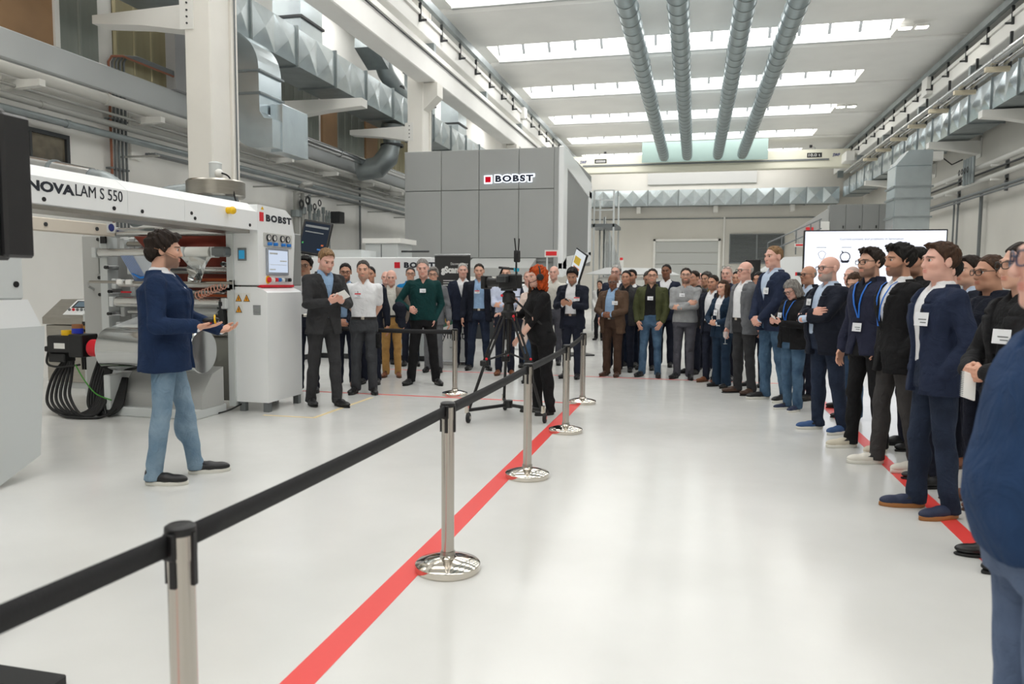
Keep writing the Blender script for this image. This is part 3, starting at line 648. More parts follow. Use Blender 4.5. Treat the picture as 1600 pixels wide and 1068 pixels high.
# lower cabinet
low = MB().prism([(-5.02, .11), (-4.62, .11), (-4.615, 1.345), (-4.64, 1.365), (-4.75, 1.41), (-5.02, 1.41)], 'y', 7.53, 8.28).build('lower_cabinet', M_mw, lam)
MB().box(-4.76, LX+.015, 7.56, 8.27, 1.405, 1.432).build('red_trim', M_brand, low)
for a in ((-5.0, 7.55), (-4.7, 7.55), (-5.0, 8.2), (-4.7, 8.2)): MB().box(a[0], a[0]+.07, a[1], a[1]+.06, 0, .11).build('foot', M_cond, low)
M_tri = mat('triangle_orange', (240, 160, 20), .5)
for x, z in ((-4.97, 1.28), (-4.87, 1.28), (-4.97, 1.155)):
    q = MB().box(x-.045, x+.045, 7.525, 7.53, z-.045, z+.06).build('warning_label', M_white, low)
    MB().prism([(x-.04, z-.035), (x+.04, z-.035), (x, z+.045)], 'y', 7.521, 7.526).build('triangle_border', M_black, q)
    MB().prism([(x-.032, z-.03), (x+.032, z-.03), (x, z+.033)], 'y', 7.5195, 7.5215).build('triangle', M_tri, q)
    MB().box(x-.004, x+.004, 7.5185, 7.52, z-.02, z+.012).build('mark', M_black, q)
for k in range(7): MB().box(-4.79, -4.7, 7.522, 7.531, 1.1+k*.016, 1.108+k*.016).build('vent_slot', M_cond, low)
# rollers
def roller(a, b, r, m, name='roller'):
    o = MB().cyl(a, b, r, 24).build(name, m, lam, 40)
    d = .05; MB().cyl((a[0]-d, a[1], a[2]), (b[0]+d, b[1], b[2]), r*.35, 10).build('shaft', M_steel, o, 40)
    for x in (a[0]-d, b[0]+d): MB().bbox(x-.03, x+.03, a[1]-.05, a[1]+.05, a[2]-.06, a[2]+.06, .008).build('bearing', M_mlg, o)
roller((-6.6, 7.62, 2.03), (-5.1, 7.62, 2.03), .055, M_roll)
roller((-6.55, 7.7, 1.9), (-5.1, 7.7, 1.9), .028, M_steel)
roller((-6.75, 7.48, 1.79), (-5.5, 7.48, 1.79), .048, M_roll)
roller((-5.55, 7.44, 1.79), (-5.25, 7.44, 1.79), .062, M_rollw)
MB().bbox(-5.22, -5.04, 7.38, 7.52, 1.74, 1.85, .02).build('motor_block', M_cond, lam)
roller((-6.5, 7.75, 1.6), (-5.1, 7.75, 1.6), .05, M_roll)
roller((-6.55, 7.55, 1.43), (-5.1, 7.55, 1.43), .035, M_rollw)
MB().tube([(-6.85, 7.42, 1.45), (-4.98, 7.42, 1.45)], .016, 8).build('guard_rail', M_steel, lam)
MB().tube([(-6.88, 7.42, 1.45), (-6.88, 7.42, 1.4), (-7.1, 7.9, 1.3)], .015, 8).build('guard_arm', M_mg, lam)
roller((-6.55, 7.5, 1.22), (-5.17, 7.5, 1.22), .062, M_roll)
roller((-6.5, 7.8, 1.0), (-5.1, 7.8, 1.0), .06, M_roll)
roller((-6.4, 8.0, .82), (-5.1, 8.0, .82), .07, M_roll)
MB().box(-6.8, -5.05, 8.1, 8.15, .9, 2.0).build('rear_plate', mat('inner_grey', (150, 152, 150), .4), lam)
MB().bbox(-6.1, -5.02, 7.6, 8.2, .1, .82, .02).build('base_tray', mat('tray_grey', (150, 150, 142), .45), lam)
for z, y, r in ((1.9, 7.95, .04), (1.7, 7.95, .045), (1.34, 7.85, .03), (1.1, 7.68, .028), (.92, 7.6, .05)): roller((-6.55, y, z), (-5.12, y, z), r, M_roll)
for x, z in ((-6.68, 1.62), (-6.64, 1.34), (-6.66, 1.08), (-5.14, 1.66), (-5.15, 1.36)):
    c_ = MB().cyl((x, 7.5, z), (x, 7.66, z), .03, 14).build('air_cylinder', M_alu, lam, 40); MB().cyl((x, 7.47, z), (x, 7.5, z), .02, 10).build('rod_end', M_black, c_, 40)
MB().tube([(-6.35, 7.5, 1.56), (-6.2, 7.46, 1.5), (-6.0, 7.48, 1.52)], .012, 6).build('air_hose', M_blueknob, lam, True)
for x in (-6.42, -6.3): MB().bbox(x-.04, x+.04, 7.38, 7.44, 1.42, 1.48, .008).build('rail_clamp', M_white, lam)
MB().bbox(-5.3, -5.05, 7.5, 7.56, 1.36, 1.40, .006).build('black_block', M_black, lam)
MB().prism([(7.44, 1.24), (7.5, 1.24), (7.56, .98), (7.5, .96)], 'x', -5.2, -5.13).build('cam_lever', M_dark, lam)
# webs of film
MB().poly([(-6.35, 7.56, 1.98), (-5.1, 7.6, 1.98), (-5.2, 7.95, 1.3), (-6.0, 8.0, 1.3)], [(0, 1, 2, 3)]).build('copper_film', M_copper, lam)
MB().poly([(-6.45, 7.45, 1.76), (-5.9, 7.45, 1.76), (-5.75, 7.5, 1.46), (-6.3, 7.5, 1.46)], [(0, 1, 2, 3)]).build('printed_film', mat('printed_film', (186, 192, 200), .15, .7), lam)
for k in range(8): MB().poly([(-6.44+.022*k, 7.444, 1.755), (-6.432+.022*k, 7.444, 1.755), (-6.282+.022*k, 7.494, 1.465), (-6.29+.022*k, 7.494, 1.465)], [(0, 1, 2, 3)]).build('print_stripe', mat('stripe_blue', (92, 128, 188), .3), lam)
# crumpled film tail
cf = []
for i in range(7):
    for j in range(6):
        t, u = i/6, j/5; w_ = .30*(1-t*.75)
        cf.append((-5.42+(u-.5)*w_*1.3+.03*math.sin(5*t+9*u), 7.40+.05*math.sin(13*u+4*t)*t, 1.74-.28*t+.02*math.sin(11*u)*t))
MB().poly(cf, [(i*6+j, i*6+j+1, i*6+j+7, i*6+j+6) for i in range(6) for j in range(5)]).build('crumpled_film', M_film, lam)
# big film roll on the unwind shaft
rl = MB().lathe([(0, 0), (.225, 0), (.235, .01), (.235, 1.15), (.225, 1.16), (0, 1.16)], (-6.18, 6.95, .73), 40, 'x').build('film_roll', M_film, lam, 40)
MB().cyl((-6.4, 6.95, .73), (-6.15, 6.95, .73), .075, 24).build('roll_core', mat('core_dark', (52, 50, 46), .5), lam, 40)
MB().cyl((-6.41, 6.95, .73), (-6.3, 6.95, .73), .095, 24).build('red_collar', M_brand, lam, 40)
web = [(-6.18, 7.05, .945), (-5.05, 7.05, .945), (-5.15, 7.5, 1.16), (-6.08, 7.5, 1.16)]
MB().poly([(-6.16, 6.95, .967), (-5.04, 6.95, .967), (-5.18, 7.5, 1.17), (-5.95, 7.5, 1.17)], [(0, 1, 2, 3)]).build('film_web', M_clear, lam)
MB().bbox(-6.2, -5.1, 6.9, 7.45, .0, .1, .01).build('base_beam', M_mlg, lam); MB().prism([(7.0, .1), (7.4, .1), (7.4, .52), (7.2, .46), (7.02, .25)], 'x', -6.12, -5.1).build('roll_cradle', M_mg, lam)
MB().bbox(-6.2, -6.12, 6.85, 7.5, 0, .45, .01).build('cradle_side', M_mlg, lam)
# drive motor of the unwind shaft
mt = MB().bbox(-6.93, -6.6, 6.85, 7.05, .66, .86, .02).build('drive_motor', M_black, lam)
MB().bbox(-6.62, -6.44, 6.83, 7.07, .63, .88, .01).build('gearbox', M_black, lam); MB().cyl((-6.45, 6.95, .73), (-6.3, 6.95, .73), .07, 20).build('coupling', M_dark, lam, 40)
MB().bbox(-6.9, -6.68, 6.84, 7.0, .57, .66, .01).build('terminal_box', M_black, mt); MB().box(-6.82, -6.68, 6.846, 6.85, .72, .78).build('rating_label', M_white, mt); MB().bbox(-6.97, -6.92, 6.86, 6.95, .68, .74, .01).build('plug', M_black, mt)
# cables
def cable(name, pts, r, m, parent, n=8):
    P = [Vector(p) for p in pts]; out = []
    Q = [P[0]]+P+[P[-1]]
    for i in range(1, len(Q)-2):
        for s_ in np.linspace(0, 1, 7, endpoint=False):
            a, b, c, d_ = Q[i-1], Q[i], Q[i+1], Q[i+2]
            out.append(.5*((2*b)+(c-a)*s_+(2*a-5*b+4*c-d_)*s_*s_+(3*b-a-3*c+d_)*s_**3))
    out.append(P[-1]); return MB().tube(out, r, n).build(name, m, parent, True)
for k in range(6):
    a = k*.05
    cable('cable', [(-6.75+a*.5, 6.9, .58), (-6.86+a, 6.85, .4), (-6.84+a*1.2, 6.75, .14+a*.3), (-6.6+a, 6.7, .03), (-6.35+a*.6, 6.78, .06), (-6.25+a*.3, 6.92, .3), (-6.3+a*.2, 7.0, .55)], .016, M_rubber, lam)
for k in range(7):
    a = k*.035
    cable('cable', [(-6.42+a, 7.05, .6), (-6.44+a, 6.95, .35), (-6.4+a, 6.85, .12), (-6.25+a*.6, 6.82, .02), (-6.12+a*.5, 6.9, .12), (-6.15+a*.4, 7.05, .4)], .017, M_rubber, lam)
cable('cable', [(-6.95, 6.9, .68), (-6.93, 6.86, .55), (-6.75, 6.84, .52), (-6.5, 6.86, .55)], .012, M_rubber, lam)
cable('cable', [(-6.66, 6.72, .02), (-6.4, 6.6, .02), (-6.1, 6.7, .02), (-6.05, 6.95, .12)], .014, M_rubber, lam)
cable('earth_wire', [(-6.55, 6.85, .55), (-6.4, 6.8, .4), (-6.25, 6.8, .25), (-6.1, 6.85, .18)], .007, mat('earth_green', (60, 140, 40), .5), lam)
cable('cable', [(-5.6, 7.3, .2), (-5.62, 7.15, .05), (-5.5, 7.1, .012), (-5.1, 7.3, .012), (-4.98, 7.55, .08)], .009, M_rubber, lam)
# coil of pneumatic hose, orange parts
co = [(-5.46+.0045*i*1.0, 7.45+.045*math.cos(i*.7), 1.30+.0016*i+.045*math.sin(i*.7)) for i in range(82)]
MB().tube(co, .006, 6).build('coiled_hose', mat('hose_salmon', (226, 170, 150), .5), lam, True)
MB().box(-5.55, -5.1, 7.6, 7.64, 1.29, 1.32).build('orange_bar', M_orange, lam); MB().box(-5.5, -5.1, 7.62, 7.66, 1.47, 1.5).build('orange_bar', M_orange, lam)
MB().box(-6.5, -6.37, 7.5, 7.52, 1.325, 1.345).build('red_lever', M_brand, lam)
for z in (1.3, 1.5, 1.95): MB().cyl((-6.87, 7.58, z), (-6.87, 7.6, z), .02, 10).build('bolt_cap', M_black, lam)
MB().box(-6.79, -6.72, 7.53, 7.56, 1.9, 1.98).build('switch_block', M_black, lam)
# exhaust fan on top of the bridge
fn_ = MB().lathe([(0, 0), (.30, 0), (.32, .02), (.32, .17), (.3, .19), (0, .19)], (-5.35, 7.7, 2.42), 28).build('fan_housing', M_steel, lam, 40)
MB().lathe([(.2, -.1), (.24, 0), (0, 0)], (-5.35, 7.7, 2.42), 20).build('fan_inlet', M_galvd, fn_, 40)
MB().cyl((-5.35, 7.7, 2.61), (-5.35, 7.7, 2.8), .07, 16).build('fan_motor', M_mlg, fn_, 40); MB().sph((-5.35, 7.7, 2.8), (.075, .075, .03), 14, 6).build('motor_cap', M_mlg, fn_, True); MB().sph((-5.25, 7.62, 2.68), .05, 12, 8).build('motor_terminal', M_white, fn_, True)
cable('fan_cable', [(-5.2, 7.6, 2.68), (-5.1, 7.6, 2.62), (-5.04, 7.6, 2.4), (-5.0, 7.6, 2.3)], .01, M_rubber, fn_)
MB().cyl((-5.35, 7.7, 2.2), (-5.35, 7.7, 2.42), .16, 18).build('fan_stub', M_galvd, fn_, 40)
ribbed_hose('flexible_hose', [(-5.65, 7.7, 2.5), (-5.9, 7.6, 2.46), (-6.1, 7.5, 2.36), (-6.25, 7.4, 2.2)], .09, M_galvd, lam, .05)
ed = thing('exhaust_duct', 'silver round exhaust duct with ribbed hose behind the machine bridge', 'duct', (0, 0, 0))
MB().tube([(-7.6, 7.3, 2.78), (-6.75, 7.4, 2.62)], .13, 18).build('duct_tube', M_alu, ed, 40)
MB().lathe([(.13, -.02), (.145, -.02), (.145, .02), (.13, .02)], (-7.2, 7.35, 2.705), 18, 'x').build('clamp_ring', M_galvd, ed)
ribbed_hose('ribbed_hose', [(-6.78, 7.4, 2.63), (-6.6, 7.42, 2.6), (-6.45, 7.45, 2.5), (-6.3, 7.5, 2.3), (-6.2, 7.5, 2.14)], .11, M_galvd, ed, .06)
# operator monitor on an arm
mo = thing('monitor', 'tilted black touch monitor on an arm beside the operator panel', 'monitor', (-4.78, 8.95, 2.03), math.radians(12))
sc_ = MB().bbox(-.19, .19, -.02, .02, -.23, .23, .008).build('housing', M_black, mo); sc_.rotation_euler = (math.radians(-16), math.radians(9), 0)
MB().box(-.165, .165, -.0215, -.02, -.2, .2).build('screen', M_scrd, sc_)
for a, m in (((-.15, .15, .13, .16), M_cond), ((-.14, .1, .06, .075), M_cond), ((-.15, -.13, -.1, -.075), mat('mark_green', (60, 180, 90), .5)), ((.1, .13, -.1, -.08), M_orange), ((.06, .14, -.16, -.14), M_blueknob)): MB().box(a[0], a[1], -.023, -.0215, a[2], a[3]).build('screen_mark', m, sc_)
MB().tube([(0, .03, 0), (-.1, .1, 0), (-.25, -.1, -.02), (-.25, -.45, -.02)], .02, 8).build('arm', M_black, mo); MB().box(-.3, -.2, -.5, -.44, -.1, .1).build('wall_bracket', M_black, mo)

# ---- unwinder cabinet in the left foreground
un = thing('unwinder_cabinet', 'pale grey unwinder cabinet at the left edge of the picture', 'cabinet', (0, 0, 0))
pts = [(3.2, .0), (4.2, .0), (4.62, .16), (4.62, 1.08), (4.4, 1.12), (3.2, 1.12)]
MB().prism([(3.3, .02), (4.22, .02), (4.58, .17), (4.66, 1.07), (4.66, 1.13), (3.3, 1.13)], 'x', LX-1.6, LX).build('lower_body', M_mlg, un)
MB().prism([(3.3, .0), (4.2, 0), (4.2, .02), (3.3, .02)], 'x', LX-1.55, LX-.05).build('plinth', M_cond, un)
MB().prism([(3.3, 1.13), (4.64, 1.13), (4.53, 1.33), (3.3, 1.33)], 'x', LX-1.6, LX-.005).build('sloped_top', M_mw, un)
MB().bbox(LX-.5, LX, 3.3, 4.5, 1.33, 2.04, .015).build('upright_cabinet', M_mlg, un)
MB().cyl((LX, 4.43, 1.44), (LX+.008, 4.43, 1.44), .022, 12).build('bolt_cap', M_black, un)
MB().bbox(LX, LX+.03, 3.9, 4.2, 1.08, 1.2, .01).build('switch_box', M_black, un); cable('cable', [(LX+.02, 4.1, 1.08), (LX+.06, 4.15, 1.0), (LX+.05, 4.2, .95), (LX+.01, 4.12, .9)], .014, M_rubber, un)
for k in range(8): MB().box(LX, LX+.006, 4.0, 4.2, .56+k*.05, .58+k*.05).build('vent_slot', M_white, un)

# ---- stainless control cabinet behind
cb = thing('control_cabinet', 'stainless steel control cabinet with sloped keypad and red beacon', 'cabinet', (-8.25, 8.75, 0))
MB().bbox(-.34, .34, -.25, .3, .08, .86, .01).build('body', M_steel, cb); MB().box(-.3, .3, -.2, .25, 0, .08).build('plinth', M_mlg, cb)
MB().prism([(-.28, .87), (.3, .87), (.3, 1.2), (.05, 1.2), (-.28, .96)], 'x', -.36, .36).build('console', M_steel, cb)
pl = MB().bbox(-.17, .2, -.165, .165, -.006, .006, .003).build('keypad', M_mw, cb); pl.location = (.1, -.1, 1.095); pl.rotation_euler = (math.radians(36), 0, 0)
MB().box(-.13, .16, -.02, .13, .006, .012).build('screen_bezel', M_black, pl); MB().box(-.1, .13, 0, .11, .012, .014).build('screen', emis('cabinet_screen', (140, 160, 170), .5), pl)
for k, m in enumerate((M_cond, M_red, M_cond, M_cond, M_black)): MB().cyl((-.12+k*.065, -.07, .006), (-.12+k*.065, -.07, .03), .018, 10).build('push_button', m, pl, 40)
MB().lathe([(0, .13), (.04, .12), (.05, .04), (.055, .04), (.055, 0)], (-.05, .2, 1.2), 16).build('beacon', M_red, cb, 40); MB().lathe([(.055, .04), (.06, .0)], (-.05, .2, 1.2), 16).build('beacon_base', M_white, cb)
MB().cyl((-.2, -.25, .66), (-.2, -.28, .66), .03, 12).build('indicator', M_blueknob, cb); MB().cyl((0, -.25, .68), (0, -.3, .68), .045, 12).build('main_switch', M_black, cb); MB().box(.07, .14, -.256, -.25, .66, .74).build('warning_label', M_yel, cb)
# rolls of adhesive tape lying on the motor
for x, m, mm, lb, z in ((-6.74, M_yel, mat('tape_cream', (226, 196, 150), .5), 'yellow roll of adhesive tape on the drive motor', .862), (-6.6, M_blueknob, mat('tape_brown', (150, 98, 58), .5), 'blue roll of adhesive tape under a brown one on the drive motor', .885)):
    t = thing('tape_roll', lb, 'tape roll', (x, 6.95, z)); MB().lathe([(.035, 0), (.058, 0), (.058, .055), (.035, .055), (.035, 0)], (0, 0, 0), 20).build('tape', m if m is M_yel else mat('tape_blue', (26, 50, 180), .4), t, 40)
    if m is not M_yel:
        t2 = thing('tape_roll', 'brown roll of adhesive tape on top of the blue one', 'tape roll', (x, 6.95, z+.056)); MB().lathe([(.035, 0), (.056, 0), (.056, .045), (.035, .045), (.035, 0)], (0, 0, 0), 20).build('tape', mm, t2, 40)
# glue valve block
vb = thing('glue_unit', 'glue metering block with brass fittings and hoses beside the steel cabinet', 'machine', (-7.35, 8.0, 0))
MB().bbox(-.12, .14, -.05, .05, 0, 1.05, .01).build('back_plate', M_mlg, vb)
for k in range(7):
    MB().tube([(-.1+k*.04, -.09, .35), (-.1+k*.035, -.1, .6+.03*(k % 3)), (-.08+k*.03, -.08, .95)], .014, 8).build('hose', M_rubber, vb, True)
for k in range(6): MB().cyl((-.2+.05*(k % 3), -.1, .72+.08*(k//2)), (-.12+.05*(k % 3), -.1, .72+.08*(k//2)), .024, 10).build('brass_fitting', mat('brass', (176, 130, 72), .35, .8), vb, 40)
MB().bbox(0, .12, -.14, -.06, .98, 1.07, .01).build('yellow_box', M_yel, vb); MB().bbox(-.02, .18, -.1, 0, 1.08, 1.13, .01).build('blue_box', mat('tape_blue', (26, 50, 180), .4), vb)
MB().cyl((-.02, -.13, .68), (-.02, -.08, .68), .03, 10).build('red_valve', M_red, vb)

# ---- grey press enclosure with lit logo
pr = thing('press_enclosure', 'tall grey printing press enclosure with illuminated logo and white frame', 'machine', (0, 18, 0))
xs = [-7.14, -6.17, -5.2, -4.2, -3.33]
for a, b in zip(xs[:-1], xs[1:]):
    MB().bbox(a+.006, b-.006, 0, .06, 3.735, 4.7, .008).build('front_panel', M_press, pr)
    MB().bbox(a+.006, b-.006, 0, .06, 2.08, 3.72, .008).build('front_panel', M_press, pr)
MB().box(-7.14, -3.12, .05, 5, 2.0, 4.68).build('core', M_pressd, pr)
MB().bbox(-3.33, -3.22, -.01, .08, 1.85, 4.7, .008).build('corner_post', M_press, pr)
MB().bbox(-7.14, -3.3, .1, .3, 1.75, 2.07, .01).build('skirt', M_pressd, pr)
hd_ = MB().prism([(-.75, 1.62), (-.75, 1.82), (0, 2.07), (0, 1.62)], 'x', -5.35, -3.75).build('front_hood', M_mg, pr)
MB().box(-5.3, -3.8, -.3, .4, .1, 1.5).build('inner_machine', M_dark, pr)
for a, m in (((-5.1, -4.7, 1.35, 1.5), M_yel), ((-4.65, -4.5, 1.3, 1.5), M_orange), ((-4.4, -4.1, 1.1, 1.4), M_red), ((-4.0, -3.9, .9, 1.45), M_yel)): MB().box(a[0], a[1], -.33, -.3, a[2], a[3]).build('ink_unit', m, pr)
# side frame of the enclosure
X0 = -3.22
MB().bbox(X0, X0+.13, -.05, .5, 1.8, 4.72, .02).build('frame_post', M_mw, pr)
MB().prism([(.48, 4.72), (.48, 4.28), (4.35, 4.0), (4.95, 4.0), (4.95, 4.45)], 'x', X0, X0+.13).build('frame_top', M_mw, pr)
MB().bbox(X0, X0+.13, 4.4, 4.95, 2.3, 4.2, .02).build('frame_post', M_mw, pr)
MB().prism([(-.05, 1.62), (-.05, 1.95), (.5, 2.12), (4.95, 2.42), (4.95, 2.15)], 'x', X0, X0+.13).build('frame_sill', M_mw, pr)
M_glassg = mat('tinted_glass', (112, 122, 126), .06, 0, alpha=.75)
for a, b in ((.5, 2.4), (2.44, 4.4)): MB().box(X0+.05, X0+.07, a, b, 2.1, 4.3).build('pane', M_glassg, pr)
lg = MB().box(-5.06, -4.86, -.035, -.02, 3.87, 4.07).build('logo_halo', emis('sign_halo', (235, 244, 255), 2.2), pr)
MB().box(-5.03, -4.89, -.05, -.035, 3.9, 4.04).build('logo_square', emis('sign_red', (214, 24, 44), .9), pr)
text_obj('logo_halo_lettering', 'BOBST', .2, MATS['sign_halo'], pr, face_mx((-4.80, -.03, 3.885), (1, 0, 0)), width=1.0, height=.205, ext=.004, offset=.03, space=1.22)
text_obj('logo_lettering', 'BOBST', .2, M_ink, pr, face_mx((-4.775, -.05, 3.90), (1, 0, 0)), width=.945, height=.165, ext=.006, offset=.011, space=1.22)
for y in (.6, 1.6, 2.6): pass
# access platform behind the enclosure
pf = thing('access_platform', 'steel railing platform behind the press enclosure', 'platform', (-3.0, 23.4, 0))
MB().box(-.2, .6, 0, 1.6, 3.2, 3.3).build('deck', M_cond, pf)
for x in (-.1, .5): 
    for y in (0, 1.5): MB().box(x, x+.05, y, y+.05, 0, 4.3).build('post', M_mlg, pf)
for z in (3.7, 4.0, 4.3): MB().box(-.1, .55, -.01, .03, z, z+.03).build('rail', M_mlg, pf)
gw = thing('glass_screen_wall', 'slanting glass guard behind the press enclosure', 'guard', (-2.9, 24.5, 0))
MB().prism([(0, .4), (6, .4), (6, 2.1), (0, 3.6)], 'x', 0, .03).build('pane', mat('smoky_glass', (150, 156, 158), .1, alpha=.8), gw)
for y in (0, 1.5, 3, 4.5, 5.95): MB().box(-.02, .06, y, y+.06, 0, 3.6-.25*y).build('post', M_mlg, gw)
MB().box(-.05, .1, 5.9, 6.05, 0, 2.4).build('end_post', M_white, gw); MB().cyl((.02, 5.97, 2.4), (.02, 5.97, 2.5), .06, 10).build('red_lamp', M_red, gw)

# ---- white branded counter wall behind the left group
cw = thing('white_machine_cover', 'long white machine cover with red stripe and logo behind the left group', 'machine', (0, 13.2, 0))
MB().bbox(-7.35, -4.72, 0, .6, 1.35, 1.93, .01).build('white_panel', M_mw, cw); MB().box(-7.35, -4.72, .005, .6, 1.3, 1.35).build('red_stripe', M_brand, cw); MB().bbox(-7.35, -4.72, .03, .6, .1, 1.3, .01).build('lower_panel', M_mlg, cw)
MB().box(-7.5, -4.8, .1, .5, 0, .1).build('plinth', M_dark, cw)
MB().box(-5.44, -5.33, -.006, 0, 1.73, 1.84).build('logo_square', M_brand, cw); text_obj('lettering', 'BOBST', .2, M_ltr, cw, face_mx((-5.25, -.004, 1.735), (1, 0, 0)), width=.6, height=.105, offset=.011, space=1.2)
MB().box(-7.2, -6.2, .2, .9, 1.93, 2.08).build('top_box', M_mlg, cw)
tt = thing('transport_case', 'grey cabinet with pale lid behind the long white machine cover', 'cabinet', (-6.0, 14.5, 0))
MB().bbox(-.62, .1, 0, .8, 0, 2.26, .01).build('body', M_mlg, tt); MB().box(-.66, .18, -.05, .85, 2.26, 2.36).build('lid', M_white, tt); MB().box(-.27, -.25, -.006, 0, .1, 2.24).build('door_gap', M_cond, tt)
for z in (1.9, 2.1): MB().tube([(.1, .2, z), (.7, .2, z)], .02, 6).build('rail', M_dark, tt)
c2 = thing('white_machine_cover', 'narrow white machine cover with red block left of the young man in glasses', 'machine', (0, 12.6, 0))
MB().bbox(-7.8, -7.08, 0, .5, .1, 1.78, .01).build('white_panel', M_mw, c2); MB().box(-7.3, -7.09, -.005, 0, 1.22, 1.5).build('red_block', M_brand, c2); MB().box(-7.25, -7.2, -.005, 0, 1.62, 1.68).build('logo_square', M_brand, c2); MB().box(-7.78, -7.1, .02, .5, 0, .1).build('plinth', M_dark, c2)
text_obj('lettering', 'BOBST', .2, M_ltr, c2, face_mx((-7.18, -.004, 1.62), (1, 0, 0)), width=.08, height=.05)
# roll-up banner
ru = thing('rollup_banner', 'dark roll-up banner with white headline beside the left group', 'banner', (-4.15, 12.8, 0))
def banner_mat():
    m = bpy.data.materials.new('banner_print'); m.use_nodes = True; nt = m.node_tree; b = nt.nodes['Principled BSDF']; L = nt.links
    tc = nt.nodes.new('ShaderNodeTexCoord'); sp = nt.nodes.new('ShaderNodeSeparateXYZ'); L.new(tc.outputs['Object'], sp.inputs[0])
    r = nt.nodes.new('ShaderNodeValToRGB'); r.color_ramp.interpolation = 'CONSTANT'
    mr = nt.nodes.new('ShaderNodeMapRange'); mr.inputs['From Min'].default_value = 0; mr.inputs['From Max'].default_value = 2
    ma = nt.nodes.new('ShaderNodeMath'); ma.operation = 'MULTIPLY_ADD'; ma.inputs[1].default_value = -.35; L.new(sp.outputs['X'], ma.inputs[0]); L.new(sp.outputs['Z'], ma.inputs[2]); L.new(ma.outputs[0], mr.inputs['Value'])
    e = r.color_ramp.elements; e[0].position, e[0].color = 0, rgb(226, 228, 228); e[1].position, e[1].color = .37, rgb(70, 120, 96)
    for p_, c in ((.44, (56, 74, 70)), (.5, (118, 118, 118)), (.58, (84, 84, 84)), (.64, (50, 50, 50))):
        q = e.new(p_); q.color = rgb(*c)
    L.new(mr.outputs[0], r.inputs[0]); L.new(r.outputs[0], b.inputs['Base Color']); b.inputs['Roughness'].default_value = .45
    return m
MB().box(-.36, .3, 0, .006, .08, 1.95).build('print_sheet', banner_mat(), ru)
MB().bbox(-.38, .32, -.05, .06, 0, .08, .01).build('base_cassette', M_alu, ru); MB().bbox(-.37, .31, -.01, .02, 1.94, 1.97, .004).build('top_rail', M_alu, ru); MB().tube([(0, .03, .05), (0, .03, 1.95)], .012, 6).build('support_pole', M_alu, ru)
text_obj('headline', 'gScan', .2, M_pw, ru, face_mx((-.24, -.003, 1.6), (1, 0, 0)), width=.32, height=.16, offset=.012)
text_obj('headline', 'V4', .2, M_pw, ru, face_mx((.1, -.003, 1.62), (1, 0, 0)), width=.14, height=.1)
text_obj('small_print', 'Discover the new', .1, M_pw, ru, face_mx((-.06, -.003, 1.78), (1, 0, 0)), width=.32, height=.045)
for k in range(3): MB().box(-.2, .16-.05*(k % 2), -.003, 0, 1.5-k*.04, 1.512-k*.04).build('text_line', M_pw, ru)
text_obj('brand_name', 'ynapt', .15, M_ltr, ru, face_mx((-.22, -.003, .42), (1, 0, 0)), width=.42, height=.17)
text_obj('small_print', 'WE HELP YOU', .1, M_cond, ru, face_mx((-.08, -.003, .3), (1, 0, 0)), width=.22, height=.03)
for x, c in ((-.12, (196, 160, 40)), (.02, (96, 110, 190)), (.15, (190, 110, 180))): MB().lathe([(0, -.004), (.05, -.004), (.05, 0)], (x, 0, .8), 16, 'y').build('round_mark', mat('mark_%d%d%d' % c, c, .5), ru)

# ---- LED screen on the right
ls = thing('projection_screen', 'bright white presentation screen behind the right-hand audience', 'screen', (0, 18, 0))
MB().bbox(2.33, 5.23, .01, .12, .75, 2.69, .01).build('housing', M_black, ls)
MB().box(2.36, 5.2, 0, .012, .78, 2.66).build('screen', emis('slide_white', (238, 242, 252), 1.35), ls)
for x in (2.8, 4.7): MB().box(x, x+.1, .02, .1, 0, .8).build('leg', M_black, ls); MB().box(x-.1, x+.2, -.25, .35, 0, .04).build('foot', M_black, ls)
M_st = mat('slide_ink', (60, 66, 84), .6); M_sl = mat('slide_grey', (196, 202, 214), .6)
text_obj('slide_title', 'Current context and problems in lamination', .1, M_st, ls, face_mx((3.08, -.004, 2.455), (1, 0, 0)), width=1.28, height=.055)
for x in (2.6, 3.12, 3.68): MB().box(x, x+.2, -.004, 0, 2.3, 2.315).build('slide_caption', M_sl, ls)
MB().tube([(2.72+.07*math.cos(t)*(1+.2*math.sin(3*t)), -.004, 2.14+.09*math.sin(t)) for t in np.linspace(0, 6.28, 18, endpoint=False)], .004, 5, closed=True).build('slide_drawing', M_st, ls)
ic = MB().lathe([(.09, 0), (.11, .0), (.11, .006), (.09, .006)], (3.2, -.006, 2.1), 16, 'y').build('slide_drawing', M_st, ls)
MB().prism([(3.1, 2.02), (3.3, 2.02), (3.26, 1.97), (3.14, 1.97)], 'y', -.005, 0).build('slide_drawing', M_ink, ls); MB().prism([(3.12, 2.24), (3.17, 2.2), (3.14, 2.17)], 'y', -.005, 0).build('slide_drawing', M_ink, ls)
# black loudspeakers near the far wall
for x, y, z, w_, lb in ((1.02, 28, 1.2, .26, 'slim black loudspeaker column in front of the roller door'), (1.62, 23.0, 1.45, .42, 'black loudspeaker behind the tall man in the blue blazer')):
    t = thing('loudspeaker', lb, 'loudspeaker', (x, y, 0))
    MB().bbox(-w_/2, w_/2, 0, .35, z, z+.75, .02).build('cabinet', M_black, t); MB().box(-w_/2+.03, w_/2-.03, -.01, 0, z+.03, z+.72).build('grille', M_rubber, t)
    MB().cyl((0, .17, 0), (0, .17, z), .02, 10).build('pole', M_black, t)
    for a in (0, 120, 240): MB().tube([(0, .17, .5), (.4*math.cos(math.radians(a)), .17+.4*math.sin(math.radians(a)), .01)], .012, 6).build('leg', M_black, t)
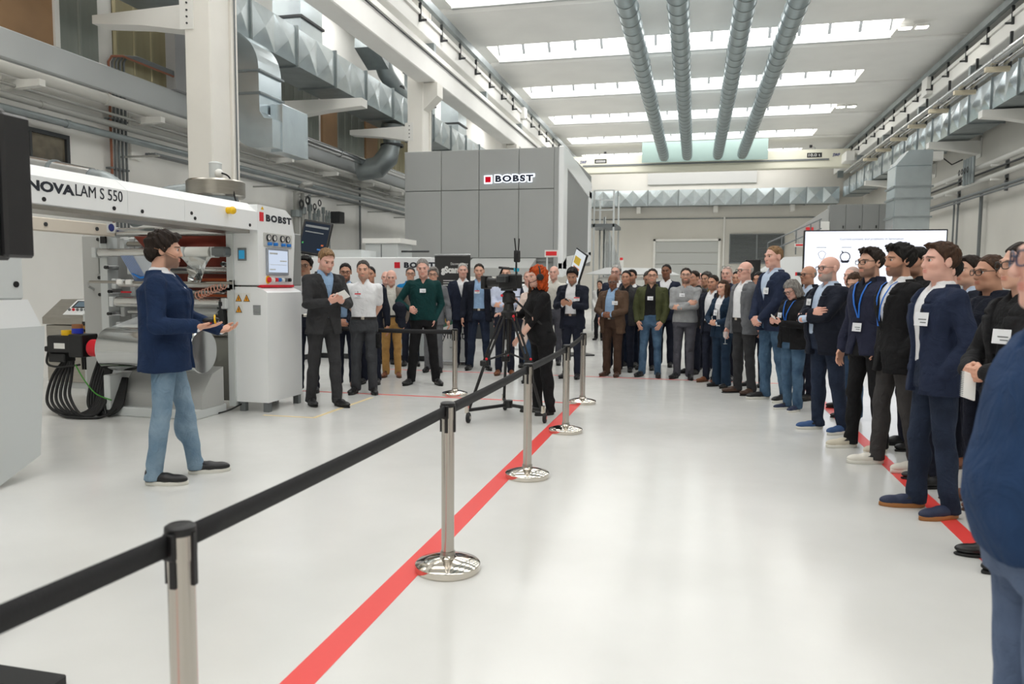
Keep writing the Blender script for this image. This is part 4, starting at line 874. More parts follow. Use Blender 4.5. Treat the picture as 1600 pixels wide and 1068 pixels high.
# machine with stairs at the right rear
rm = thing('rear_machine', 'white machine with railed platform left of the projection screen', 'machine', (0, 24, 0))
MB().prism([(2.0, 1.1), (3.6, 1.2), (3.6, 2.35), (2.6, 2.3), (2.0, 1.9)], 'y', 0, 3).build('body', M_mw, rm); MB().box(2.0, 3.6, .2, 2.8, 0, 1.1).build('base', M_mg, rm)
MB().box(2.95, 3.15, -.01, 0, 1.75, 1.85).build('dark_plate', M_dark, rm); MB().box(2.9, 2.95, -.012, 0, 1.75, 1.85).build('red_plate', M_red, rm)
for x in (2.1, 2.5, 2.9, 3.3, 3.55): MB().tube([(x, .1, 2.2+.2*(x-2)), (x, .1, 2.75+.5*(x-2.2))], .02, 6).build('rail_post', M_cond, rm)
for dz in (0, .28): MB().tube([(2.1, .1, 2.45+dz), (3.6, .1, 3.15+dz)], .02, 6).build('hand_rail', M_cond, rm)
MB().box(2.85, 3.15, -.05, 0, 2.6, 2.7).build('sign', M_white, rm); MB().box(2.88, 3.08, -.055, -.05, 2.63, 2.68).build('sign_strip', M_red, rm)
rc = thing('electrical_cabinet', 'row of dark grey electrical cabinets above the projection screen', 'cabinet', (0, 30, 0))
for k in range(4):
    b_ = MB().bbox(4.75+k*.56, 5.30+k*.56, 0, .6, 2.9, 4.42, .01).build('cabinet_door', M_pressd, rc)
    MB().box(5.2+k*.56, 5.24+k*.56, -.02, 0, 3.55, 3.65).build('handle', M_black, b_)
MB().box(4.6, 7.1, -.4, .6, 2.8, 2.9).build('platform', M_cond, rc)
for x in (4.7, 5.8, 6.9): MB().box(x, x+.1, 0, .1, 0, 2.8).build('post', M_cond, rc)
MB().prism([(3.55, 3.5), (4.74, 4.3), (4.74, 3.0), (3.8, 2.9)], 'y', .1, .5).build('sloped_guard', M_mg, rc)
MB().box(3.95, 4.2, -.05, .1, 3.25, 3.6).build('red_panel', M_red, rc); MB().bbox(4.4, 4.75, -.1, .1, 3.3, 3.8, .02).build('white_motor', M_white, rc)
# white demo desk and screens in the middle distance
ds = thing('demo_machine', 'white rounded machine in the middle distance left of the roller door', 'machine', (-2.0, 20.5, 0))
MB().bbox(-.6, 1.2, 0, 2.0, .3, 1.65, .08).build('body', M_white, ds)
MB().prism([(-.9, 1.72), (1.6, 1.72), (1.2, 1.88), (-.3, 1.9)], 'y', -.3, 2.2).build('lid', M_mw, ds); MB().box(-.5, 1.1, .2, 1.8, 0, .3).build('base', M_dark, ds)
tv = thing('display_stand', 'tilted coloured display on a stand beside the man with the phone', 'display', (-2.36, 15.4, 0), math.radians(-58))
q = MB().bbox(-.28, .28, -.02, .02, -.4, .4, .008).build('housing', M_black, tv); q.location = (0, 0, 1.75); q.rotation_euler = (math.radians(-10), math.radians(18), 0)
MB().box(-.25, .25, -.024, -.02, -.37, .37).build('screen', emis('display_glow', (224, 230, 232), 1.0), q)
for a, c in (((-.2, .1, .1, .25), (232, 196, 70)), ((-.15, .15, -.1, .05), (214, 120, 80)), ((-.2, .05, -.3, -.2), (90, 170, 150))): MB().box(a[0], a[1], -.026, -.024, a[2], a[3]).build('screen_mark', mat('dm_%d' % c[0], c, .5), q)
MB().cyl((0, .05, 0), (0, .05, 1.7), .03, 10).build('pole', M_black, tv); MB().bbox(-.3, .3, -.25, .3, 0, .03, .01).build('foot', M_black, tv)
kk = thing('control_desk', 'white operator console behind the camera operator', 'machine', (-3.1, 16.2, 0))
MB().bbox(-.9, -.1, 0, .8, 0, 1.45, .03).build('body', M_mw, kk); MB().box(-.8, -.3, -.012, 0, 1.0, 1.35).build('screen', emis('console_screen', (120, 180, 200), .6), kk)
MB().box(-.15, .15, .3, .36, 2.05, 2.2).build('sign', M_white, kk); MB().box(-.12, .12, .29, .3, 2.08, 2.17).build('sign_strip', M_red, kk); MB().cyl((-.1, .33, 1.4), (-.1, .33, 2.05), .02, 8).build('sign_pole', M_mlg, kk)

# ---- chrome barrier posts with black belts
post = MB().lathe([(.033, .03), (.033, .79), (.0, .79)], (0, 0, 0), 24).mesh('post_tube', 40)
base_ = MB().lathe([(0, 0), (.165, 0), (.168, .004), (.168, .034), (.163, .039), (.10, .058), (.045, .068), (.038, .08), (.033, .085)], (0, 0, 0), 40).mesh('weighted_base', 30)
ring = MB().lathe([(.033, .08), (.038, .08), (.038, .1), (.033, .1)], (0, 0, 0), 24).mesh('base_ring', 40)
head_ = MB().lathe([(.036, .848), (.0375, .852), (.0375, .868), (.030, .873), (0, .873)], (0, 0, 0), 24).mesh('cap', 40)
slot_ = MB().box(-.008, .008, .028, .040, .72, .855).mesh('belt_slot')
for me_, m_ in ((post, M_brush), (base_, M_chrome), (ring, M_steel), (head_, M_black), (slot_, M_black)): me_.materials.append(m_)
capm = MB().lathe([(.032, .785), (.035, .785), (.035, .852), (.032, .852)], (0, 0, 0), 24).mesh('steel_sleeve', 40); capm.materials.append(M_brush)
SP = [(-1.235, 1.60), (-1.205, 3.62), (-1.21, 5.55), (-1.215, 7.35), (-1.315, 9.19), (-3.03, 9.39)]
SL = ['nearest chrome barrier post, cut off by the bottom edge', 'chrome barrier post with its whole base in the foreground', 'third chrome barrier post from the front', 'fourth chrome barrier post from the front', 'farthest chrome barrier post at the corner of the red tapes', 'chrome barrier post left of the video tripod']
for i, (x, y) in enumerate(SP):
    t = thing('barrier_post', SL[i], 'barrier post', (x, y, 0), 0, 'chrome barrier posts')
    share('post_tube', post, (0, 0, 0), t); share('weighted_base', base_, (0, 0, 0), t); share('base_ring', ring, (0, 0, 0), t); share('cap', head_, (0, 0, 0), t); share('steel_sleeve', capm, (0, 0, 0), t)
    for a in range(4): share('belt_slot', slot_, (0, 0, 0), t, (0, 0, math.pi/2*a+.1))
def belt_(label, a, b, sag=.006):
    A, B = Vector((*a, 0)), Vector((*b, 0)); d = (B-A).normalized(); A = A+d*.038; B = B-d*.038; n = Vector((-d.y, d.x, 0))*.001
    vs = []; N = 14
    for i in range(N+1):
        t = i/N; p = A.lerp(B, t); z = .832-sag*4*t*(1-t)
        vs += [p+n+Vector((0, 0, z-.029)), p-n+Vector((0, 0, z-.029)), p-n+Vector((0, 0, z+.029)), p+n+Vector((0, 0, z+.029))]
    o = MB().poly([tuple(v) for v in vs], [(i*4+q, i*4+(q+1) % 4, i*4+4+(q+1) % 4, i*4+4+q) for i in range(N) for q in range(4)]+[(0, 1, 2, 3), (N*4+3, N*4+2, N*4+1, N*4)]).build('webbing', mat('belt_black', (28, 28, 31), .7, bump=.2, bscale=200), None, True)
    r_ = thing('barrier_belt', label, 'barrier belt', (A.x, A.y, 0)); o.parent = r_; o.location = (-A.x, -A.y, 0)
    for p in (A, B): c = MB().bbox(-.008, .008, -.016, .016, -.034, .034, .003).build('belt_clip', M_black, r_); c.location = (p.x-A.x, p.y-A.y, .825); c.rotation_euler = (0, 0, math.atan2(d.y, d.x))
belt_('black barrier belt running out of the left edge from the nearest post', (-1.32, .55), SP[0], .0)
for i, lb in ((0, 'black barrier belt between the nearest post and the second post'), (1, 'black barrier belt between the second and third chrome posts'), (2, 'short black barrier belt between the third and fourth chrome posts'), (3, 'black barrier belt between the fourth and the farthest post')): belt_(lb, SP[i], SP[i+1])
belt_('black barrier belt stretched in front of the man in the green sweater', SP[5], (-4.75, 9.55), .01)

# ---- dark display on a stand at the left edge
td = thing('display_stand', 'large black display on a floor stand cut off by the left edge', 'display', (-2.85, 2.2, 0))
MB().bbox(-.75, .475, -.06, .03, 1.545, 2.08, .015).build('housing', M_black, td); MB().bbox(.44, .497, -.02, .1, 1.555, 2.06, .01).build('side_trim', mat('dark_trim', (38, 38, 40), .4), td)
MB().box(-.1, .06, .04, .12, .04, 1.6).build('pole', M_black, td)
MB().bbox(-.5, .66, -.12, .0, 0, .045, .006).build('foot', M_black, td); MB().bbox(-.2, .0, -.35, .4, 0, .05, .006).build('foot', M_black, td)
# ---- video camera, tripod and dolly
tx, ty = -1.95, 7.93
tp_ = thing('camera_tripod', 'black video tripod on a three-wheeled dolly', 'tripod', (tx, ty, 0))
DL = [(-.36, -.36), (.42, -.15), (-.18, .52)]
hub = MB().cyl((0, 0, .12), (0, 0, .2), .05, 14).build('dolly_hub', M_black, tp_)
for q, (dx, dy) in enumerate(DL):
    MB().tube([(0, 0, .15), (dx, dy, .13)], .02, 8).build('dolly_arm', M_black, tp_)
    cs = MB().tube([(dx, dy, .18), (dx, dy, .1)], .025, 8).build('caster_fork', M_chrome, tp_)
    MB().lathe([(.0, -.016), (.05, -.016), (.055, -.01), (.055, .01), (.05, .016), (0, .016)], (dx+.02, dy-.01, .055), 18, 'x').build('wheel', M_rubber, cs, 40); MB().cyl((dx, dy-.01, .055), (dx+.042, dy-.01, .055), .02, 10).build('axle', M_chrome, cs)
    L_ = MB(); ax, ay = dx*.94, dy*.94; tz = 1.12
    nx, ny = -dy/math.hypot(dx, dy)*.035, dx/math.hypot(dx, dy)*.035
    top = Vector((dx*.14, dy*.14, tz)); mid = Vector((ax*.62+.0, ay*.62, .62)); bot = Vector((ax, ay, .15))
    for s_ in (-1, 1): MB().tube([top+Vector((nx, ny, 0))*s_, mid+Vector((nx, ny, 0))*s_], .013, 8).build('leg', M_black, tp_)
    MB().tube([mid+(top-mid)*.2, bot], .017, 8).build('leg', M_black, tp_)
    MB().bbox(mid.x-.045, mid.x+.045, mid.y-.03, mid.y+.03, mid.z-.03, mid.z+.03, .008).build('leg_lock', M_black, tp_); MB().sph((mid.x+.03, mid.y-.035, mid.z+.05), .014, 8, 6).build('red_lever', M_brand, tp_)
    MB().tube([(0, 0, .72), (ax*.5, ay*.5, .66)], .011, 6).build('spreader', M_black, tp_)
MB().cyl((0, 0, .72), (0, 0, 1.12), .022, 10).build('centre_column', M_black, tp_)
MB().lathe([(0, 1.08), (.08, 1.1), (.085, 1.16), (.06, 1.18), (.05, 1.25), (.07, 1.27), (.07, 1.36), (.04, 1.39), (0, 1.39)], (0, 0, 0), 20).build('fluid_head', M_black, tp_, 40)
MB().tube([(.04, -.05, 1.33), (.2, .1, 1.15), (.32, .22, 1.02)], .012, 8).build('pan_handle', M_black, tp_)
for x, z in ((-.06, 1.34), (.07, 1.12)): MB().sph((x, -.07, z), .016, 8, 6).build('red_knob', M_brand, tp_)
vc = thing('video_camera', 'black broadcast video camera with aerials on the tripod', 'video camera', (tx, ty, 1.39), math.radians(70)); vc.scale = (.82, .82, .9)
MB().bbox(-.07, .07, -.17, .13, .03, .2, .015).build('body', M_black, vc); MB().bbox(-.05, .05, -.1, .1, 0, .03, .005).build('quick_release_plate', M_dark, vc)
MB().lathe([(0, .13), (.05, .13), (.055, .2), (.05, .22), (.06, .28), (.065, .34), (.05, .34), (.045, .3), (0, .3)], (0, 0, .1), 22, 'y').build('lens', M_black, vc, 40)
MB().bbox(-.09, .09, .33, .4, .02, .18, .01).build('lens_hood', M_black, vc)
MB().tube([(0, -.12, .2), (0, -.12, .26), (0, .1, .27), (0, .14, .2)], .014, 8).build('top_handle', M_black, vc)
MB().bbox(.07, .13, -.12, .02, .06, .16, .008).build('viewfinder', M_black, vc); MB().bbox(-.16, -.07, -.05, .1, .1, .18, .01).build('flip_monitor', M_dark, vc)
MB().tube([(.03, .02, .27), (.03, .18, .28)], .014, 8).build('microphone', M_rubber, vc)
tb = MB().bbox(-.05, .03, -.16, -.1, .34, .48, .01).build('wireless_transmitter', M_black, vc)
MB().tube([(-.02, -.13, .2), (-.02, -.13, .34)], .01, 6).build('mount_arm', M_dark, vc)
for x in (-.04, .02): MB().tube([(x, -.13, .48), (x*1.8, -.13, .62)], .009, 6).build('aerial', M_black, tb)
cable('video_cable', [(-.05, -.16, .42), (-.12, -.2, .46), (-.14, -.2, .3), (-.1, -.18, .12)], .009, M_rubber, vc)
MB().box(-.04, .03, -.14, -.1, .23, .27).build('cyan_clip', mat('cyan_clip', (40, 170, 200), .5), vc)
# ================================================================== PEOPLE
class Grid:
    """distance field on a regular grid, meshed by surface nets"""
    def __init__(s, lo, hi, res):
        s.lo = np.array(lo, float); s.res = res
        s.n = np.maximum(3, np.ceil((np.array(hi)-s.lo)/res).astype(int)+1)
        s.ax = [s.lo[i]+res*np.arange(s.n[i]) for i in range(3)]
        s.D = np.full(s.n, .08, np.float32)
    def _blk(s, lo, hi):
        i0 = np.clip(np.floor((np.array(lo)-s.lo)/s.res).astype(int), 0, s.n-1); i1 = np.clip(np.ceil((np.array(hi)-s.lo)/s.res).astype(int)+1, 0, s.n)
        sl = tuple(slice(a, max(a, b)) for a, b in zip(i0, i1))
        return sl, s.ax[0][sl[0]].astype(np.float32)[:, None, None], s.ax[1][sl[1]].astype(np.float32)[None, :, None], s.ax[2][sl[2]].astype(np.float32)[None, None, :]
    def add(s, prim, k=.02, grow=0.):
        fn, lo, hi = prim; m = k+grow+s.res*2
        sl, X, Y, Z = s._blk(np.array(lo)-m, np.array(hi)+m)
        if any(q.stop <= q.start for q in sl): return s
        d = fn(X, Y, Z)-grow; a = s.D[sl]
        if k > 0:
            h = np.maximum(k-np.abs(a-d), 0)/k; s.D[sl] = np.minimum(a, d)-h*h*k*.25
        else: s.D[sl] = np.minimum(a, d)
        return s
    def sub(s, fn, k=.006):
        X, Y, Z = (s.ax[0].astype(np.float32)[:, None, None], s.ax[1].astype(np.float32)[None, :, None], s.ax[2].astype(np.float32)[None, None, :])
        d = -fn(X, Y, Z); a = s.D
        h = np.maximum(k-np.abs(a-d), 0)/k; s.D = (np.maximum(a, d)+h*h*k*.25).astype(np.float32)
        return s
    def warp(s, fn):
        X, Y, Z = (s.ax[0].astype(np.float32)[:, None, None], s.ax[1].astype(np.float32)[None, :, None], s.ax[2].astype(np.float32)[None, None, :])
        s.D = s.D+fn(X, Y, Z).astype(np.float32); return s
    def mesh(s):
        D = s.D.copy()
        for a in range(3):                     # close the surface at the grid border
            for e in (0, -1):
                i = [slice(None)]*3; i[a] = e; D[tuple(i)] = np.maximum(D[tuple(i)], 1e-4)
        S = D < 0
        c = np.zeros(np.array(D.shape)-1, np.int8)
        for dx in (0, 1):
            for dy in (0, 1):
                for dz in (0, 1): c += S[dx:D.shape[0]-1+dx, dy:D.shape[1]-1+dy, dz:D.shape[2]-1+dz]
        act = np.argwhere((c > 0) & (c < 8))
        if not len(act): return np.zeros((0, 3)), np.zeros((0, 4), int)
        vid = np.full(c.shape, -1, np.int32); vid[tuple(act.T)] = np.arange(len(act))
        acc = np.zeros((len(act), 3)); cnt = np.zeros(len(act))
        i, j, k = act.T
        V = {(a, b, e): D[i+a, j+b, k+e] for a in (0, 1) for b in (0, 1) for e in (0, 1)}
        for ax in range(3):
            for p in (0, 1):
                for q in (0, 1):
                    o = [p, q]; o.insert(ax, 0); a = V[tuple(o)]; o2 = list(o); o2[ax] = 1; b = V[tuple(o2)]
                    m = (a < 0) != (b < 0); t = np.where(m, a/np.where(m, a-b, 1), 0)
                    for d in range(3): acc[:, d] += m*(t if d == ax else o[d])
                    cnt += m
        verts = s.lo+(act+acc/cnt[:, None])*s.res
        faces = []
        for ax in range(3):
            sl0 = [slice(None)]*3; sl1 = [slice(None)]*3; sl0[ax] = slice(0, -1); sl1[ax] = slice(1, None)
            A, B = S[tuple(sl0)], S[tuple(sl1)]
            e = np.argwhere(A != B); u, w = [d for d in range(3) if d != ax]
            if ax == 1: u, w = w, u
            ok = (e[:, u] > 0) & (e[:, w] > 0) & (e[:, u] < D.shape[u]-1) & (e[:, w] < D.shape[w]-1); e = e[ok]
            q = []
            for du, dw in ((1, 1), (0, 1), (0, 0), (1, 0)):
                f = e.copy(); f[:, u] -= du; f[:, w] -= dw; q.append(vid[tuple(f.T)])
            q = np.stack(q, 1); inside = A[tuple(e.T)]
            q[~inside] = q[~inside][:, ::-1]
            faces.append(q)
        return verts, np.concatenate(faces)
def capsule(a, b, ra, rb):
    a = np.array(a, np.float32); b = np.array(b, np.float32); ab = b-a; L = float(ab@ab)+1e-9; m = max(ra, rb)
    def fn(X, Y, Z):
        px, py, pz = X-a[0], Y-a[1], Z-a[2]
        t = np.clip((px*ab[0]+py*ab[1]+pz*ab[2])/L, 0, 1)
        return np.sqrt((px-t*ab[0])**2+(py-t*ab[1])**2+(pz-t*ab[2])**2)-(ra+(rb-ra)*t)
    return fn, np.minimum(a, b)-m, np.maximum(a, b)+m
def ellip(c, r):
    c = np.array(c, np.float32); r = np.array(r, np.float32)
    def fn(X, Y, Z):
        k = np.sqrt(((X-c[0])/r[0])**2+((Y-c[1])/r[1])**2+((Z-c[2])/r[2])**2)
        return (k-1)*min(r)*(.6+.4*np.minimum(k, 1.5))
    return fn, c-r, c+r
def stackp(prof, pad=0., zlo=None, zhi=None, p=2.4):
    """stack of ellipses: rows (z, cx, cy, rx, ry)"""
    P = np.array(prof, float); zl = P[0, 0] if zlo is None else zlo; zh = P[-1, 0] if zhi is None else zhi
    def fn(X, Y, Z):
        z = Z.ravel(); g = lambda i: np.interp(z, P[:, 0], P[:, i]).astype(np.float32)[None, None, :]
        rx, ry = g(3)+pad, g(4)+pad
        q = ((np.abs(X-g(1))/rx)**p+(np.abs(Y-g(2))/ry)**p)**(1/p)
        return np.maximum((q-1)*np.minimum(rx, ry), np.maximum(zl-Z, Z-zh))
    R = P[:, 3].max()+pad; Ry = P[:, 4].max()+pad
    return fn, np.array((P[:, 1].min()-R, P[:, 2].min()-Ry, zl)), np.array((P[:, 1].max()+R, P[:, 2].max()+Ry, zh))
def folds(seed, amp, f=1.):
    r = np.random.default_rng(seed); k = r.normal(0, 1, (4, 3))*np.array((17, 17, 15))*f; ph = r.uniform(0, 6, 6)
    def fn(X, Y, Z):
        a = np.sin(k[0, 0]*X+k[0, 1]*Y+k[0, 2]*Z+ph[0]); b = np.sin(k[1, 0]*X+k[1, 1]*Y+k[1, 2]*Z+ph[1]+1.6*a)
        c = np.sin(k[2, 0]*X+k[2, 1]*Y+k[2, 2]*Z+ph[2]+1.4*b)
        return amp*(b*.55+c*.45)*(1-.35*a)
    return fn
def np_mesh(name, v, f, smooth=True, colors=None):
    me = bpy.data.meshes.new(name)
    me.vertices.add(len(v)); me.vertices.foreach_set('co', np.asarray(v, np.float32).ravel())
    tri = f[:, 3] < 0 if f.shape[1] == 4 else None
    n = len(f); me.loops.add(n*4); me.loops.foreach_set('vertex_index', f.astype(np.int32).ravel())
    me.polygons.add(n); me.polygons.foreach_set('loop_start', np.arange(0, n*4, 4, dtype=np.int32)); me.polygons.foreach_set('loop_total', np.full(n, 4, np.int32))
    me.update(calc_edges=True)
    if smooth: me.shade_smooth()
    if colors is not None:
        a = me.color_attributes.new('Col', 'FLOAT_COLOR', 'POINT'); c = np.ones((len(v), 4), np.float32); c[:, :3] = colors; a.data.foreach_set('color', c.ravel())
    return me
def rotm(ax, deg):
    return np.array(Matrix.Rotation(math.radians(deg), 3, ax))
def skin_material():
    m = bpy.data.materials.new('skin'); m.use_nodes = True; nt = m.node_tree; b = nt.nodes['Principled BSDF']
    a = nt.nodes.new('ShaderNodeVertexColor'); a.layer_name = 'Col'; nt.links.new(a.outputs[0], b.inputs['Base Color'])
    b.inputs['Roughness'].default_value = .5; b.inputs['Specular IOR Level'].default_value = .35
    return m
M_skin = skin_material()
def cloth(name, c, rough=.85, var=.22, bump=.25, sc=9, fine=False):
    return mat('cloth_'+name, c, rough, 0, var, sc, .75, 8, spec=.2, bdist=.03, bdistort=1.3)
def denim(name, c, c2): return mat('denim_'+name, c, .85, 0, .4, 5.5, .75, 9, spec=.2, col2=c2, vdetail=5, bdist=.028, bdistort=1.5)
def hairm(name, c): return mat('hair_'+name, c, .62, 0, .5, 60, .9, 90, stretch=(1, 1, .25), spec=.22)
SK = dict(fair=(226, 184, 166), light=(212, 166, 144), tan=(194, 146, 122), olive=(186, 142, 118), brown=(130, 90, 70), pink=(222, 174, 158))
HC = dict(black=(26, 23, 22), dark=(44, 34, 28), brown=(74, 52, 38), grey=(146, 142, 138), silver=(186, 184, 180), saltpepper=(78, 74, 71), blond=(150, 118, 84), red=(204, 84, 30), white=(205, 202, 198))
# ---------------------------------------------------------------- head
def make_head(seed, res, skin, hairc, style, beard, wide=1., female=False, nose=1., jaw=1.):
    r = np.random.default_rng(seed); w = wide*(.94 if female else 1.)
    g = Grid((-.105, -.125, -.20), (.105, .145, .14), res)
    j = r.uniform(-1, 1, 8)
    g.add(ellip((0, -.014, .034), (.077*w, .099, .087)), 0)
    g.add(ellip((0, .022, -.030), (.063*w, .074, .088)), .03)
    g.add(ellip((0, .038, -.083), (.050*w*jaw*(.88 if female else 1), .046, .030)), .03)
    g.add(ellip((0, .073, -.104), (.021*jaw, .017, .016)), .02)
    for sx in (-1, 1):
        g.add(ellip((sx*.043*w, .056, -.022), (.022, .028, .024)), .02)
        g.add(ellip((sx*.045*w, .015, -.075), (.014, .03, .025)), .02)
    g.add(capsule((-.034*w, .088, .026), (.034*w, .088, .026), .011, .011), .016)
    for sx in (-1, 1): g.sub(ellip((sx*.032*w, .106, .006), (.021, .017, .0125))[0], .012)
    ny = (.104 if not female else .099)*nose
    g.add(capsule((0, .088, .018), (0, ny, -.026), .0085, .0115 if not female else .0095), .012)
    g.add(ellip((0, ny-.002, -.034), ((.0165 if not female else .0135)*nose, .012, .0095)), .008)
    g.add(ellip((0, .092, -.0585), (.021, .009, .0052)), .007)
    g.add(ellip((0, .091, -.0700), (.019, .0095, .0060)), .007)
    g.sub(ellip((0, .103, -.0640), (.026, .008, .0016))[0], .003)
    for sx in (-1, 1):
        g.add(ellip((sx*.080*w, -.012, -.004), (.011, .022, .034)), .006)
        g.sub(ellip((sx*.092*w, -.006, -.002), (.008, .012, .02))[0], .004)
    nr = .047 if female else .057
    g.add(capsule((0, -.018, -.055), (0, -.036, -.20), nr, nr+.006), .02)
    if beard == 'full': g.add(ellip((0, .046, -.088), (.056*w*jaw, .052, .042)), .02)
    v, f = g.mesh()
    sk = np.array([lin(q) for q in SK[skin]]); hc = np.array([lin(q) for q in HC[hairc]])
    col = np.tile(sk, (len(v), 1)); x, y, z = v.T
    sm = lambda d, e: np.clip(.5-d/e, 0, 1)[:, None]
    def paint(m, c):
        nonlocal col
        col = col*(1-m)+np.array(c)*m
    cheek = sm(np.hypot(np.abs(x)-.045, (z+.03))-.02, .03)*.35*(y > .03)[:, None]; paint(cheek, sk*np.array((1.05, .82, .78)))
    lips = sm(np.maximum(np.abs(x)/.024, np.abs(z+.0645)/.0115)-1, .5)*(y > .07)[:, None]
    if beard: 
        bm = np.clip((-.045-z+.55*np.maximum(0, .06-y))/.012, 0, 1)*np.clip((y+.005)/.02, 0, 1)*np.clip((z+.135)/.015, 0, 1)
        must = sm(np.maximum(np.abs(x)/.032, np.abs(z+.047)/.008)-1, .6)[:, 0]*(y > .07)
        if beard == 'goatee': bm = bm*(np.abs(x) < .03)*(y > .05)
        bm = np.maximum(bm, must)*(1-lips[:, 0]); paint((bm*{'stubble': .42, 'short': .72, 'full': .85, 'goatee': .7}[beard])[:, None], hc*.9+sk*.1)
    paint(lips*.7, sk*np.array((.86, .52, .52)) if not female else np.array((.42, .10, .10)))
    brow = sm(np.maximum(np.abs(np.abs(x)-.034)/.019, np.abs(z-.0285+.25*np.abs(np.abs(x)-.03))/.0052)-1, .5)*(y > .055)[:, None]; paint(brow*.85, hc*.8)
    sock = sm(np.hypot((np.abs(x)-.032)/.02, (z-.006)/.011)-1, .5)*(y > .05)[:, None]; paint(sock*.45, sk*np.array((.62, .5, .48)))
    if style in ('bald', 'fringe') : pass
    elif style == 'shaved':
        cap = np.clip((z-np.interp(y, (-.12, -.05, -.01, .02, .05, .09), (-.06, -.05, .0, .02, .07, .085)))/.012, 0, 1); paint((cap*.6)[:, None], hc)
    # eyes
    parts = [(v, f, col)]
    for sx in (-1, 1):
        e = MB().sph((0, 0, 0), .0125, 12, 8); ev = np.array(e.v)[:, [0, 2, 1]]; ev[:, 0] *= -1
        ec = np.where((ev[:, 1] > .0095)[:, None], (.015, .012, .01), np.where((ev[:, 1] > .0078)[:, None], (.06, .035, .02), (.72, .70, .68)))
        ef = np.array([list(q) if len(q) == 4 else [q[0], q[1], q[2], q[2]] for q in e.f])
        parts.append((ev+np.array((sx*.0315*w, .0785, .006)), ef, ec))
    return parts
def make_hair(seed, res, style, wide=1.):
    if style in ('bald', 'shaved', None): return None
    r = np.random.default_rng(seed+99); w = wide
    big = style in ('long', 'bob', 'redbob', 'tied')
    g = Grid((-.15, -.175, -.34 if style in ('long', 'redbob', 'bob') else -.14), (.15, .15, .175), res)
    vol = dict(short=.0075, neat=.011, thick=.022, curly=.026, fringe=.007, long=.014, bob=.02, redbob=.03, tied=.012, quiff=.017, tousled=.022, crop=.005)[style]
    g.add(ellip((0, -.016, .036), (.078*w+vol*.75, .100+vol*.7, .087+vol)), 0)
    if style in ('quiff', 'thick'): g.add(ellip((0, .06, .105), (.055, .045, .03)), .02)
    if style == 'neat': g.add(ellip((.012, .055, .100), (.058, .04, .022)), .02)
    if style == 'tousled': g.add(ellip((0, -.08, -.03), (.062, .045, .05)), .03); g.add(ellip((0, .05, .098), (.058, .045, .026)), .02)
    if style in ('bob', 'redbob'):
        k = .022 if style == 'redbob' else 0
        for sx in (-1, 1): g.add(capsule((sx*.075, -.01, .0), (sx*(.085+k), -.005, -.085-k*1.5), .036, .034), .03); g.add(capsule((sx*.05, -.07, .0), (sx*.06, -.08, -.11-k*1.5), .045, .038), .03)
    if style == 'long':
        for sx in (-1, 1): g.add(capsule((sx*.07, .005, .02), (sx*.085, .025, -.27), .028, .026), .03); g.add(capsule((sx*.045, -.07, .0), (sx*.06, -.075, -.29), .045, .04), .03)
    if style == 'tied': g.add(ellip((0, -.125, .0), (.035, .035, .04)), .02)
    if style in ('curly', 'redbob'):
        for q in range(40):
            p = r.normal(0, 1, 3); p /= np.linalg.norm(p); 
            if style == 'redbob': c = np.array((p[0]*.1, -.03+p[1]*.1, -.03+p[2]*.13))
            else: p[2] = abs(p[2])*.9; c = np.array((p[0]*.088, -.02+p[1]*.108, .045+p[2]*.1))
            g.add(ellip(c, (.02, .02, .02)), .01)
    ys = (-.14, -.09, -.05, -.022, -.004, .012, .03, .05, .066, .09, .13)
    hl = {'long': (-.5, -.5, -.5, -.5, -.5, -.5, -.5, .04, .07, .085, .1), 'bob': (-.5, -.5, -.5, -.5, -.5, -.5, -.02, .05, .065, .075, .1), 'redbob': (-.5, -.5, -.5, -.5, -.5, -.5, -.03, .045, .062, .07, .1),
          'tied': (-.09, -.08, -.06, -.03, .0, .0, .03, .055, .075, .088, .1), 'tousled': (-.11, -.10, -.085, -.05, -.03, -.01, .02, .04, .06, .07, .085),
          'thick': (-.09, -.08, -.07, -.04, -.02, -.01, .02, .045, .07, .085, .095)}.get(style, (-.085, -.075, -.06, -.022, -.006, -.004, .034, .062, .084, .096, .105))
    g.sub(lambda X, Y, Z: (Z-np.interp(Y.ravel(), ys, hl).astype(np.float32)[None, :, None])+0*X, .008)
    if style == 'fringe': g.sub(lambda X, Y, Z: (.042-.25*(Y+.05)-Z)+0*X, .008)
    if style in ('long', 'bob', 'redbob'):
        g.sub(lambda X, Y, Z: np.maximum(np.maximum(np.abs(X)-(.062+.0*Z), -(Y-.012)), Z-.062), .012)   # opening for the face
        g.sub(lambda X, Y, Z: np.sqrt(X**2+(Y+.012)**2)-.055+np.maximum(0, Z+.075)*3, .012)              # room for the neck
    k = r.normal(0, 1, (3, 3))
    amp = dict(curly=.004, thick=.0035, quiff=.0035, tousled=.005, redbob=.006, long=.003, bob=.004).get(style, .0026)
    fz = 25 if style in ('long', 'bob') else 70
    g.warp(lambda X, Y, Z: amp*(np.sin(130*X+40*Y+fz*Z+3*np.sin(40*Y+20*Z))+np.sin(95*Y-60*X+fz*Z+2*np.sin(50*X))))
    v, f = g.mesh(); return v, f
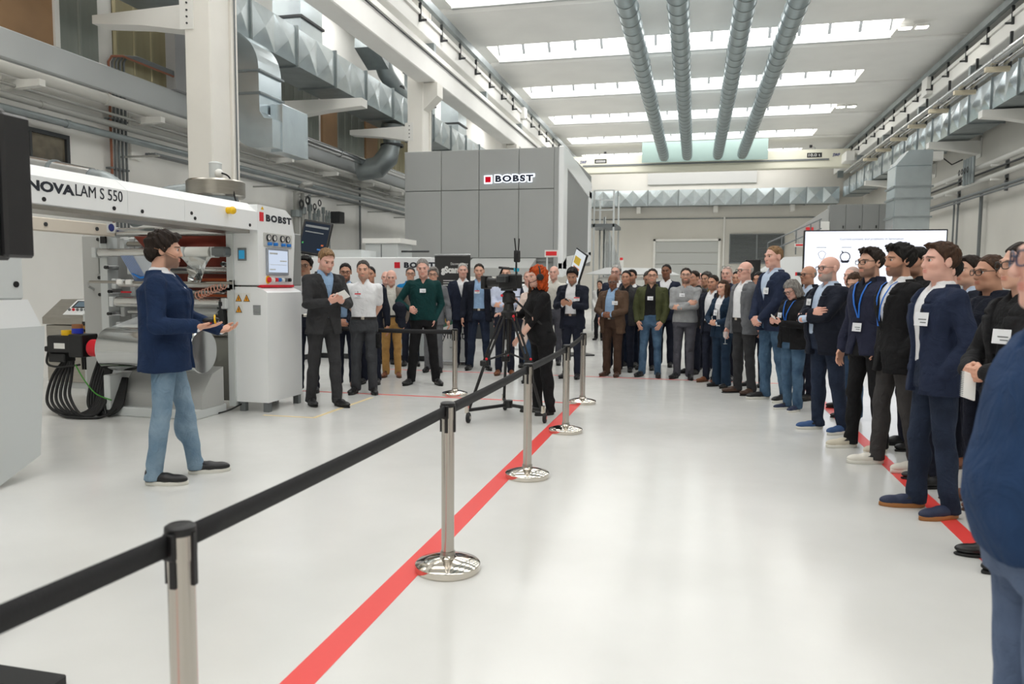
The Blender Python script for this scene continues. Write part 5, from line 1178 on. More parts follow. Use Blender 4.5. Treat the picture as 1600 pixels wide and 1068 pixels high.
# ---------------------------------------------------------------- hand
HAND = {}
def make_hand(curl, spread=.0, res=.0042, thumb=0.):
    key = (round(curl, 2), round(spread, 2), res, thumb)
    if key in HAND: return HAND[key]
    g = Grid((-.09, -.045, -.105), (.06, .205, .045), res)
    g.add(capsule((0, -.035, 0), (0, .01, 0), .026, .027), 0)
    g.add(ellip((-.002, .05, -.002), (.042, .055, .0165)), .015)
    g.add(ellip((-.022, .032, -.008), (.02, .03, .016)), .012)
    for x, L, a in ((-.030, .070, 6), (-.010, .080, 1), (.010, .074, -4), (.029, .058, -10)):
        p = np.array((x, .088-.004*abs(x/.02)**2*.6, 0)); ang = 0
        yaw = math.radians(a*(.35+spread))
        for sgl, dc, r0, r1 in ((.46, 38, .0098, .0090), (.31, 52, .0090, .0082), (.25, 38, .0082, .0070)):
            ang += math.radians(dc*curl); l = L*sgl
            q = p+l*np.array((-math.sin(yaw)*math.cos(ang), math.cos(yaw)*math.cos(ang), -math.sin(ang)))
            g.add(capsule(p, q, r0, r1), .003); p = q
    t = thumb
    a, b, c = np.array((-.026, .018, -.006)), np.array((-.052, .050, -.014-.012*curl)), np.array((-.050+.012*curl-.02*t, .085, -.018-.03*curl))
    g.add(capsule(a, b, .0145, .0115), .008); g.add(capsule(b, c, .0112, .0085), .003)
    HAND[key] = g.mesh(); return HAND[key]
# ---------------------------------------------------------------- shoes
SHOE = {}
def shoe_meshes(style):
    if style in SHOE: return SHOE[style]
    g = Grid((-.07, -.10, -.005), (.07, .24, .15), .0065)
    sn = style == 'sneaker'
    g.add(capsule((0, -.035, .05), (0, .06, .047), .036, .040), 0); g.add(ellip((0.003, .125, .038), (.044, .085, .036 if sn else .029)), .03)
    g.add(ellip((0, -.04, .05), (.036, .042, .05)), .02); g.add(capsule((0, -.03, .07), (0, -.036, .11 if style == 'boot' else .092), .036, .04), .02)
    for q in range(4): g.add(capsule((-.018, .035+q*.021, .083-q*.006), (.018, .035+q*.021, .083-q*.006), .004, .004), .003)
    z0 = .024 if sn else .016
    g.sub(lambda X, Y, Z: (Z-z0)+0*X+0*Y, .003)
    v, f = g.mesh(); up_ = np_mesh('shoe', v, f)
    outl = []
    for t in np.linspace(0, 2*math.pi, 26, endpoint=False):
        y = .066+.148*math.sin(t); wd = np.interp(y, (-.08, -.03, .05, .13, .19, .215), (.036, .040, .040, .0485, .042, .03))
        outl.append((math.cos(t)*wd*(1.0 if abs(math.cos(t)) > .3 else 1), y))
    th = .030 if sn else .018
    so = MB(); n = len(outl); vs = []
    for s_, z in ((.94, 0), (1.0, .006), (1.0, th-.003), (.95, th)): vs += [(x*s_, .066+(y-.066)*s_, z) for x, y in outl]
    fs = [(q*n+i, q*n+(i+1) % n, (q+1)*n+(i+1) % n, (q+1)*n+i) for q in range(3) for i in range(n)]+[tuple(range(n-1, -1, -1)), tuple(3*n+i for i in range(n))]
    so.poly(vs, fs); sm_ = so.mesh('sole', 50)
    SHOE[style] = (up_, sm_); return SHOE[style]
def put_shared(name, me, m, parent, loc, rz, scale=1.):
    o = bpy.data.objects.new(name, me); COL.objects.link(o); o.parent = parent; o.location = loc; o.rotation_euler = (0, 0, rz); o.scale = (scale,)*3
    if not me.materials: me.materials.append(None)
    o.material_slots[0].link = 'OBJECT'; o.material_slots[0].material = m
    return o
def ik(S, T, l1, l2, hint):
    S, T = np.array(S, float), np.array(T, float); d = T-S; L = np.linalg.norm(d)
    if L > (l1+l2)*.995: T = S+d/L*(l1+l2)*.995; d = T-S; L = np.linalg.norm(d)
    u = d/L; a = (l1*l1-l2*l2+L*L)/(2*L); h = math.sqrt(max(0, l1*l1-a*a))
    n = np.array(hint, float); n -= u*(n@u); n /= np.linalg.norm(n)+1e-9
    return S+u*a+n*h, T
POSE = dict(   # wrist target, elbow hint, palm normal, hand direction (or None), curl; given for the right arm (x mirrored for the left)
    down=((.265, .05, .865), (.5, -1, 0), (-1, 0, 0), None, .45),
    clasp=((.070, .215, .93), (1, -.6, -.2), (-.3, -1, 0), (-.9, .25, -.35), .5),
    clasphi=((.075, .235, 1.06), (1, -.6, -.3), (-.3, -1, .1), (-.9, .25, -.1), .6),
    crossA=((-.07, .205, 1.19), (.9, .3, -1), (.0, -1, -.1), (-1, -.2, .25), .35),
    crossB=((-.05, .235, 1.13), (.9, .3, -1), (.0, -1, -.1), (-1, -.35, .15), .3),
    pocket=((.158, .05, .91), (1, -1.1, 0), (-1, .2, 0), (-.25, .15, -1), .2),
    phone=((.075, .30, 1.16), (.8, -.4, -1), (-.6, -.3, .8), (-.55, .6, .35), .75),
    back=((.06, -.20, .93), (1, -.5, .2), (0, 1, 0), (-.8, -.1, -.5), .4),
    behind=((.22, -.12, .90), (.8, -1, 0), (-1, 0, 0), None, .4),
)
PEOPLE = {}
def person(key, label, x, y, face, H=1.75, wide=1., belly=0., female=False, lean=0., arms=('down', 'down'), head=(0, 0, 0), skin='light', hair=('short', 'dark'), beard=None, glasses=None,
           shirt=None, collar=True, outer=None, trousers=None, slim=1., shoes=('dress', None, None), belt=None, badge=None, lanyard=None, feet=None, lod=2, vneck=None, tie=None, seed=None, flare=0., short_sleeve=False, skirt=None, handcurl=None, deep=1., nosef=1., jaw=1., watch=None):
    """feet at (x, y); face = heading in degrees, 0 looks down the hall, 90 towards the left wall, 180 to the camera.
    outer = (material, closure, hem z, collar kind)."""
    seed = seed if seed is not None else sum(ord(c)*(i+3) for i, c in enumerate(key))
    S = H/1.75; res = (.0100, .0128, .0165, .022)[lod]; hres = (.0045, .006, .0076, .0098)[lod]
    root = thing('person', label, 'person', (x, y, 0), math.radians(face))
    sw = wide*(.88 if female else 1.)
    cyf = lambda z: lean*(z-.95)+.0
    bl = lambda z, c, s_: math.exp(-((z-c)/s_)**2)
    rows = []
    base = [(.80, .165, .112), (.88, .172, .118), (.95, .168, .116), (1.02, .158, .112), (1.10, .153, .110), (1.18, .158, .113), (1.27, .170, .118), (1.35, .178, .114), (1.40, .170, .100), (1.44, .122, .080), (1.465, .084, .068), (1.49, .064, .060), (1.51, .060, .058)]
    if female: base = [(.80, .172, .115), (.88, .178, .12), (.95, .168, .112), (1.02, .148, .102), (1.10, .138, .098), (1.18, .148, .106), (1.27, .165, .120), (1.35, .170, .108), (1.40, .156, .092), (1.44, .108, .074), (1.465, .072, .060), (1.49, .054, .052), (1.51, .050, .050)]
    for z, rx, ry in base:
        b = belly*bl(z, 1.06, .16); rows.append((z, 0, cyf(z)+b*.55+.012*bl(z, 1.28, .1)*(1.6 if female else 1), rx*(wide if z < 1.4 else sw)+b*.35, ry*(.6+.4*wide)*(deep if z < 1.4 else 1)+b*.55))
    prof = np.array(rows)
    surf = lambda z, xx=0.: np.interp(z, prof[:, 0], prof[:, 2])+np.interp(z, prof[:, 0], prof[:, 4])*max(0, 1-abs(xx/np.interp(z, prof[:, 0], prof[:, 3]))**2.4)**(1/2.4)
    sh = [np.array((sx*(.186 if not female else .165)*wide, cyf(1.40)-.008, 1.395)) for sx in (1, -1)]
    # arms
    E, W, HD = [], [], []
    for i, a in enumerate(arms):
        sx = 1 if i == 0 else -1
        t, hint, pn, hd, curl = POSE[a] if isinstance(a, str) else a
        t = np.array(t, float)
        m = np.array((sx, 1, 1))
        tgt = t*m
        if isinstance(a, str) and a != 'down': tgt = tgt+np.array((0, cyf(t[2])+belly*.8*bl(t[2], 1.06, .2)*(1 if t[1] > .12 else .2), 0)); 
        if isinstance(a, str) and a in ('down', 'pocket'): tgt[0] += sx*(wide-1)*.15
        e, wv = ik(sh[i], tgt, .285, .255, np.array(hint)*m)
        fd = (wv-e)/np.linalg.norm(wv-e)
        hdv = fd if hd is None else np.array(hd, float)*m
        E.append(e); W.append(wv); HD.append((hdv/np.linalg.norm(hdv), np.array(pn, float)*m, curl, a))
    # legs
    feet = feet or ((.105, 0, -10), (-.105, .02, 10))
    hip = [np.array((sx*.088*wide, cyf(.9), .90)) for sx in (1, -1)]
    ank = [np.array((f[0]+.03*math.sin(math.radians(f[2])), f[1]-.03, .085)) for f in feet]
    knee = []
    for i in (0, 1):
        k = (hip[i]+ank[i])/2; k[2] = .495; k += np.array((0, .025, 0)); knee.append(k)
    P = lambda v: np.asarray(v)*S
    # ---- clothing: trousers
    zone = []
    lo = np.minimum.reduce([*ank, *hip, prof[:, 1:4:1].min(0)*0-.0])-np.array((.14+.1*max(0, wide-1)+belly*.3, .2+belly*.3, .03)); hi = np.maximum.reduce([*ank, *hip])+np.array((.14+.1*max(0, wide-1)+belly*.3, .2+belly*.8, .15))
    lo[2] = .032; hi[2] = 1.04; lo[0] = min(lo[0], -.23*wide-belly*.3); hi[0] = max(hi[0], .23*wide+belly*.3)
    g = Grid(lo, hi, res*1.05)
    tp = prof.copy(); tp[:, 4] -= .002
    g.add(stackp(tp, .004, .83, 1.015), 0)
    for i in (0, 1):
        g.add(capsule(hip[i]+np.array((-(1, -1)[i]*.004, 0, 0)), knee[i], .092*(.5+.5*wide)*(.5+.5*slim), .064*slim), .035)
        g.add(capsule(knee[i], ank[i]+np.array((0, .004, -.055)), .063*slim, max(.056, (.057+flare)*slim)), .02)
        g.add(ellip(hip[i]+np.array((0, -.045, -.0)), (.078*wide, .078, .085)), .03)
        g.add(ellip(knee[i]+np.array((0, -.035, -.13)), (.05*slim, .05*slim, .11)), .03)
    ff = folds(seed, .0062); zk = knee[0][2]
    g.warp(lambda X, Y, Z: ff(X, Y, Z)*(.45+.9*np.exp(-((Z-.47)/.10)**2)+1.1*np.exp(-((Z-.12)/.09)**2)+.6*np.exp(-((Z-.84)/.07)**2)))
    v, f = g.mesh(); o = link('trousers', np_mesh('trousers', P(v), f), trousers, root)
    # ---- shirt or sweater
    sl_r = (.054, .047, .038) if not female else (.047, .041, .034)
    has_outer = outer is not None
    g = Grid(np.minimum.reduce([prof[:, [1, 2, 0]].min(0), *E, *W]+[np.array((-.24*wide-belly*.4, -.22, .9))])-np.array((.06, .06, 0)), np.maximum.reduce([prof[:, [1, 2, 0]].max(0), *E, *W]+[np.array((.24*wide+belly*.4, .2+belly, 1.53))])+np.array((.06, .06, .02)), res*(1.25 if has_outer else 1.))
    zb = 0.985 if shirt[1] != 'sweater' else .90
    pad = .006 if shirt[1] != 'sweater' else .014
    g.add(stackp(prof, pad, zb, 1.475), 0)
    for i in (0, 1):
        sx = (1, -1)[i]
        g.add(capsule((sx*.08*wide, sh[i][1], 1.405), sh[i]+np.array((-sx*.008, 0, -.004)), .046, .054), .03)
        if not has_outer:
            if short_sleeve:
                mid = sh[i]+(E[i]-sh[i])*.72; g.add(capsule(sh[i], mid, .06, .062), .03)
            else:
                g.add(capsule(sh[i], E[i], sl_r[0]+.004, sl_r[1]+.003), .03); g.add(capsule(E[i], W[i] if shirt[1] != 'rolled' else E[i]+(W[i]-E[i])*.3, sl_r[1]+.003, sl_r[2]+(.01 if shirt[1] == 'rolled' else 0)), .012)
        else:                                    # cuff showing past the jacket sleeve
            d = (W[i]-E[i])/np.linalg.norm(W[i]-E[i]); g.add(capsule(W[i]-d*.05, W[i]-d*.004, .035, .036), 0)
    if collar and shirt[1] != 'sweater':
        g.add(stackp([(1.43, 0, cyf(1.44)-.012, .098*sw, .088), (1.472, 0, cyf(1.48)-.014, .076, .074), (1.512, 0, cyf(1.52)-.012, .068, .066)]), .008)
        g.sub(lambda X, Y, Z: np.maximum(np.abs(X)-(Z-1.425)*.45, -(Y-.02-cyf(1.5))), .004)
    else:
        g.add(stackp([(1.42, 0, cyf(1.44)-.012, .10*sw, .088), (1.455, 0, cyf(1.48)-.014, .080, .074), (1.475, 0, cyf(1.5)-.016, .074, .070)]), .008)
        if vneck: g.sub(lambda X, Y, Z: np.maximum(np.abs(X)-(Z-vneck)*.5, -(Y-.02-cyf(1.5))), .004)
    if shirt[1] == 'sweater':
        ff2 = folds(seed+5, .004); g.warp(lambda X, Y, Z: ff2(X, Y, Z)*(.7+1.2*np.exp(-((Z-.98)/.06)**2)))
    else:
        ff2 = folds(seed+5, .0035); g.warp(lambda X, Y, Z: ff2(X, Y, Z)*(Z < 1.42))
    v, f = g.mesh(); link('shirt' if shirt[1] != 'sweater' else 'sweater', np_mesh('shirt', P(v), f), shirt[0], root)
    pad_out = pad
    # ---- jacket
    if has_outer:
        om, clos, hem, ck = outer[:4]
        jp = prof.copy(); pad_out = .022
        extra = np.array([[hem-.01, 0, cyf(hem), (.182 if not female else .188)*wide+belly*.15, (.128*(.6+.4*wide)*deep)+belly*.12]])
        jp = np.vstack([extra, jp[jp[:, 0] > hem+.05]]); 
        g = Grid(np.minimum.reduce([jp[:, [1, 2, 0]].min(0), *E, *W, np.array((-.25*wide-belly*.4, -.24, hem))])-np.array((.07, .075, .02)), np.maximum.reduce([*E, *W, np.array((.25*wide+belly*.4, .22+belly*1.1+max(0, lean)*.3, 1.53))])+np.array((.07, .075, .01)), res)
        jp2 = jp[jp[:, 0] < 1.46]
        g.add(stackp(jp, pad_out, hem, 1.465, 2.5), 0)
        for i in (0, 1):
            sx = (1, -1)[i]
            g.add(capsule((sx*.075*wide, sh[i][1], 1.422), sh[i]+np.array((sx*.004, 0, .006)), .050, .056), .02)
            d = (W[i]-E[i])/np.linalg.norm(W[i]-E[i])
            g.add(capsule(sh[i]-np.array((0, 0, .01)), E[i], sl_r[0]+.008, sl_r[1]+.009), .018); g.add(capsule(E[i], W[i]-d*.022, sl_r[1]+.009, sl_r[2]+.010), .008)
        lap = ck in ('lapel',)
        zbtn = {'closed': 1.08, 'open': .4, 'half': 1.16, 'zip': .4, 'shut': 1.36, 'wide': .4}[clos]
        def opening(X, Y, Z):
            if clos == 'open': wv = .045+np.maximum(0, Z-1.15)*.10+np.maximum(0, 1.0-Z)*.10
            elif clos == 'wide': wv = .085+np.maximum(0, 1.1-Z)*.08-np.maximum(0, Z-1.3)*.1
            elif clos == 'zip': wv = .06+np.maximum(0, 1.1-Z)*.05
            else: wv = np.where(Z > zbtn, (Z-zbtn)*(.26 if clos != 'shut' else .35), (zbtn-.16-Z)*.35)
            return np.abs(X)-wv
        front = lambda Y, Z: Y-(np.interp(Z.ravel(), prof[:, 0], prof[:, 2])[None, None, :]+.01)
        if lap:
            def lapel(X, Y, Z):
                o_ = opening(X, Y, Z); top = np.clip((Z-max(zbtn, 1.0))/.28, 0, 1); wd = .012+.062*top*(Z < 1.365)+.05*(Z >= 1.38)
                m = np.clip((wd-o_)/.006, 0, 1)*np.clip((o_+.02)/.006, 0, 1)*(Z > max(zbtn, 1.0))*(Z < 1.47)*(front(Y, Z) > 0)*(np.abs(Z-1.372) > .006)
                fl = np.clip((.042-np.abs(np.abs(X)-.125*wide))/.006, 0, 1)*(np.abs(Z-.945) < .022)*(front(Y, Z) > 0)
                return -.011*m-.005*fl
            g.warp(lapel)
        if ck in ('lapel', 'stand', 'hood'):
            rr = .012 if ck == 'lapel' else .02
            g.add(stackp([(1.42, 0, cyf(1.44)-.02, .105*sw+rr, .092+rr*.6), (1.465, 0, cyf(1.48)-.024, .082+rr, .078+rr*.6), (1.490 if ck == 'lapel' else 1.515, 0, cyf(1.5)-.026, .074+rr, .072+rr*.5)]), .01)
        ff3 = folds(seed+9, .0065); el = [(e, ) for e in E]
        g.warp(lambda X, Y, Z: ff3(X, Y, Z)*(.5+.9*np.clip((np.abs(X)-.17)/.06, 0, 1)))
        ztop = 1.0
        g.sub(lambda X, Y, Z: np.maximum(opening(X, Y, Z), -front(Y, Z)), .006)
        if ck in ('lapel', 'stand', 'hood'): g.sub(lambda X, Y, Z: np.maximum(np.maximum(np.abs(X)-.03-(Z-1.44)*.35, -(Y-.015-cyf(1.5))), 1.44-Z), .006)
        v, f = g.mesh(); name = outer[4] if len(outer) > 4 else 'jacket'
        jo = link(name, np_mesh(name, P(v), f), om, root)
        if lap and clos in ('closed', 'half') and lod < 2:
            for zq in (zbtn-.02, zbtn-.12)[:2]:
                yb = surf(zq)+pad_out+.002
                MB().sph(tuple(P((.012, yb, zq))), (.008, .004, .008), 8, 5).build('button', M_black, jo, True)
            zp, xp = 1.255, -.085
            yb = surf(zp, xp)+pad_out
    # ---- belt
    if belt:
        pr = np.array([(1.0, 0, 0, 0, 0)]); m_ = MB(); n = 28
        vs = []
        for z in (.985, 1.018):
            rx = np.interp(z, prof[:, 0], prof[:, 3])+.011; ry = np.interp(z, prof[:, 0], prof[:, 4])+.011; cy = np.interp(z, prof[:, 0], prof[:, 2])
            for q in range(n):
                t = 2*math.pi*q/n; c, s_ = math.cos(t), math.sin(t); vs.append(P((math.copysign(abs(c)**(2/2.4), c)*rx, cy+math.copysign(abs(s_)**(2/2.4), s_)*ry, z)))
        bo = m_.poly(vs, [(q, (q+1) % n, n+(q+1) % n, n+q) for q in range(n)]).build('belt', belt, root, True)
        yb = surf(1.0)+.011; MB().bbox(*[q*S for q in (-.022, .022, yb-.002, yb+.006, .983, 1.02)], .002).build('buckle', M_chrome, bo)
    # ---- body: head, neck, trunk, hands in one mesh
    skl = np.array([lin(q) for q in SK[skin]])
    hp = make_head(seed, hres, skin, hair[1], hair[0] or 'bald', beard, (wide*.3+.7), female, nosef, jaw)
    Rh = rotm('Z', head[0]) @ rotm('X', -head[1]) @ rotm('Y', head[2])
    hs = 1.0 if not female else .96
    piv = np.array((0, cyf(1.5)-.012, 1.505)); hoff = np.array((0, .030, .125*hs))
    HT = lambda v: piv+((np.asarray(v)*hs+hoff)@Rh.T)
    VV, FF, CC = [], [], []; n0 = 0
    def addp(v, f, c):
        nonlocal n0
        VV.append(v); FF.append(f+n0); CC.append(np.broadcast_to(c, (len(v), 3))); n0 += len(v)
    for v, f, c in hp: addp(HT(v), f, c)
    gb = Grid((-.34*wide, -.3, .02), (.34*wide, .34+belly, 1.5), .04)
    gb.add(stackp(prof, -.022, .90, 1.50), 0)
    for i in (0, 1):
        gb.add(capsule(hip[i]+np.array((0, 0, -.02)), knee[i], .055, .045), .0); gb.add(capsule(knee[i], ank[i], .05, .04), .02); gb.add(capsule(ank[i], ank[i]+np.array((0, .09, -.035)), .035, .035), .02)
        gb.add(capsule(sh[i], E[i], .04, .038), .03); gb.add(capsule(E[i], W[i], .036, .03), .02)
    bv, bf = gb.mesh(); addp(bv, bf, np.where((bv[:, 2] < .3)[:, None], (.02, .02, .024), skl))
    hw = {}
    for i in (0, 1):
        hd, pn, curl, a = HD[i]
        if short_sleeve or (outer is None and shirt[1] == 'rolled'):
            ga_ = Grid(np.minimum.reduce([sh[i], E[i], W[i]])-.06, np.maximum.reduce([sh[i], E[i], W[i]])+.06, res)
            ga_.add(capsule(sh[i], E[i], .046, .042), 0); ga_.add(capsule(E[i], W[i], .043, .029), .012); addp(*ga_.mesh(), skl)
        zv = -(pn-hd*(pn@hd)); zv /= np.linalg.norm(zv); xv = np.cross(hd, zv)
        Rm = np.stack([xv, hd, zv], 1); sx = (1, -1)[i]; hsz = .98 if not female else .88
        cu = curl if handcurl is None else handcurl[i]
        v, f = make_hand(cu, .3, (.0050, .0062, .0078, .0085)[lod])
        v = v*hsz*np.array((sx, 1, 1))
        if sx < 0: f = f[:, ::-1]
        if a == 'pocket': v = v*np.array((.8, .7, .8))
        addp(W[i]+v@Rm.T, f, skl*np.array((1.0, .94, .92)))
        hw[i] = (W[i]*S, Rm, E[i]*S)
    me = np_mesh('body', P(np.concatenate(VV)), np.concatenate(FF), True, np.concatenate(CC)); me.validate()
    link('body', me, M_skin, root)
    # ---- hair
    h = make_hair(seed, hres*(1.15 if lod < 1 else 1.25), hair[0], (wide*.3+.7)*(.94 if female else 1.))
    if h is not None and len(h[0]): link('hair', np_mesh('hair', P(HT(h[0])), h[1]), hairm(hair[1], HC[hair[1]]), root)
    # ---- glasses
    if glasses:
        gm = mat('glasses_'+glasses, dict(black=(18, 18, 20), blue=(30, 50, 84), steel=(120, 120, 124), brown=(60, 40, 30), top=(60, 62, 70))[glasses], .3)
        ww = (wide*.3+.7)*(.94 if female else 1.); gm_ = MB(); zz = .004; yy = .112
        dz = .105 if glasses == 'top' else 0; dy = -.05 if glasses == 'top' else 0
        for sx in (-1, 1):
            lp = []
            for t in np.linspace(0, 2*math.pi, 16, endpoint=False):
                c, s_ = math.cos(t), math.sin(t); lp.append((sx*.034*ww+math.copysign(abs(c)**.7, c)*.0255, yy+dy-.010*abs((sx*.034+c*.025)/.06)**2, zz+dz+math.copysign(abs(s_)**.7, s_)*.019))
            gm_.tube([tuple(P(HT([q])[0])) for q in lp], .0026*S, 5, closed=True)
            gm_.tube([tuple(P(HT([q])[0])) for q in ((sx*.060*ww, yy+dy-.010, zz+dz+.008), (sx*.079*ww, .05+dy, zz+dz+.012), (sx*.083*ww, -.015+dy, zz+dz+.012))], .0025*S, 5)
        gm_.tube([tuple(P(HT([q])[0])) for q in ((-.0085, yy+dy, zz+dz+.003), (0, yy+dy+.003, zz+dz+.006), (.0085, yy+dy, zz+dz+.003))], .0026*S, 5)
        gm_.build('glasses', gm, root, True)
    # ---- shoes
    st, smat, solem = shoes
    u_, s_ = shoe_meshes(st)
    for f_ in feet:
        so = put_shared('shoe', u_, smat, root, (f_[0]*S, (f_[1])*S, .0), math.radians(f_[2]), S*(1.0 if not female else .88))
        put_shared('sole', s_, solem, so, (0, 0, 0), 0)
    # ---- tie, badge, lanyard
    if tie:
        zz = np.linspace(1.46, 1.03, 9); m_ = MB(); vs = []
        for z in zz:
            wd = np.interp(z, (1.03, 1.08, 1.44, 1.46), (.03, .045, .022, .03)); yq = surf(z)+.012
            vs += [P((-wd, yq, z)), P((wd, yq, z)), P((wd, yq+.006, z)), P((-wd, yq+.006, z))]
        m_.poly(vs, [(q*4+a, q*4+(a+1) % 4, q*4+4+(a+1) % 4, q*4+4+a) for q in range(8) for a in range(4)]).build('tie', tie, root, True)
    if badge:
        bx, bz, bw, bh, hdr = badge
        yq = surf(bz, bx)+pad_out+(.024 if has_outer else .012); ang = math.atan2(surf(bz, bx+.03)-surf(bz, bx-.03), .06)
        bo = MB().bbox(-bw/2, bw/2, -.0015, .0015, -bh/2, bh/2, .001).build('badge', mat('badge_card', (232, 234, 238), .3), root)
        bo.location = P((bx, yq, bz)); bo.rotation_euler = (math.radians(6), 0, ang)
        if hdr: MB().box(-bw/2+.002, bw/2-.002, .0015, .0022, bh*.18, bh/2-.002).build('header', hdr, bo)
        if lod < 3:
            MB().box(-bw*.38, bw*.2, .0015, .0022, -bh*.06, bh*.03).build('name_line', M_cond, bo); MB().box(-bw*.38, bw*.05, .0015, .0022, -bh*.28, -bh*.2).build('name_line', M_cond, bo)
            MB().tube([(0, 0, bh/2), (0, .002, bh/2+.025)], .004, 6).build('clip', M_black, bo)
    if lanyard:
        lm, lx, lz = lanyard; vs = []; n = 0; m_ = MB()
        for sx in (-1, 1):
            vs = []
            zz = np.linspace(1.47, lz+.02, 12)
            for z in zz:
                t = (1.47-z)/(1.47-lz); xx = sx*.075*(1-t)+lx*t; w_ = .008
                yq = surf(z, xx)+pad_out+(.004 if z < 1.42 else .012)
                vs += [P((xx-w_, yq, z)), P((xx+w_, yq, z)), P((xx+w_, yq+.004, z)), P((xx-w_, yq+.004, z))]
            m_.poly(vs, [(q*4+a, q*4+(a+1) % 4, q*4+4+(a+1) % 4, q*4+4+a) for q in range(11) for a in range(4)])
        m_.build('lanyard', lm, root, True)
    if watch is not None:
        w_, Rm, e_ = hw[watch]; d = (w_-e_)/np.linalg.norm(w_-e_); c = w_-d*.03*S
        MB().tube([tuple(c+.031*S*(Rm[:, 0]*math.cos(t)+Rm[:, 2]*math.sin(t))) for t in np.linspace(0, 2*math.pi, 14, endpoint=False)], .008*S, 6, closed=True).build('watch', M_black, root, True)
    # world matrices of the hands for things they hold
    cz, sz = math.cos(math.radians(face)), math.sin(math.radians(face)); Rz = np.array(((cz, -sz, 0), (sz, cz, 0), (0, 0, 1)))
    PEOPLE[key] = dict(root=root, hands={i: (Rz@w_+np.array((x, y, 0)), Rz@Rm) for i, (w_, Rm, e_) in hw.items()}, Rz=Rz, S=S, surf=surf, pad=pad_out)
    return root
# ---------------------------------------------------------------- wardrobe
C = lambda n, c, **k: cloth(n, c, **k)
navy = C('navy', (38, 44, 62)); navy2 = C('deep_navy', (32, 36, 48)); blueb = C('blue_blazer', (40, 49, 72)); royal = C('presenter_blue', (32, 50, 82)); dkgrey = C('charcoal', (58, 58, 60)); black = C('black', (30, 30, 32)); grey = C('mid_grey', (112, 114, 118)); lgrey = C('light_grey_knit', (158, 160, 162))
brownj = C('brown_tweed', (92, 72, 58)); brownt = C('brown_trousers', (74, 56, 46)); olive = C('olive', (76, 80, 52)); green = C('bottle_green', (18, 58, 58)); taupe = C('taupe', (124, 114, 104)); tan = C('tan_chino', (196, 152, 92)); pinkc = C('pale_pink', (226, 206, 196)); labw = C('lab_white', (232, 232, 230), var=.05)
white = C('white_shirt', (230, 231, 234), var=.05); lblue = C('light_blue_shirt', (150, 180, 214), var=.08); pblue = C('pale_blue_shirt', (190, 206, 228), var=.06); cyan = C('bright_blue', (20, 120, 180)); greyt = C('grey_trousers', (84, 84, 92)); navyt = C('navy_trousers', (36, 40, 54)); workt = C('work_trousers', (70, 72, 76)); stone = C('stone_shirt', (206, 204, 196), var=.06); petrol = C('petrol_suit', (34, 52, 72)); khaki = C('khaki', (110, 100, 62)); knit = C('sweater_blue', (40, 64, 100), bump=.5)
jl = denim('light', (136, 158, 176), (100, 126, 148)); jm = denim('mid', (78, 104, 136), (52, 74, 102)); jd = denim('dark', (44, 54, 74), (32, 40, 56)); jb = denim('washed', (88, 116, 142), (54, 78, 104)); jg = denim('greyblue', (100, 116, 144), (78, 92, 118))
sh_b = mat('shoe_black', (26, 26, 28), .4); sh_br = mat('shoe_brown', (120, 72, 44), .45); sh_dk = mat('shoe_dark_brown', (70, 48, 36), .45); sh_n = mat('shoe_navy', (34, 44, 72), .6); sh_bl = mat('shoe_blue', (52, 84, 132), .7); sh_w = mat('shoe_white', (226, 222, 212), .6); sh_be = mat('shoe_beige', (206, 198, 180), .7)
so_w = mat('sole_white', (228, 226, 218), .6); so_b = mat('sole_black', (22, 22, 22), .6); so_g = mat('sole_gum', (168, 112, 62), .6); so_br = mat('sole_brown', (86, 58, 40), .6)
DRB = ('dress', sh_b, so_b); DRBR = ('dress', sh_br, so_br); SNB = ('sneaker', sh_b, so_w); SNK = ('sneaker', sh_b, so_b)
leather = mat('belt_leather', (30, 26, 24), .4); lan_b = mat('lanyard_blue', (30, 110, 210), .5)
BD = lambda x=-.10, z=1.27, h=M_brand: (x, z, .088, .062, h)
def jk(m, c='closed', hem=.80, k='lapel', n='jacket'): return (m, c, hem, k, n)

# ---------------------------------------------------------------- left side
reach = ((.23, .235, 1.10), (.25, -1, -.35), (0, .15, 1), (.0, 1, .08), .22)
person('presenter', 'presenter in bright navy blazer and light jeans holding a remote, nearest the machine', -3.77, 4.78, -60, 1.82, arms=(reach, ((.10, .36, 1.06), (.6, -1, -.6), (-.5, 0, 1), (-.6, .8, .1), .4)), head=(4, 2, 0), skin='light', hair=('tousled', 'dark'), beard='short',
       shirt=(white, 'shirt'), outer=jk(royal, 'open', .79), trousers=jl, slim=.95, shoes=SNB, feet=((.14, -.06, -12), (-.13, .19, 8)), lod=0, lean=-.02, jaw=.95, wide=1.02, deep=1.3)
person('suit', 'man in charcoal suit and blue shirt reading a card, left of the white polo shirt', -4.26, 8.16, -128, 1.87, arms=('phone', 'phone'), head=(0, 22, 0), skin='pink', hair=('neat', 'blond'), beard='stubble', shirt=(lblue, 'shirt'), outer=jk(dkgrey, 'half', .80), trousers=dkgrey, slim=1.02, shoes=DRB, feet=((.11, -.12, -8), (-.11, .12, 8)), lod=1, lean=.04)
person('polo', 'man in white polo shirt and grey work trousers with hands behind his back', -4.23, 9.21, -162, 1.75, arms=('back', 'back'), head=(0, 4, 0), skin='light', hair=('short', 'saltpepper'), beard='stubble', shirt=(white, 'polo'), short_sleeve=True, trousers=workt, slim=1.08, belt=leather, shoes=('sneaker', sh_b, so_b), badge=(.06, 1.30, .085, .055, M_brand), lod=1, feet=((.12, 0, -15), (-.12, .02, 15)))
person('youngwhite', 'young man in glasses and white shirt standing between machine and man in grey suit', -5.03, 9.15, -158, 1.79, arms=('down', 'behind'), head=(-6, -2, 4), skin='olive', hair=('curly', 'black'), glasses='black', shirt=(white, 'shirt'), trousers=navyt, shoes=SNK, belt=leather, lod=2)
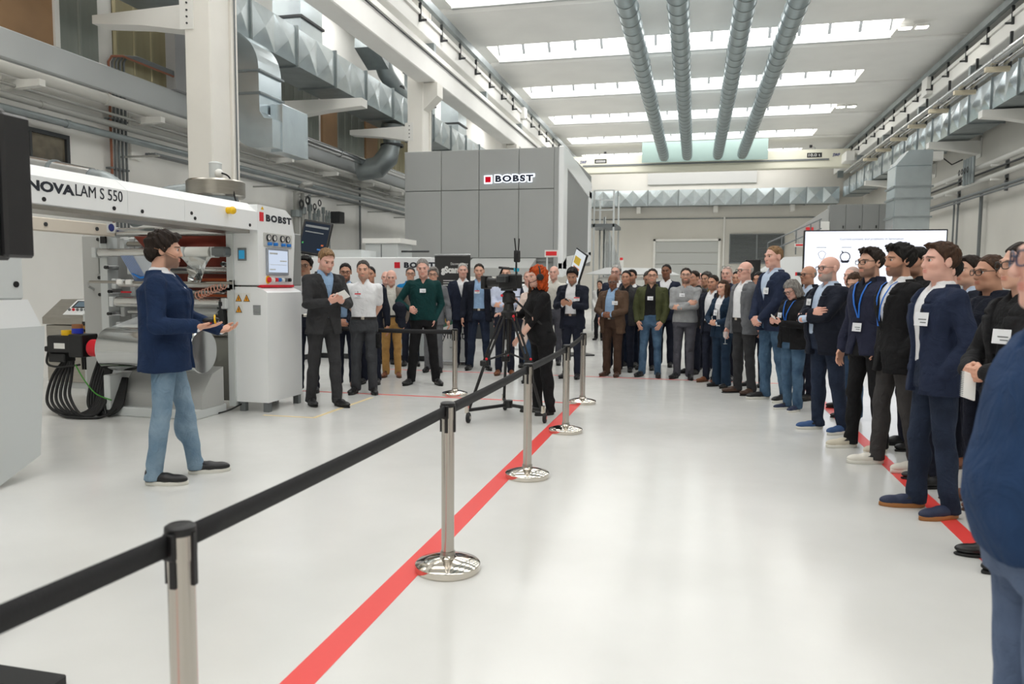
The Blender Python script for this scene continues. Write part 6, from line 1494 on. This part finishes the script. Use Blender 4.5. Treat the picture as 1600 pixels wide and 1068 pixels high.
person('navyb', 'bearded man in navy suit and brown shoes half hidden behind the grey suit', -4.80, 9.85, -165, 1.73, arms=('clasp', 'clasp'), head=(10, 6, 0), skin='tan', hair=('short', 'black'), beard='short', glasses='black', shirt=(lblue, 'shirt'), outer=jk(navy2, 'open', .80), trousers=navyt, shoes=DRBR, lod=2)
person('polob', 'person in dark clothes mostly hidden behind the white polo shirt', -4.56, 10.15, -165, 1.69, arms=('down', 'down'), skin='tan', hair=('short', 'black'), shirt=(navy2, 'shirt'), outer=jk(navy2, 'closed', .8), trousers=navyt, shoes=DRB, lod=3)
person('tan', 'bald older man in taupe jacket, pale shirt and tan chinos', -4.57, 10.96, -160, 1.66, arms=('behind', 'behind'), head=(0, 8, 0), skin='pink', hair=('fringe', 'silver'), shirt=(stone, 'shirt'), outer=jk(taupe, 'wide', .82), trousers=tan, belt=leather, shoes=DRBR, lod=2, belly=.03)
person('baldblue', 'bald man in blue peeking from behind the taupe jacket', -5.40, 12.7, -160, 1.66, skin='pink', hair=('fringe', 'grey'), shirt=(navy, 'shirt'), outer=jk(C('cobalt', (40, 66, 128)), 'closed', .8, 'stand'), trousers=navyt, shoes=DRB, lod=3)
person('glassblue', 'man with glasses and bright blue jacket between taupe jacket and green sweater', -4.87, 12.55, -160, 1.73, skin='light', hair=('short', 'saltpepper'), glasses='black', shirt=(navy2, 'shirt'), outer=jk(cyan, 'zip', .85, 'stand'), trousers=navyt, shoes=DRB, lod=3)
person('green', 'man in bottle green sweater and black trousers with a coat over his arm', -3.79, 10.27, -163, 1.81, arms=(((.18, .20, 1.06), (1, -.5, -.4), (-.6, -1, 0), (-.5, .8, -.2), .5), 'pocket'), head=(0, 12, 3), skin='pink', hair=('short', 'grey'), shirt=(green, 'sweater'), vneck=1.40, trousers=black, slim=1.06, shoes=DRB, badge=(.0, 1.31, .085, .055, None), lod=1, belly=.03, feet=((.19, 0, -22), (-.19, .02, 22)))
person('greyb', 'grey-haired man in grey trousers behind the green sweater', -4.18, 11.79, -165, 1.71, skin='light', hair=('thick', 'grey'), glasses='black', shirt=(grey, 'shirt'), outer=jk(grey, 'closed', .8), trousers=grey, shoes=DRB, lod=2)
person('oldnavy', 'silver-haired man in navy suit beside the roll-up banner', -3.92, 12.58, -160, 1.80, skin='pink', hair=('short', 'silver'), shirt=(white, 'shirt'), outer=jk(navy, 'closed', .8), trousers=navyt, shoes=DRB, lod=2, arms=('down', 'down'))
person('navyblue', 'man in dark navy jacket over blue shirt left of the video tripod', -3.54, 12.29, -165, 1.79, head=(0, 4, 0), skin='light', hair=('crop', 'dark'), beard='stubble', shirt=(lblue, 'shirt'), outer=jk(navy2, 'wide', .80), trousers=jd, belt=leather, badge=(.03, 1.29, .085, .055, M_brand), shoes=DRB, lod=2, wide=1.05, feet=((.15, 0, -15), (-.15, .02, 15)))
person('lightblue', 'bald man in pale blue shirt with arms crossed behind the video camera', -2.94, 11.72, -168, 1.73, arms=('crossA', 'crossB'), skin='light', hair=('shaved', 'brown'), beard='stubble', shirt=(C('pale_lilac', (196, 204, 226), var=.06), 'shirt'), trousers=navyt, belt=leather, shoes=DRBR, lod=2)
person('p15', 'bald man in navy jacket behind the pale blue shirt', -2.83, 12.9, -165, 1.68, skin='pink', hair=('shaved', 'brown'), shirt=(white, 'shirt'), outer=jk(navy, 'closed', .8), trousers=navyt, shoes=DRB, lod=3)
person('pink', 'woman in pale pink coat left of the camera operator', -2.30, 10.9, 178, 1.60, female=True, arms=('clasphi', 'clasphi'), skin='light', hair=('long', 'brown'), shirt=(black, 'shirt'), outer=jk(pinkc, 'closed', .60, 'lapel', 'coat'), trousers=jm, shoes=DRB, lod=2, head=(20, 6, 0))
person('p18', 'bald man in pale shirt far behind the camera operator', -2.48, 13.5, 178, 1.78, skin='pink', hair=('bald', 'grey'), shirt=(stone, 'shirt'), trousers=greyt, shoes=DRB, lod=3)
person('redhair', 'red-haired camera operator in black clothes with headphones beside the tripod', -1.66, 8.35, 118, 1.66, female=True, wide=1.3, belly=.07, lean=.10, arms=(((.10, .44, 1.18), (.6, -.6, -1), (0, -.3, -1), (-.2, 1, .2), .6), ((.20, .36, .88), (.5, -1, .2), (-.6, 0, -1), (-.1, .7, -.7), .4)), head=(4, 0, 0), skin='fair', hair=('redbob', 'red'), shirt=(black, 'rolled'), trousers=black, slim=1.05, shoes=('sneaker', sh_b, so_b), lod=0, watch=1, feet=((.10, .05, -10), (-.13, -.05, 12)))
person('phone', 'man in navy blazer and white shirt looking at his phone', -1.84, 11.64, 172, 1.73, arms=('phone', 'phone'), head=(6, 24, 0), skin='olive', hair=('quiff', 'black'), beard='stubble', shirt=(white, 'shirt'), outer=jk(navy2, 'wide', .78), trousers=navyt, belt=leather, badge=(-.11, 1.25, .09, .06, M_brand), shoes=DRB, lod=1, wide=1.03)
person('labcoat', 'small distant woman in white lab coat with dark hair tied back', -2.40, 19.65, 170, 1.55, female=True, arms=('clasp', 'clasp'), skin='olive', hair=('tied', 'black'), shirt=(black, 'shirt'), outer=jk(labw, 'half', .55, 'lapel', 'lab_coat'), trousers=black, shoes=DRB, lod=3)
# ---------------------------------------------------------------- middle row
person('brown', 'balding man in brown tweed jacket and brown trousers with folded hands', -1.26, 12.07, 165, 1.63, arms=('clasphi', 'clasphi'), head=(10, 12, 0), skin='brown', hair=('fringe', 'grey'), glasses='steel', shirt=(lblue, 'shirt'), outer=jk(brownj, 'wide', .74), trousers=brownt, slim=1.12, belt=leather, badge=(-.10, 1.26, .09, .06, None), shoes=('dress', sh_dk, so_br), lod=1, wide=1.12, belly=.05)
person('olive', 'man in olive bomber jacket, black shirt and blue jeans with thumbs in pockets', -.66, 12.17, 172, 1.71, arms=(((.20, .14, .90), (1, -1, .2), (-.7, -.6, 0), (-.5, .35, -.85), .25),)*2, head=(8, -3, 0), skin='light', hair=('short', 'dark'), beard='stubble', glasses='black', shirt=(black, 'shirt'), outer=jk(olive, 'wide', .92, 'stand'), trousers=jb, shoes=SNK, badge=(-.01, 1.28, .09, .06, None), lod=1, wide=1.06, feet=((.15, 0, -16), (-.13, .02, 14)))
person('greysw', 'bearded man in light grey sweater with arms crossed', -.14, 12.08, 172, 1.72, arms=('crossA', 'crossB'), head=(6, -4, 0), skin='light', hair=('short', 'dark'), beard='short', glasses='steel', shirt=(lgrey, 'sweater'), vneck=1.43, trousers=greyt, slim=1.03, shoes=DRB, badge=(.03, 1.33, .085, .055, None), lod=1, wide=1.06, feet=((.12, 0, -18), (-.11, .04, 14)))
person('yngnavy', 'young man in open navy blazer and white shirt with brown shoes', .27, 11.75, 150, 1.61, arms=('behind', 'behind'), head=(0, 2, 0), skin='tan', hair=('short', 'dark'), beard='stubble', shirt=(white, 'shirt'), outer=jk(navy2, 'wide', .80), trousers=navyt, belt=leather, shoes=DRBR, lod=1)
person('womnavy', 'woman with long brown hair in petrol blue trouser suit', .40, 11.25, 140, 1.54, female=True, arms=('clasphi', 'clasphi'), head=(0, 2, 0), skin='light', hair=('long', 'brown'), shirt=(white, 'shirt'), outer=jk(petrol, 'open', .82), trousers=petrol, slim=1.05, flare=.022, shoes=DRB, badge=(.02, 1.22, .06, .08, None), lod=1)
for k_, lb_, x_, y_, f_, h_, kw in (
    ('b963', 'grey-haired man with glasses behind the brown tweed jacket', -1.33, 13.2, 170, 1.79, dict(skin='pink', hair=('short', 'silver'), glasses='black', shirt=(white, 'shirt'), outer=jk(navy, 'closed'))),
    ('b970', 'dark-haired man in dark jacket directly behind the brown tweed jacket', -1.12, 12.8, 172, 1.69, dict(skin='tan', hair=('short', 'black'), shirt=(black, 'shirt'), outer=jk(dkgrey, 'zip', .8, 'stand'))),
    ('b988', 'young man in navy blazer left of the olive bomber jacket', -1.09, 13.6, 168, 1.72, dict(skin='tan', hair=('neat', 'black'), beard='stubble', shirt=(white, 'shirt'), outer=jk(navy2, 'closed'), trousers=jd)),
    ('b1015', 'grey-haired man looking down behind the olive bomber jacket', -.78, 13.2, 170, 1.71, dict(skin='tan', hair=('short', 'saltpepper'), head=(10, 25, 0), shirt=(black, 'shirt'), outer=jk(black, 'closed'))),
    ('b1042', 'tall balding man in navy suit between olive bomber and grey sweater', -.50, 13.8, 170, 1.82, dict(skin='brown', hair=('crop', 'black'), shirt=(white, 'shirt'), outer=jk(navy, 'closed'))),
    ('b1085', 'dark-haired man in grey jacket behind the light grey sweater', -.01, 12.8, 140, 1.69, dict(skin='tan', hair=('short', 'dark'), shirt=(grey, 'shirt'), outer=jk(dkgrey, 'zip', .8, 'stand'))),
    ('b1105', 'curly-haired man in khaki jacket left of the white shirt and navy blazer', .19, 13.35, 150, 1.67, dict(skin='olive', hair=('curly', 'saltpepper'), shirt=(grey, 'shirt'), outer=jk(khaki, 'zip', .8, 'stand'))),
    ('b1137', 'bald man in blue with glasses pushed up on his head', .48, 12.1, 160, 1.75, dict(skin='pink', hair=('shaved', 'grey'), glasses='top', shirt=(navy, 'shirt'), outer=jk(C('cobalt', (40, 66, 128)), 'closed'))),
    ('b1150', 'dark-haired man far behind the grey jacket', .68, 13.2, 165, 1.69, dict(skin='tan', hair=('short', 'black'), shirt=(black, 'shirt'), outer=jk(black, 'closed'))),
    ('b1190', 'dark-haired woman peeking out left of the tall man in blue', .90, 11.5, 150, 1.66, dict(female=True, skin='tan', hair=('long', 'black'), shirt=(black, 'shirt'), outer=jk(black, 'closed'))),
    ('b1020', 'bald man far back behind the olive bomber jacket', -.86, 14.6, 170, 1.70, dict(skin='pink', hair=('fringe', 'grey'), shirt=(grey, 'shirt'))),
    ('b1095', 'bald man far back right of the light grey sweater', .10, 14.6, 160, 1.68, dict(skin='pink', hair=('bald', 'grey'), shirt=(C('checked', (140, 120, 112)), 'shirt'))),
    ('b1263', 'man with glasses and dark jacket behind the woman with grey hair', 1.42, 10.35, 125, 1.72, dict(skin='tan', hair=('fringe', 'grey'), glasses='black', shirt=(pblue, 'shirt'), outer=jk(navy2, 'closed', .8, 'stand'), lod=2)),
    ('b1330', 'bald man behind the bald man in the navy blazer', 1.82, 9.7, 130, 1.70, dict(skin='pink', hair=('shaved', 'grey'), shirt=(grey, 'shirt'), outer=jk(dkgrey, 'closed'), lod=2)),
    ('b1437', 'dark-haired man peeking out behind the black coat', 1.95, 7.5, 110, 1.82, dict(skin='tan', hair=('short', 'black'), beard='stubble', shirt=(black, 'shirt'), outer=jk(black, 'closed'), lod=2)),
    ('b1445', 'man in profile half hidden behind the navy blazer', 1.80, 6.15, 100, 1.70, dict(skin='pink', hair=('short', 'black'), glasses='black', shirt=(black, 'shirt'), outer=jk(black, 'closed'), lod=2))):
    kw.setdefault('trousers', navyt); kw.setdefault('lod', 3); kw.setdefault('shoes', DRB)
    person(k_, lb_, x_, y_, f_, h_, **kw)
# ---------------------------------------------------------------- right row
person('greyjk', 'white-haired man with glasses in grey jacket and white shirt holding a glass', .66, 10.62, 128, 1.78, arms=('down', 'behind'), skin='pink', hair=('fringe', 'white'), glasses='black', shirt=(white, 'shirt'), outer=jk(grey, 'wide', .80), trousers=dkgrey, belt=leather, shoes=('dress', sh_dk, so_b), lod=1, feet=((.12, 0, -12), (-.12, -.04, 8)), belly=.02)
person('tall', 'very tall man in blue blazer and blue jeans with hands folded low', .97, 10.11, 122, 1.96, arms=('clasp', 'clasp'), head=(4, 0, 0), skin='pink', hair=('crop', 'blond'), shirt=(pblue, 'shirt'), outer=jk(blueb, 'closed', .80), trousers=jb, slim=1.02, shoes=SNB, badge=(-.08, 1.25, .075, .08, None), lod=1, feet=((.12, 0, -10), (-.13, -.1, 14)))
person('womgrey', 'short grey-haired woman in black jacket looking at her phone', 1.15, 9.4, 128, 1.56, female=True, wide=1.12, arms=('phone', 'phone'), head=(0, 30, 0), skin='pink', hair=('bob', 'grey'), glasses='black', shirt=(black, 'sweater'), outer=jk(black, 'zip', .82, 'stand'), trousers=jb, slim=1.02, shoes=('sneaker', sh_n, so_w), lanyard=(lan_b, 0, 1.15), badge=(.08, 1.26, .085, .06, None), lod=1, belly=.03)
person('baldbig', 'bald bearded man in navy blazer with arms crossed and blue trainers', 1.31, 8.12, 118, 1.76, arms=('crossA', 'crossB'), skin='pink', hair=('bald', 'grey'), beard='full', glasses='black', wide=1.12, belly=.06, shirt=(pblue, 'shirt'), outer=jk(navy2, 'open', .78), trousers=jd, slim=1.08, shoes=('sneaker', sh_bl, so_w), badge=(.07, 1.30, .09, .065, None), lod=0, feet=((.13, .0, -8), (-.15, -.1, 12)))
person('woolive', 'woman with brown hair and olive jacket behind the bald man', 1.72, 8.95, 120, 1.63, female=True, skin='light', hair=('long', 'brown'), shirt=(olive, 'shirt'), outer=jk(khaki, 'closed', .68, 'stand'), trousers=jm, shoes=DRB, head=(20, 18, 0), lod=2)
person('cardigan', 'bearded man in dark navy cardigan with blue lanyard and beige trainers', 1.52, 7.29, 120, 1.80, arms=('down', 'pocket'), skin='light', hair=('quiff', 'dark'), beard='short', glasses='black', shirt=(navy2, 'shirt'), outer=jk(C('cardigan', (44, 47, 66)), 'half', .84, 'stand', 'cardigan'), trousers=black, slim=.92, shoes=('sneaker', sh_be, so_w), lanyard=(lan_b, -.03, 1.14), badge=(-.03, 1.08, .10, .075, None), lod=0, feet=((.12, .06, -10), (-.13, -.06, 12)))
person('blackcoat', 'dark-haired man in black coat with rolled trousers and white trainers', 1.60, 6.63, 106, 1.80, arms=('pocket', 'pocket'), skin='tan', hair=('thick', 'black'), beard='short', shirt=(white, 'shirt'), outer=jk(black, 'closed', .76, 'lapel', 'coat'), trousers=C('dark_grey_trousers', (66, 64, 64)), slim=.95, lanyard=(lan_b, .05, 1.10), shoes=('sneaker', sh_w, so_w), lod=0, feet=((.13, .08, -6), (-.14, -.1, 10)))
person('blazer', 'man in blue blazer and open white shirt at the front of the right row', 1.53, 5.36, 102, 1.75, arms=('pocket', 'pocket'), head=(0, -3, 0), skin='pink', hair=('neat', 'brown'), shirt=(white, 'shirt'), outer=jk(blueb, 'open', .79), trousers=jd, slim=1.0, shoes=('sneaker', sh_n, so_g), badge=(-.10, 1.27, .10, .085, None), lod=0, feet=((.12, .05, -6), (-.13, -.05, 14)), wide=1.03)
person('b1513', 'young man in pale shirt behind the shoulder of the blue blazer', 2.19, 6.9, 110, 1.72, skin='light', hair=('neat', 'dark'), shirt=(pblue, 'shirt'), outer=jk(navy2, 'open', .8), trousers=navyt, shoes=DRBR, lod=2, head=(0, 0, 0))
person('b1548', 'man with glasses and dark zip collar between blazer and black suit', 1.92, 5.65, 108, 1.68, skin='tan', hair=('short', 'brown'), glasses='black', shirt=(navy2, 'sweater'), outer=jk(navy2, 'shut', .82, 'stand'), trousers=navyt, shoes=('dress', sh_br, so_br), lod=1)
person('blacksuit', 'man in black suit with badge holding a spiral notebook', 1.66, 4.45, 104, 1.70, arms=('clasphi', 'clasphi'), skin='light', hair=('short', 'dark'), glasses='black', shirt=(black, 'shirt'), outer=jk(C('black_suit', (40, 40, 42)), 'closed', .78), trousers=black, shoes=DRB, badge=(-.09, 1.26, .10, .075, None), lod=0)
person('near', 'man in blue knit sweater and grey-blue jeans at the right edge, closest to the camera', .845, 2.0, 92, 1.65, arms=('pocket', 'pocket'), head=(-4, -2, 0), skin='pink', hair=('short', 'dark'), glasses='blue', wide=1.08, belly=.07, lean=.0, shirt=(knit, 'sweater'), vneck=1.41, trousers=jg, slim=1.1, shoes=SNK, lod=0, nosef=1.08)

# ---------------------------------------------------------------- things held or worn
def held(name, label, cat, who, hand, build, off=(0, .08, -.035), rot=None):
    w_, R_ = PEOPLE[who]['hands'][hand]
    o = thing(name, label, cat)
    p = w_+R_@np.array(off)
    Rr = R_ if rot is None else R_@np.array(rot)
    o.matrix_world = Matrix([[*Rr[0], p[0]], [*Rr[1], p[1]], [*Rr[2], p[2]], [0, 0, 0, 1]])
    build(o); return o
def phone_b(o, m=M_black): MB().bbox(-.036, .036, -.05, .09, -.005, .005, .004).build('case', m, o); MB().box(-.032, .032, -.045, .085, -.0056, -.005).build('screen', emis('phone_glow', (90, 110, 140), .6), o)
def remote_b(o):
    MB().sph((0, .02, 0), (.032, .06, .022), 14, 8).build('shell', M_black, o, True); MB().lathe([(.03, -.006), (.036, -.004), (.036, .004), (.03, .006)], (0, .05, 0), 18, 'y').build('yellow_rim', M_yel, o, 40)
    for x, m in ((-.012, M_red), (.012, mat('button_green', (40, 190, 70), .4))): MB().sph((x, .02, .02), .008, 8, 6).build('button', m, o, True)
def card_b(o): MB().box(-.05, .07, -.02, .14, -.002, .002).build('sheet', M_pw, o)
def note_b(o):
    MB().bbox(-.04, .045, -.06, .08, -.006, .006, .002).build('pages', M_pw, o)
    for k in range(14): MB().lathe([(.007, -.002), (.009, 0), (.007, .002)], (-.04, -.055+k*.01, 0), 8, 'y').build('spiral_ring', M_cond, o)
held('remote_control', 'black and yellow remote control in the presenter\'s open hand', 'remote control', 'presenter', 0, remote_b, (-.01, .075, -.045))
held('phone', 'dark phone held by the man in the navy blazer', 'phone', 'phone', 0, phone_b, (.0, .07, -.03))
held('phone', 'pale phone held by the grey-haired woman', 'phone', 'womgrey', 0, lambda o: phone_b(o, M_white), (.0, .07, -.03))
held('note_card', 'white card read by the man in the charcoal suit', 'card', 'suit', 0, card_b, (.0, .09, -.03))
p_ = (PEOPLE['blacksuit']['hands'][0][0]+PEOPLE['blacksuit']['hands'][1][0])/2; o_ = thing('notebook', 'white spiral notebook in the hands of the man in the black suit', 'notebook', (p_[0]-.045, p_[1]-.05, p_[2]-.075)); o_.rotation_euler = (math.radians(72), math.radians(18), math.radians(25)); note_b(o_)
def glass_b(o): MB().lathe([(0, 0), (.03, 0), (.03, .003), (.004, .008), (.004, .07), (.03, .1), (.034, .16), (.03, .17)], (0, 0, -.1), 16).build('bowl', mat('clear_glass', (235, 240, 242), .05, alpha=.35), o, 60)
p_ = PEOPLE['greyjk']['hands'][0][0]; o_ = thing('wine_glass', 'stemmed glass held low by the man in the grey jacket', 'glass', (p_[0]-.03, p_[1]-.06, p_[2]-.12)); glass_b(o_)
# coat over the arm of the green sweater
w_, R_ = PEOPLE['green']['hands'][0]
g = Grid((-.2, -.2, -.35), (.25, .2, .15), .012)
g.add(capsule((.02, -.08, .0), (.02, .06, -.02), .08, .075), 0); g.add(capsule((.03, -.03, -.02), (.05, -.02, -.24), .075, .055), .04); g.add(capsule((-.01, .04, -.02), (-.02, .05, -.18), .06, .05), .04)
g.warp(folds(77, .01)); v_, f_ = g.mesh(); o_ = link('folded_coat', np_mesh('folded_coat', v_, f_), navy2); tag(o_, 'folded dark navy coat hanging over the arm of the man in green', 'coat'); o_.location = (w_[0]-.14, w_[1]-.04, w_[2]+.02)
# headphones of the camera operator
hp_ = PEOPLE['redhair']; rt_ = hp_['root']; S_ = hp_['S']
hc_ = np.array((0, .10*.56+.018, 1.63))*S_
bo_ = MB().tube([tuple(hc_+S_*np.array((.108*math.cos(t), -.005, .01+.125*math.sin(t)))) for t in np.linspace(0, math.pi, 13)], .010, 6).build('headphones', M_black, rt_, True)
for sx in (-1, 1): MB().lathe([(0, sx*.03), (.03, sx*.03), (.04, sx*.015), (.04, -sx*.01), (0, -sx*.01)], tuple(hc_+S_*np.array((sx*.108, -.005, -.005))), 16, 'x').build('ear_cup', M_black, bo_, 40)
MB().tube([tuple(hc_+S_*np.array(q)) for q in ((-.11, .0, -.02), (-.09, .07, -.06), (-.04, .115, -.075))], .004, 6).build('boom_microphone', M_black, bo_, True)
# headset microphone of the presenter
hp_ = PEOPLE['presenter']; S_ = hp_['S']; hc_ = np.array((0, .006, 1.63))*S_
MB().tube([tuple(hc_+S_*np.array(q)) for q in ((.083, -.05, .01), (.09, .0, -.005), (.075, .05, -.03), (.055, .085, -.05))], .0025, 5).build('headset_microphone', mat('skin_wire', (150, 110, 80), .5), hp_['root'], True)
# tool pouch of the polo man and a shoulder bag
pr_ = PEOPLE['polo']['root']; MB().bbox(-.215, -.165, -.02, .07, .60, .80, .01).build('tool_pouch', black, pr_)
bg_ = thing('shoulder_bag', 'dark bag with red tags hanging in front of the pale blue shirt', 'bag', (-2.62, 11.35, .86)); MB().bbox(-.17, .17, -.06, .06, -.13, .13, .04).build('bag_body', navy2, bg_)
for x in (-.1, .08): MB().box(x, x+.04, -.066, -.06, .03, .09).build('red_tag', M_red, bg_)
MB().tube([(-.16, 0, .12), (-.1, .02, .4), (.1, .02, .4), (.16, 0, .12)], .012, 6).build('strap', M_black, bg_)
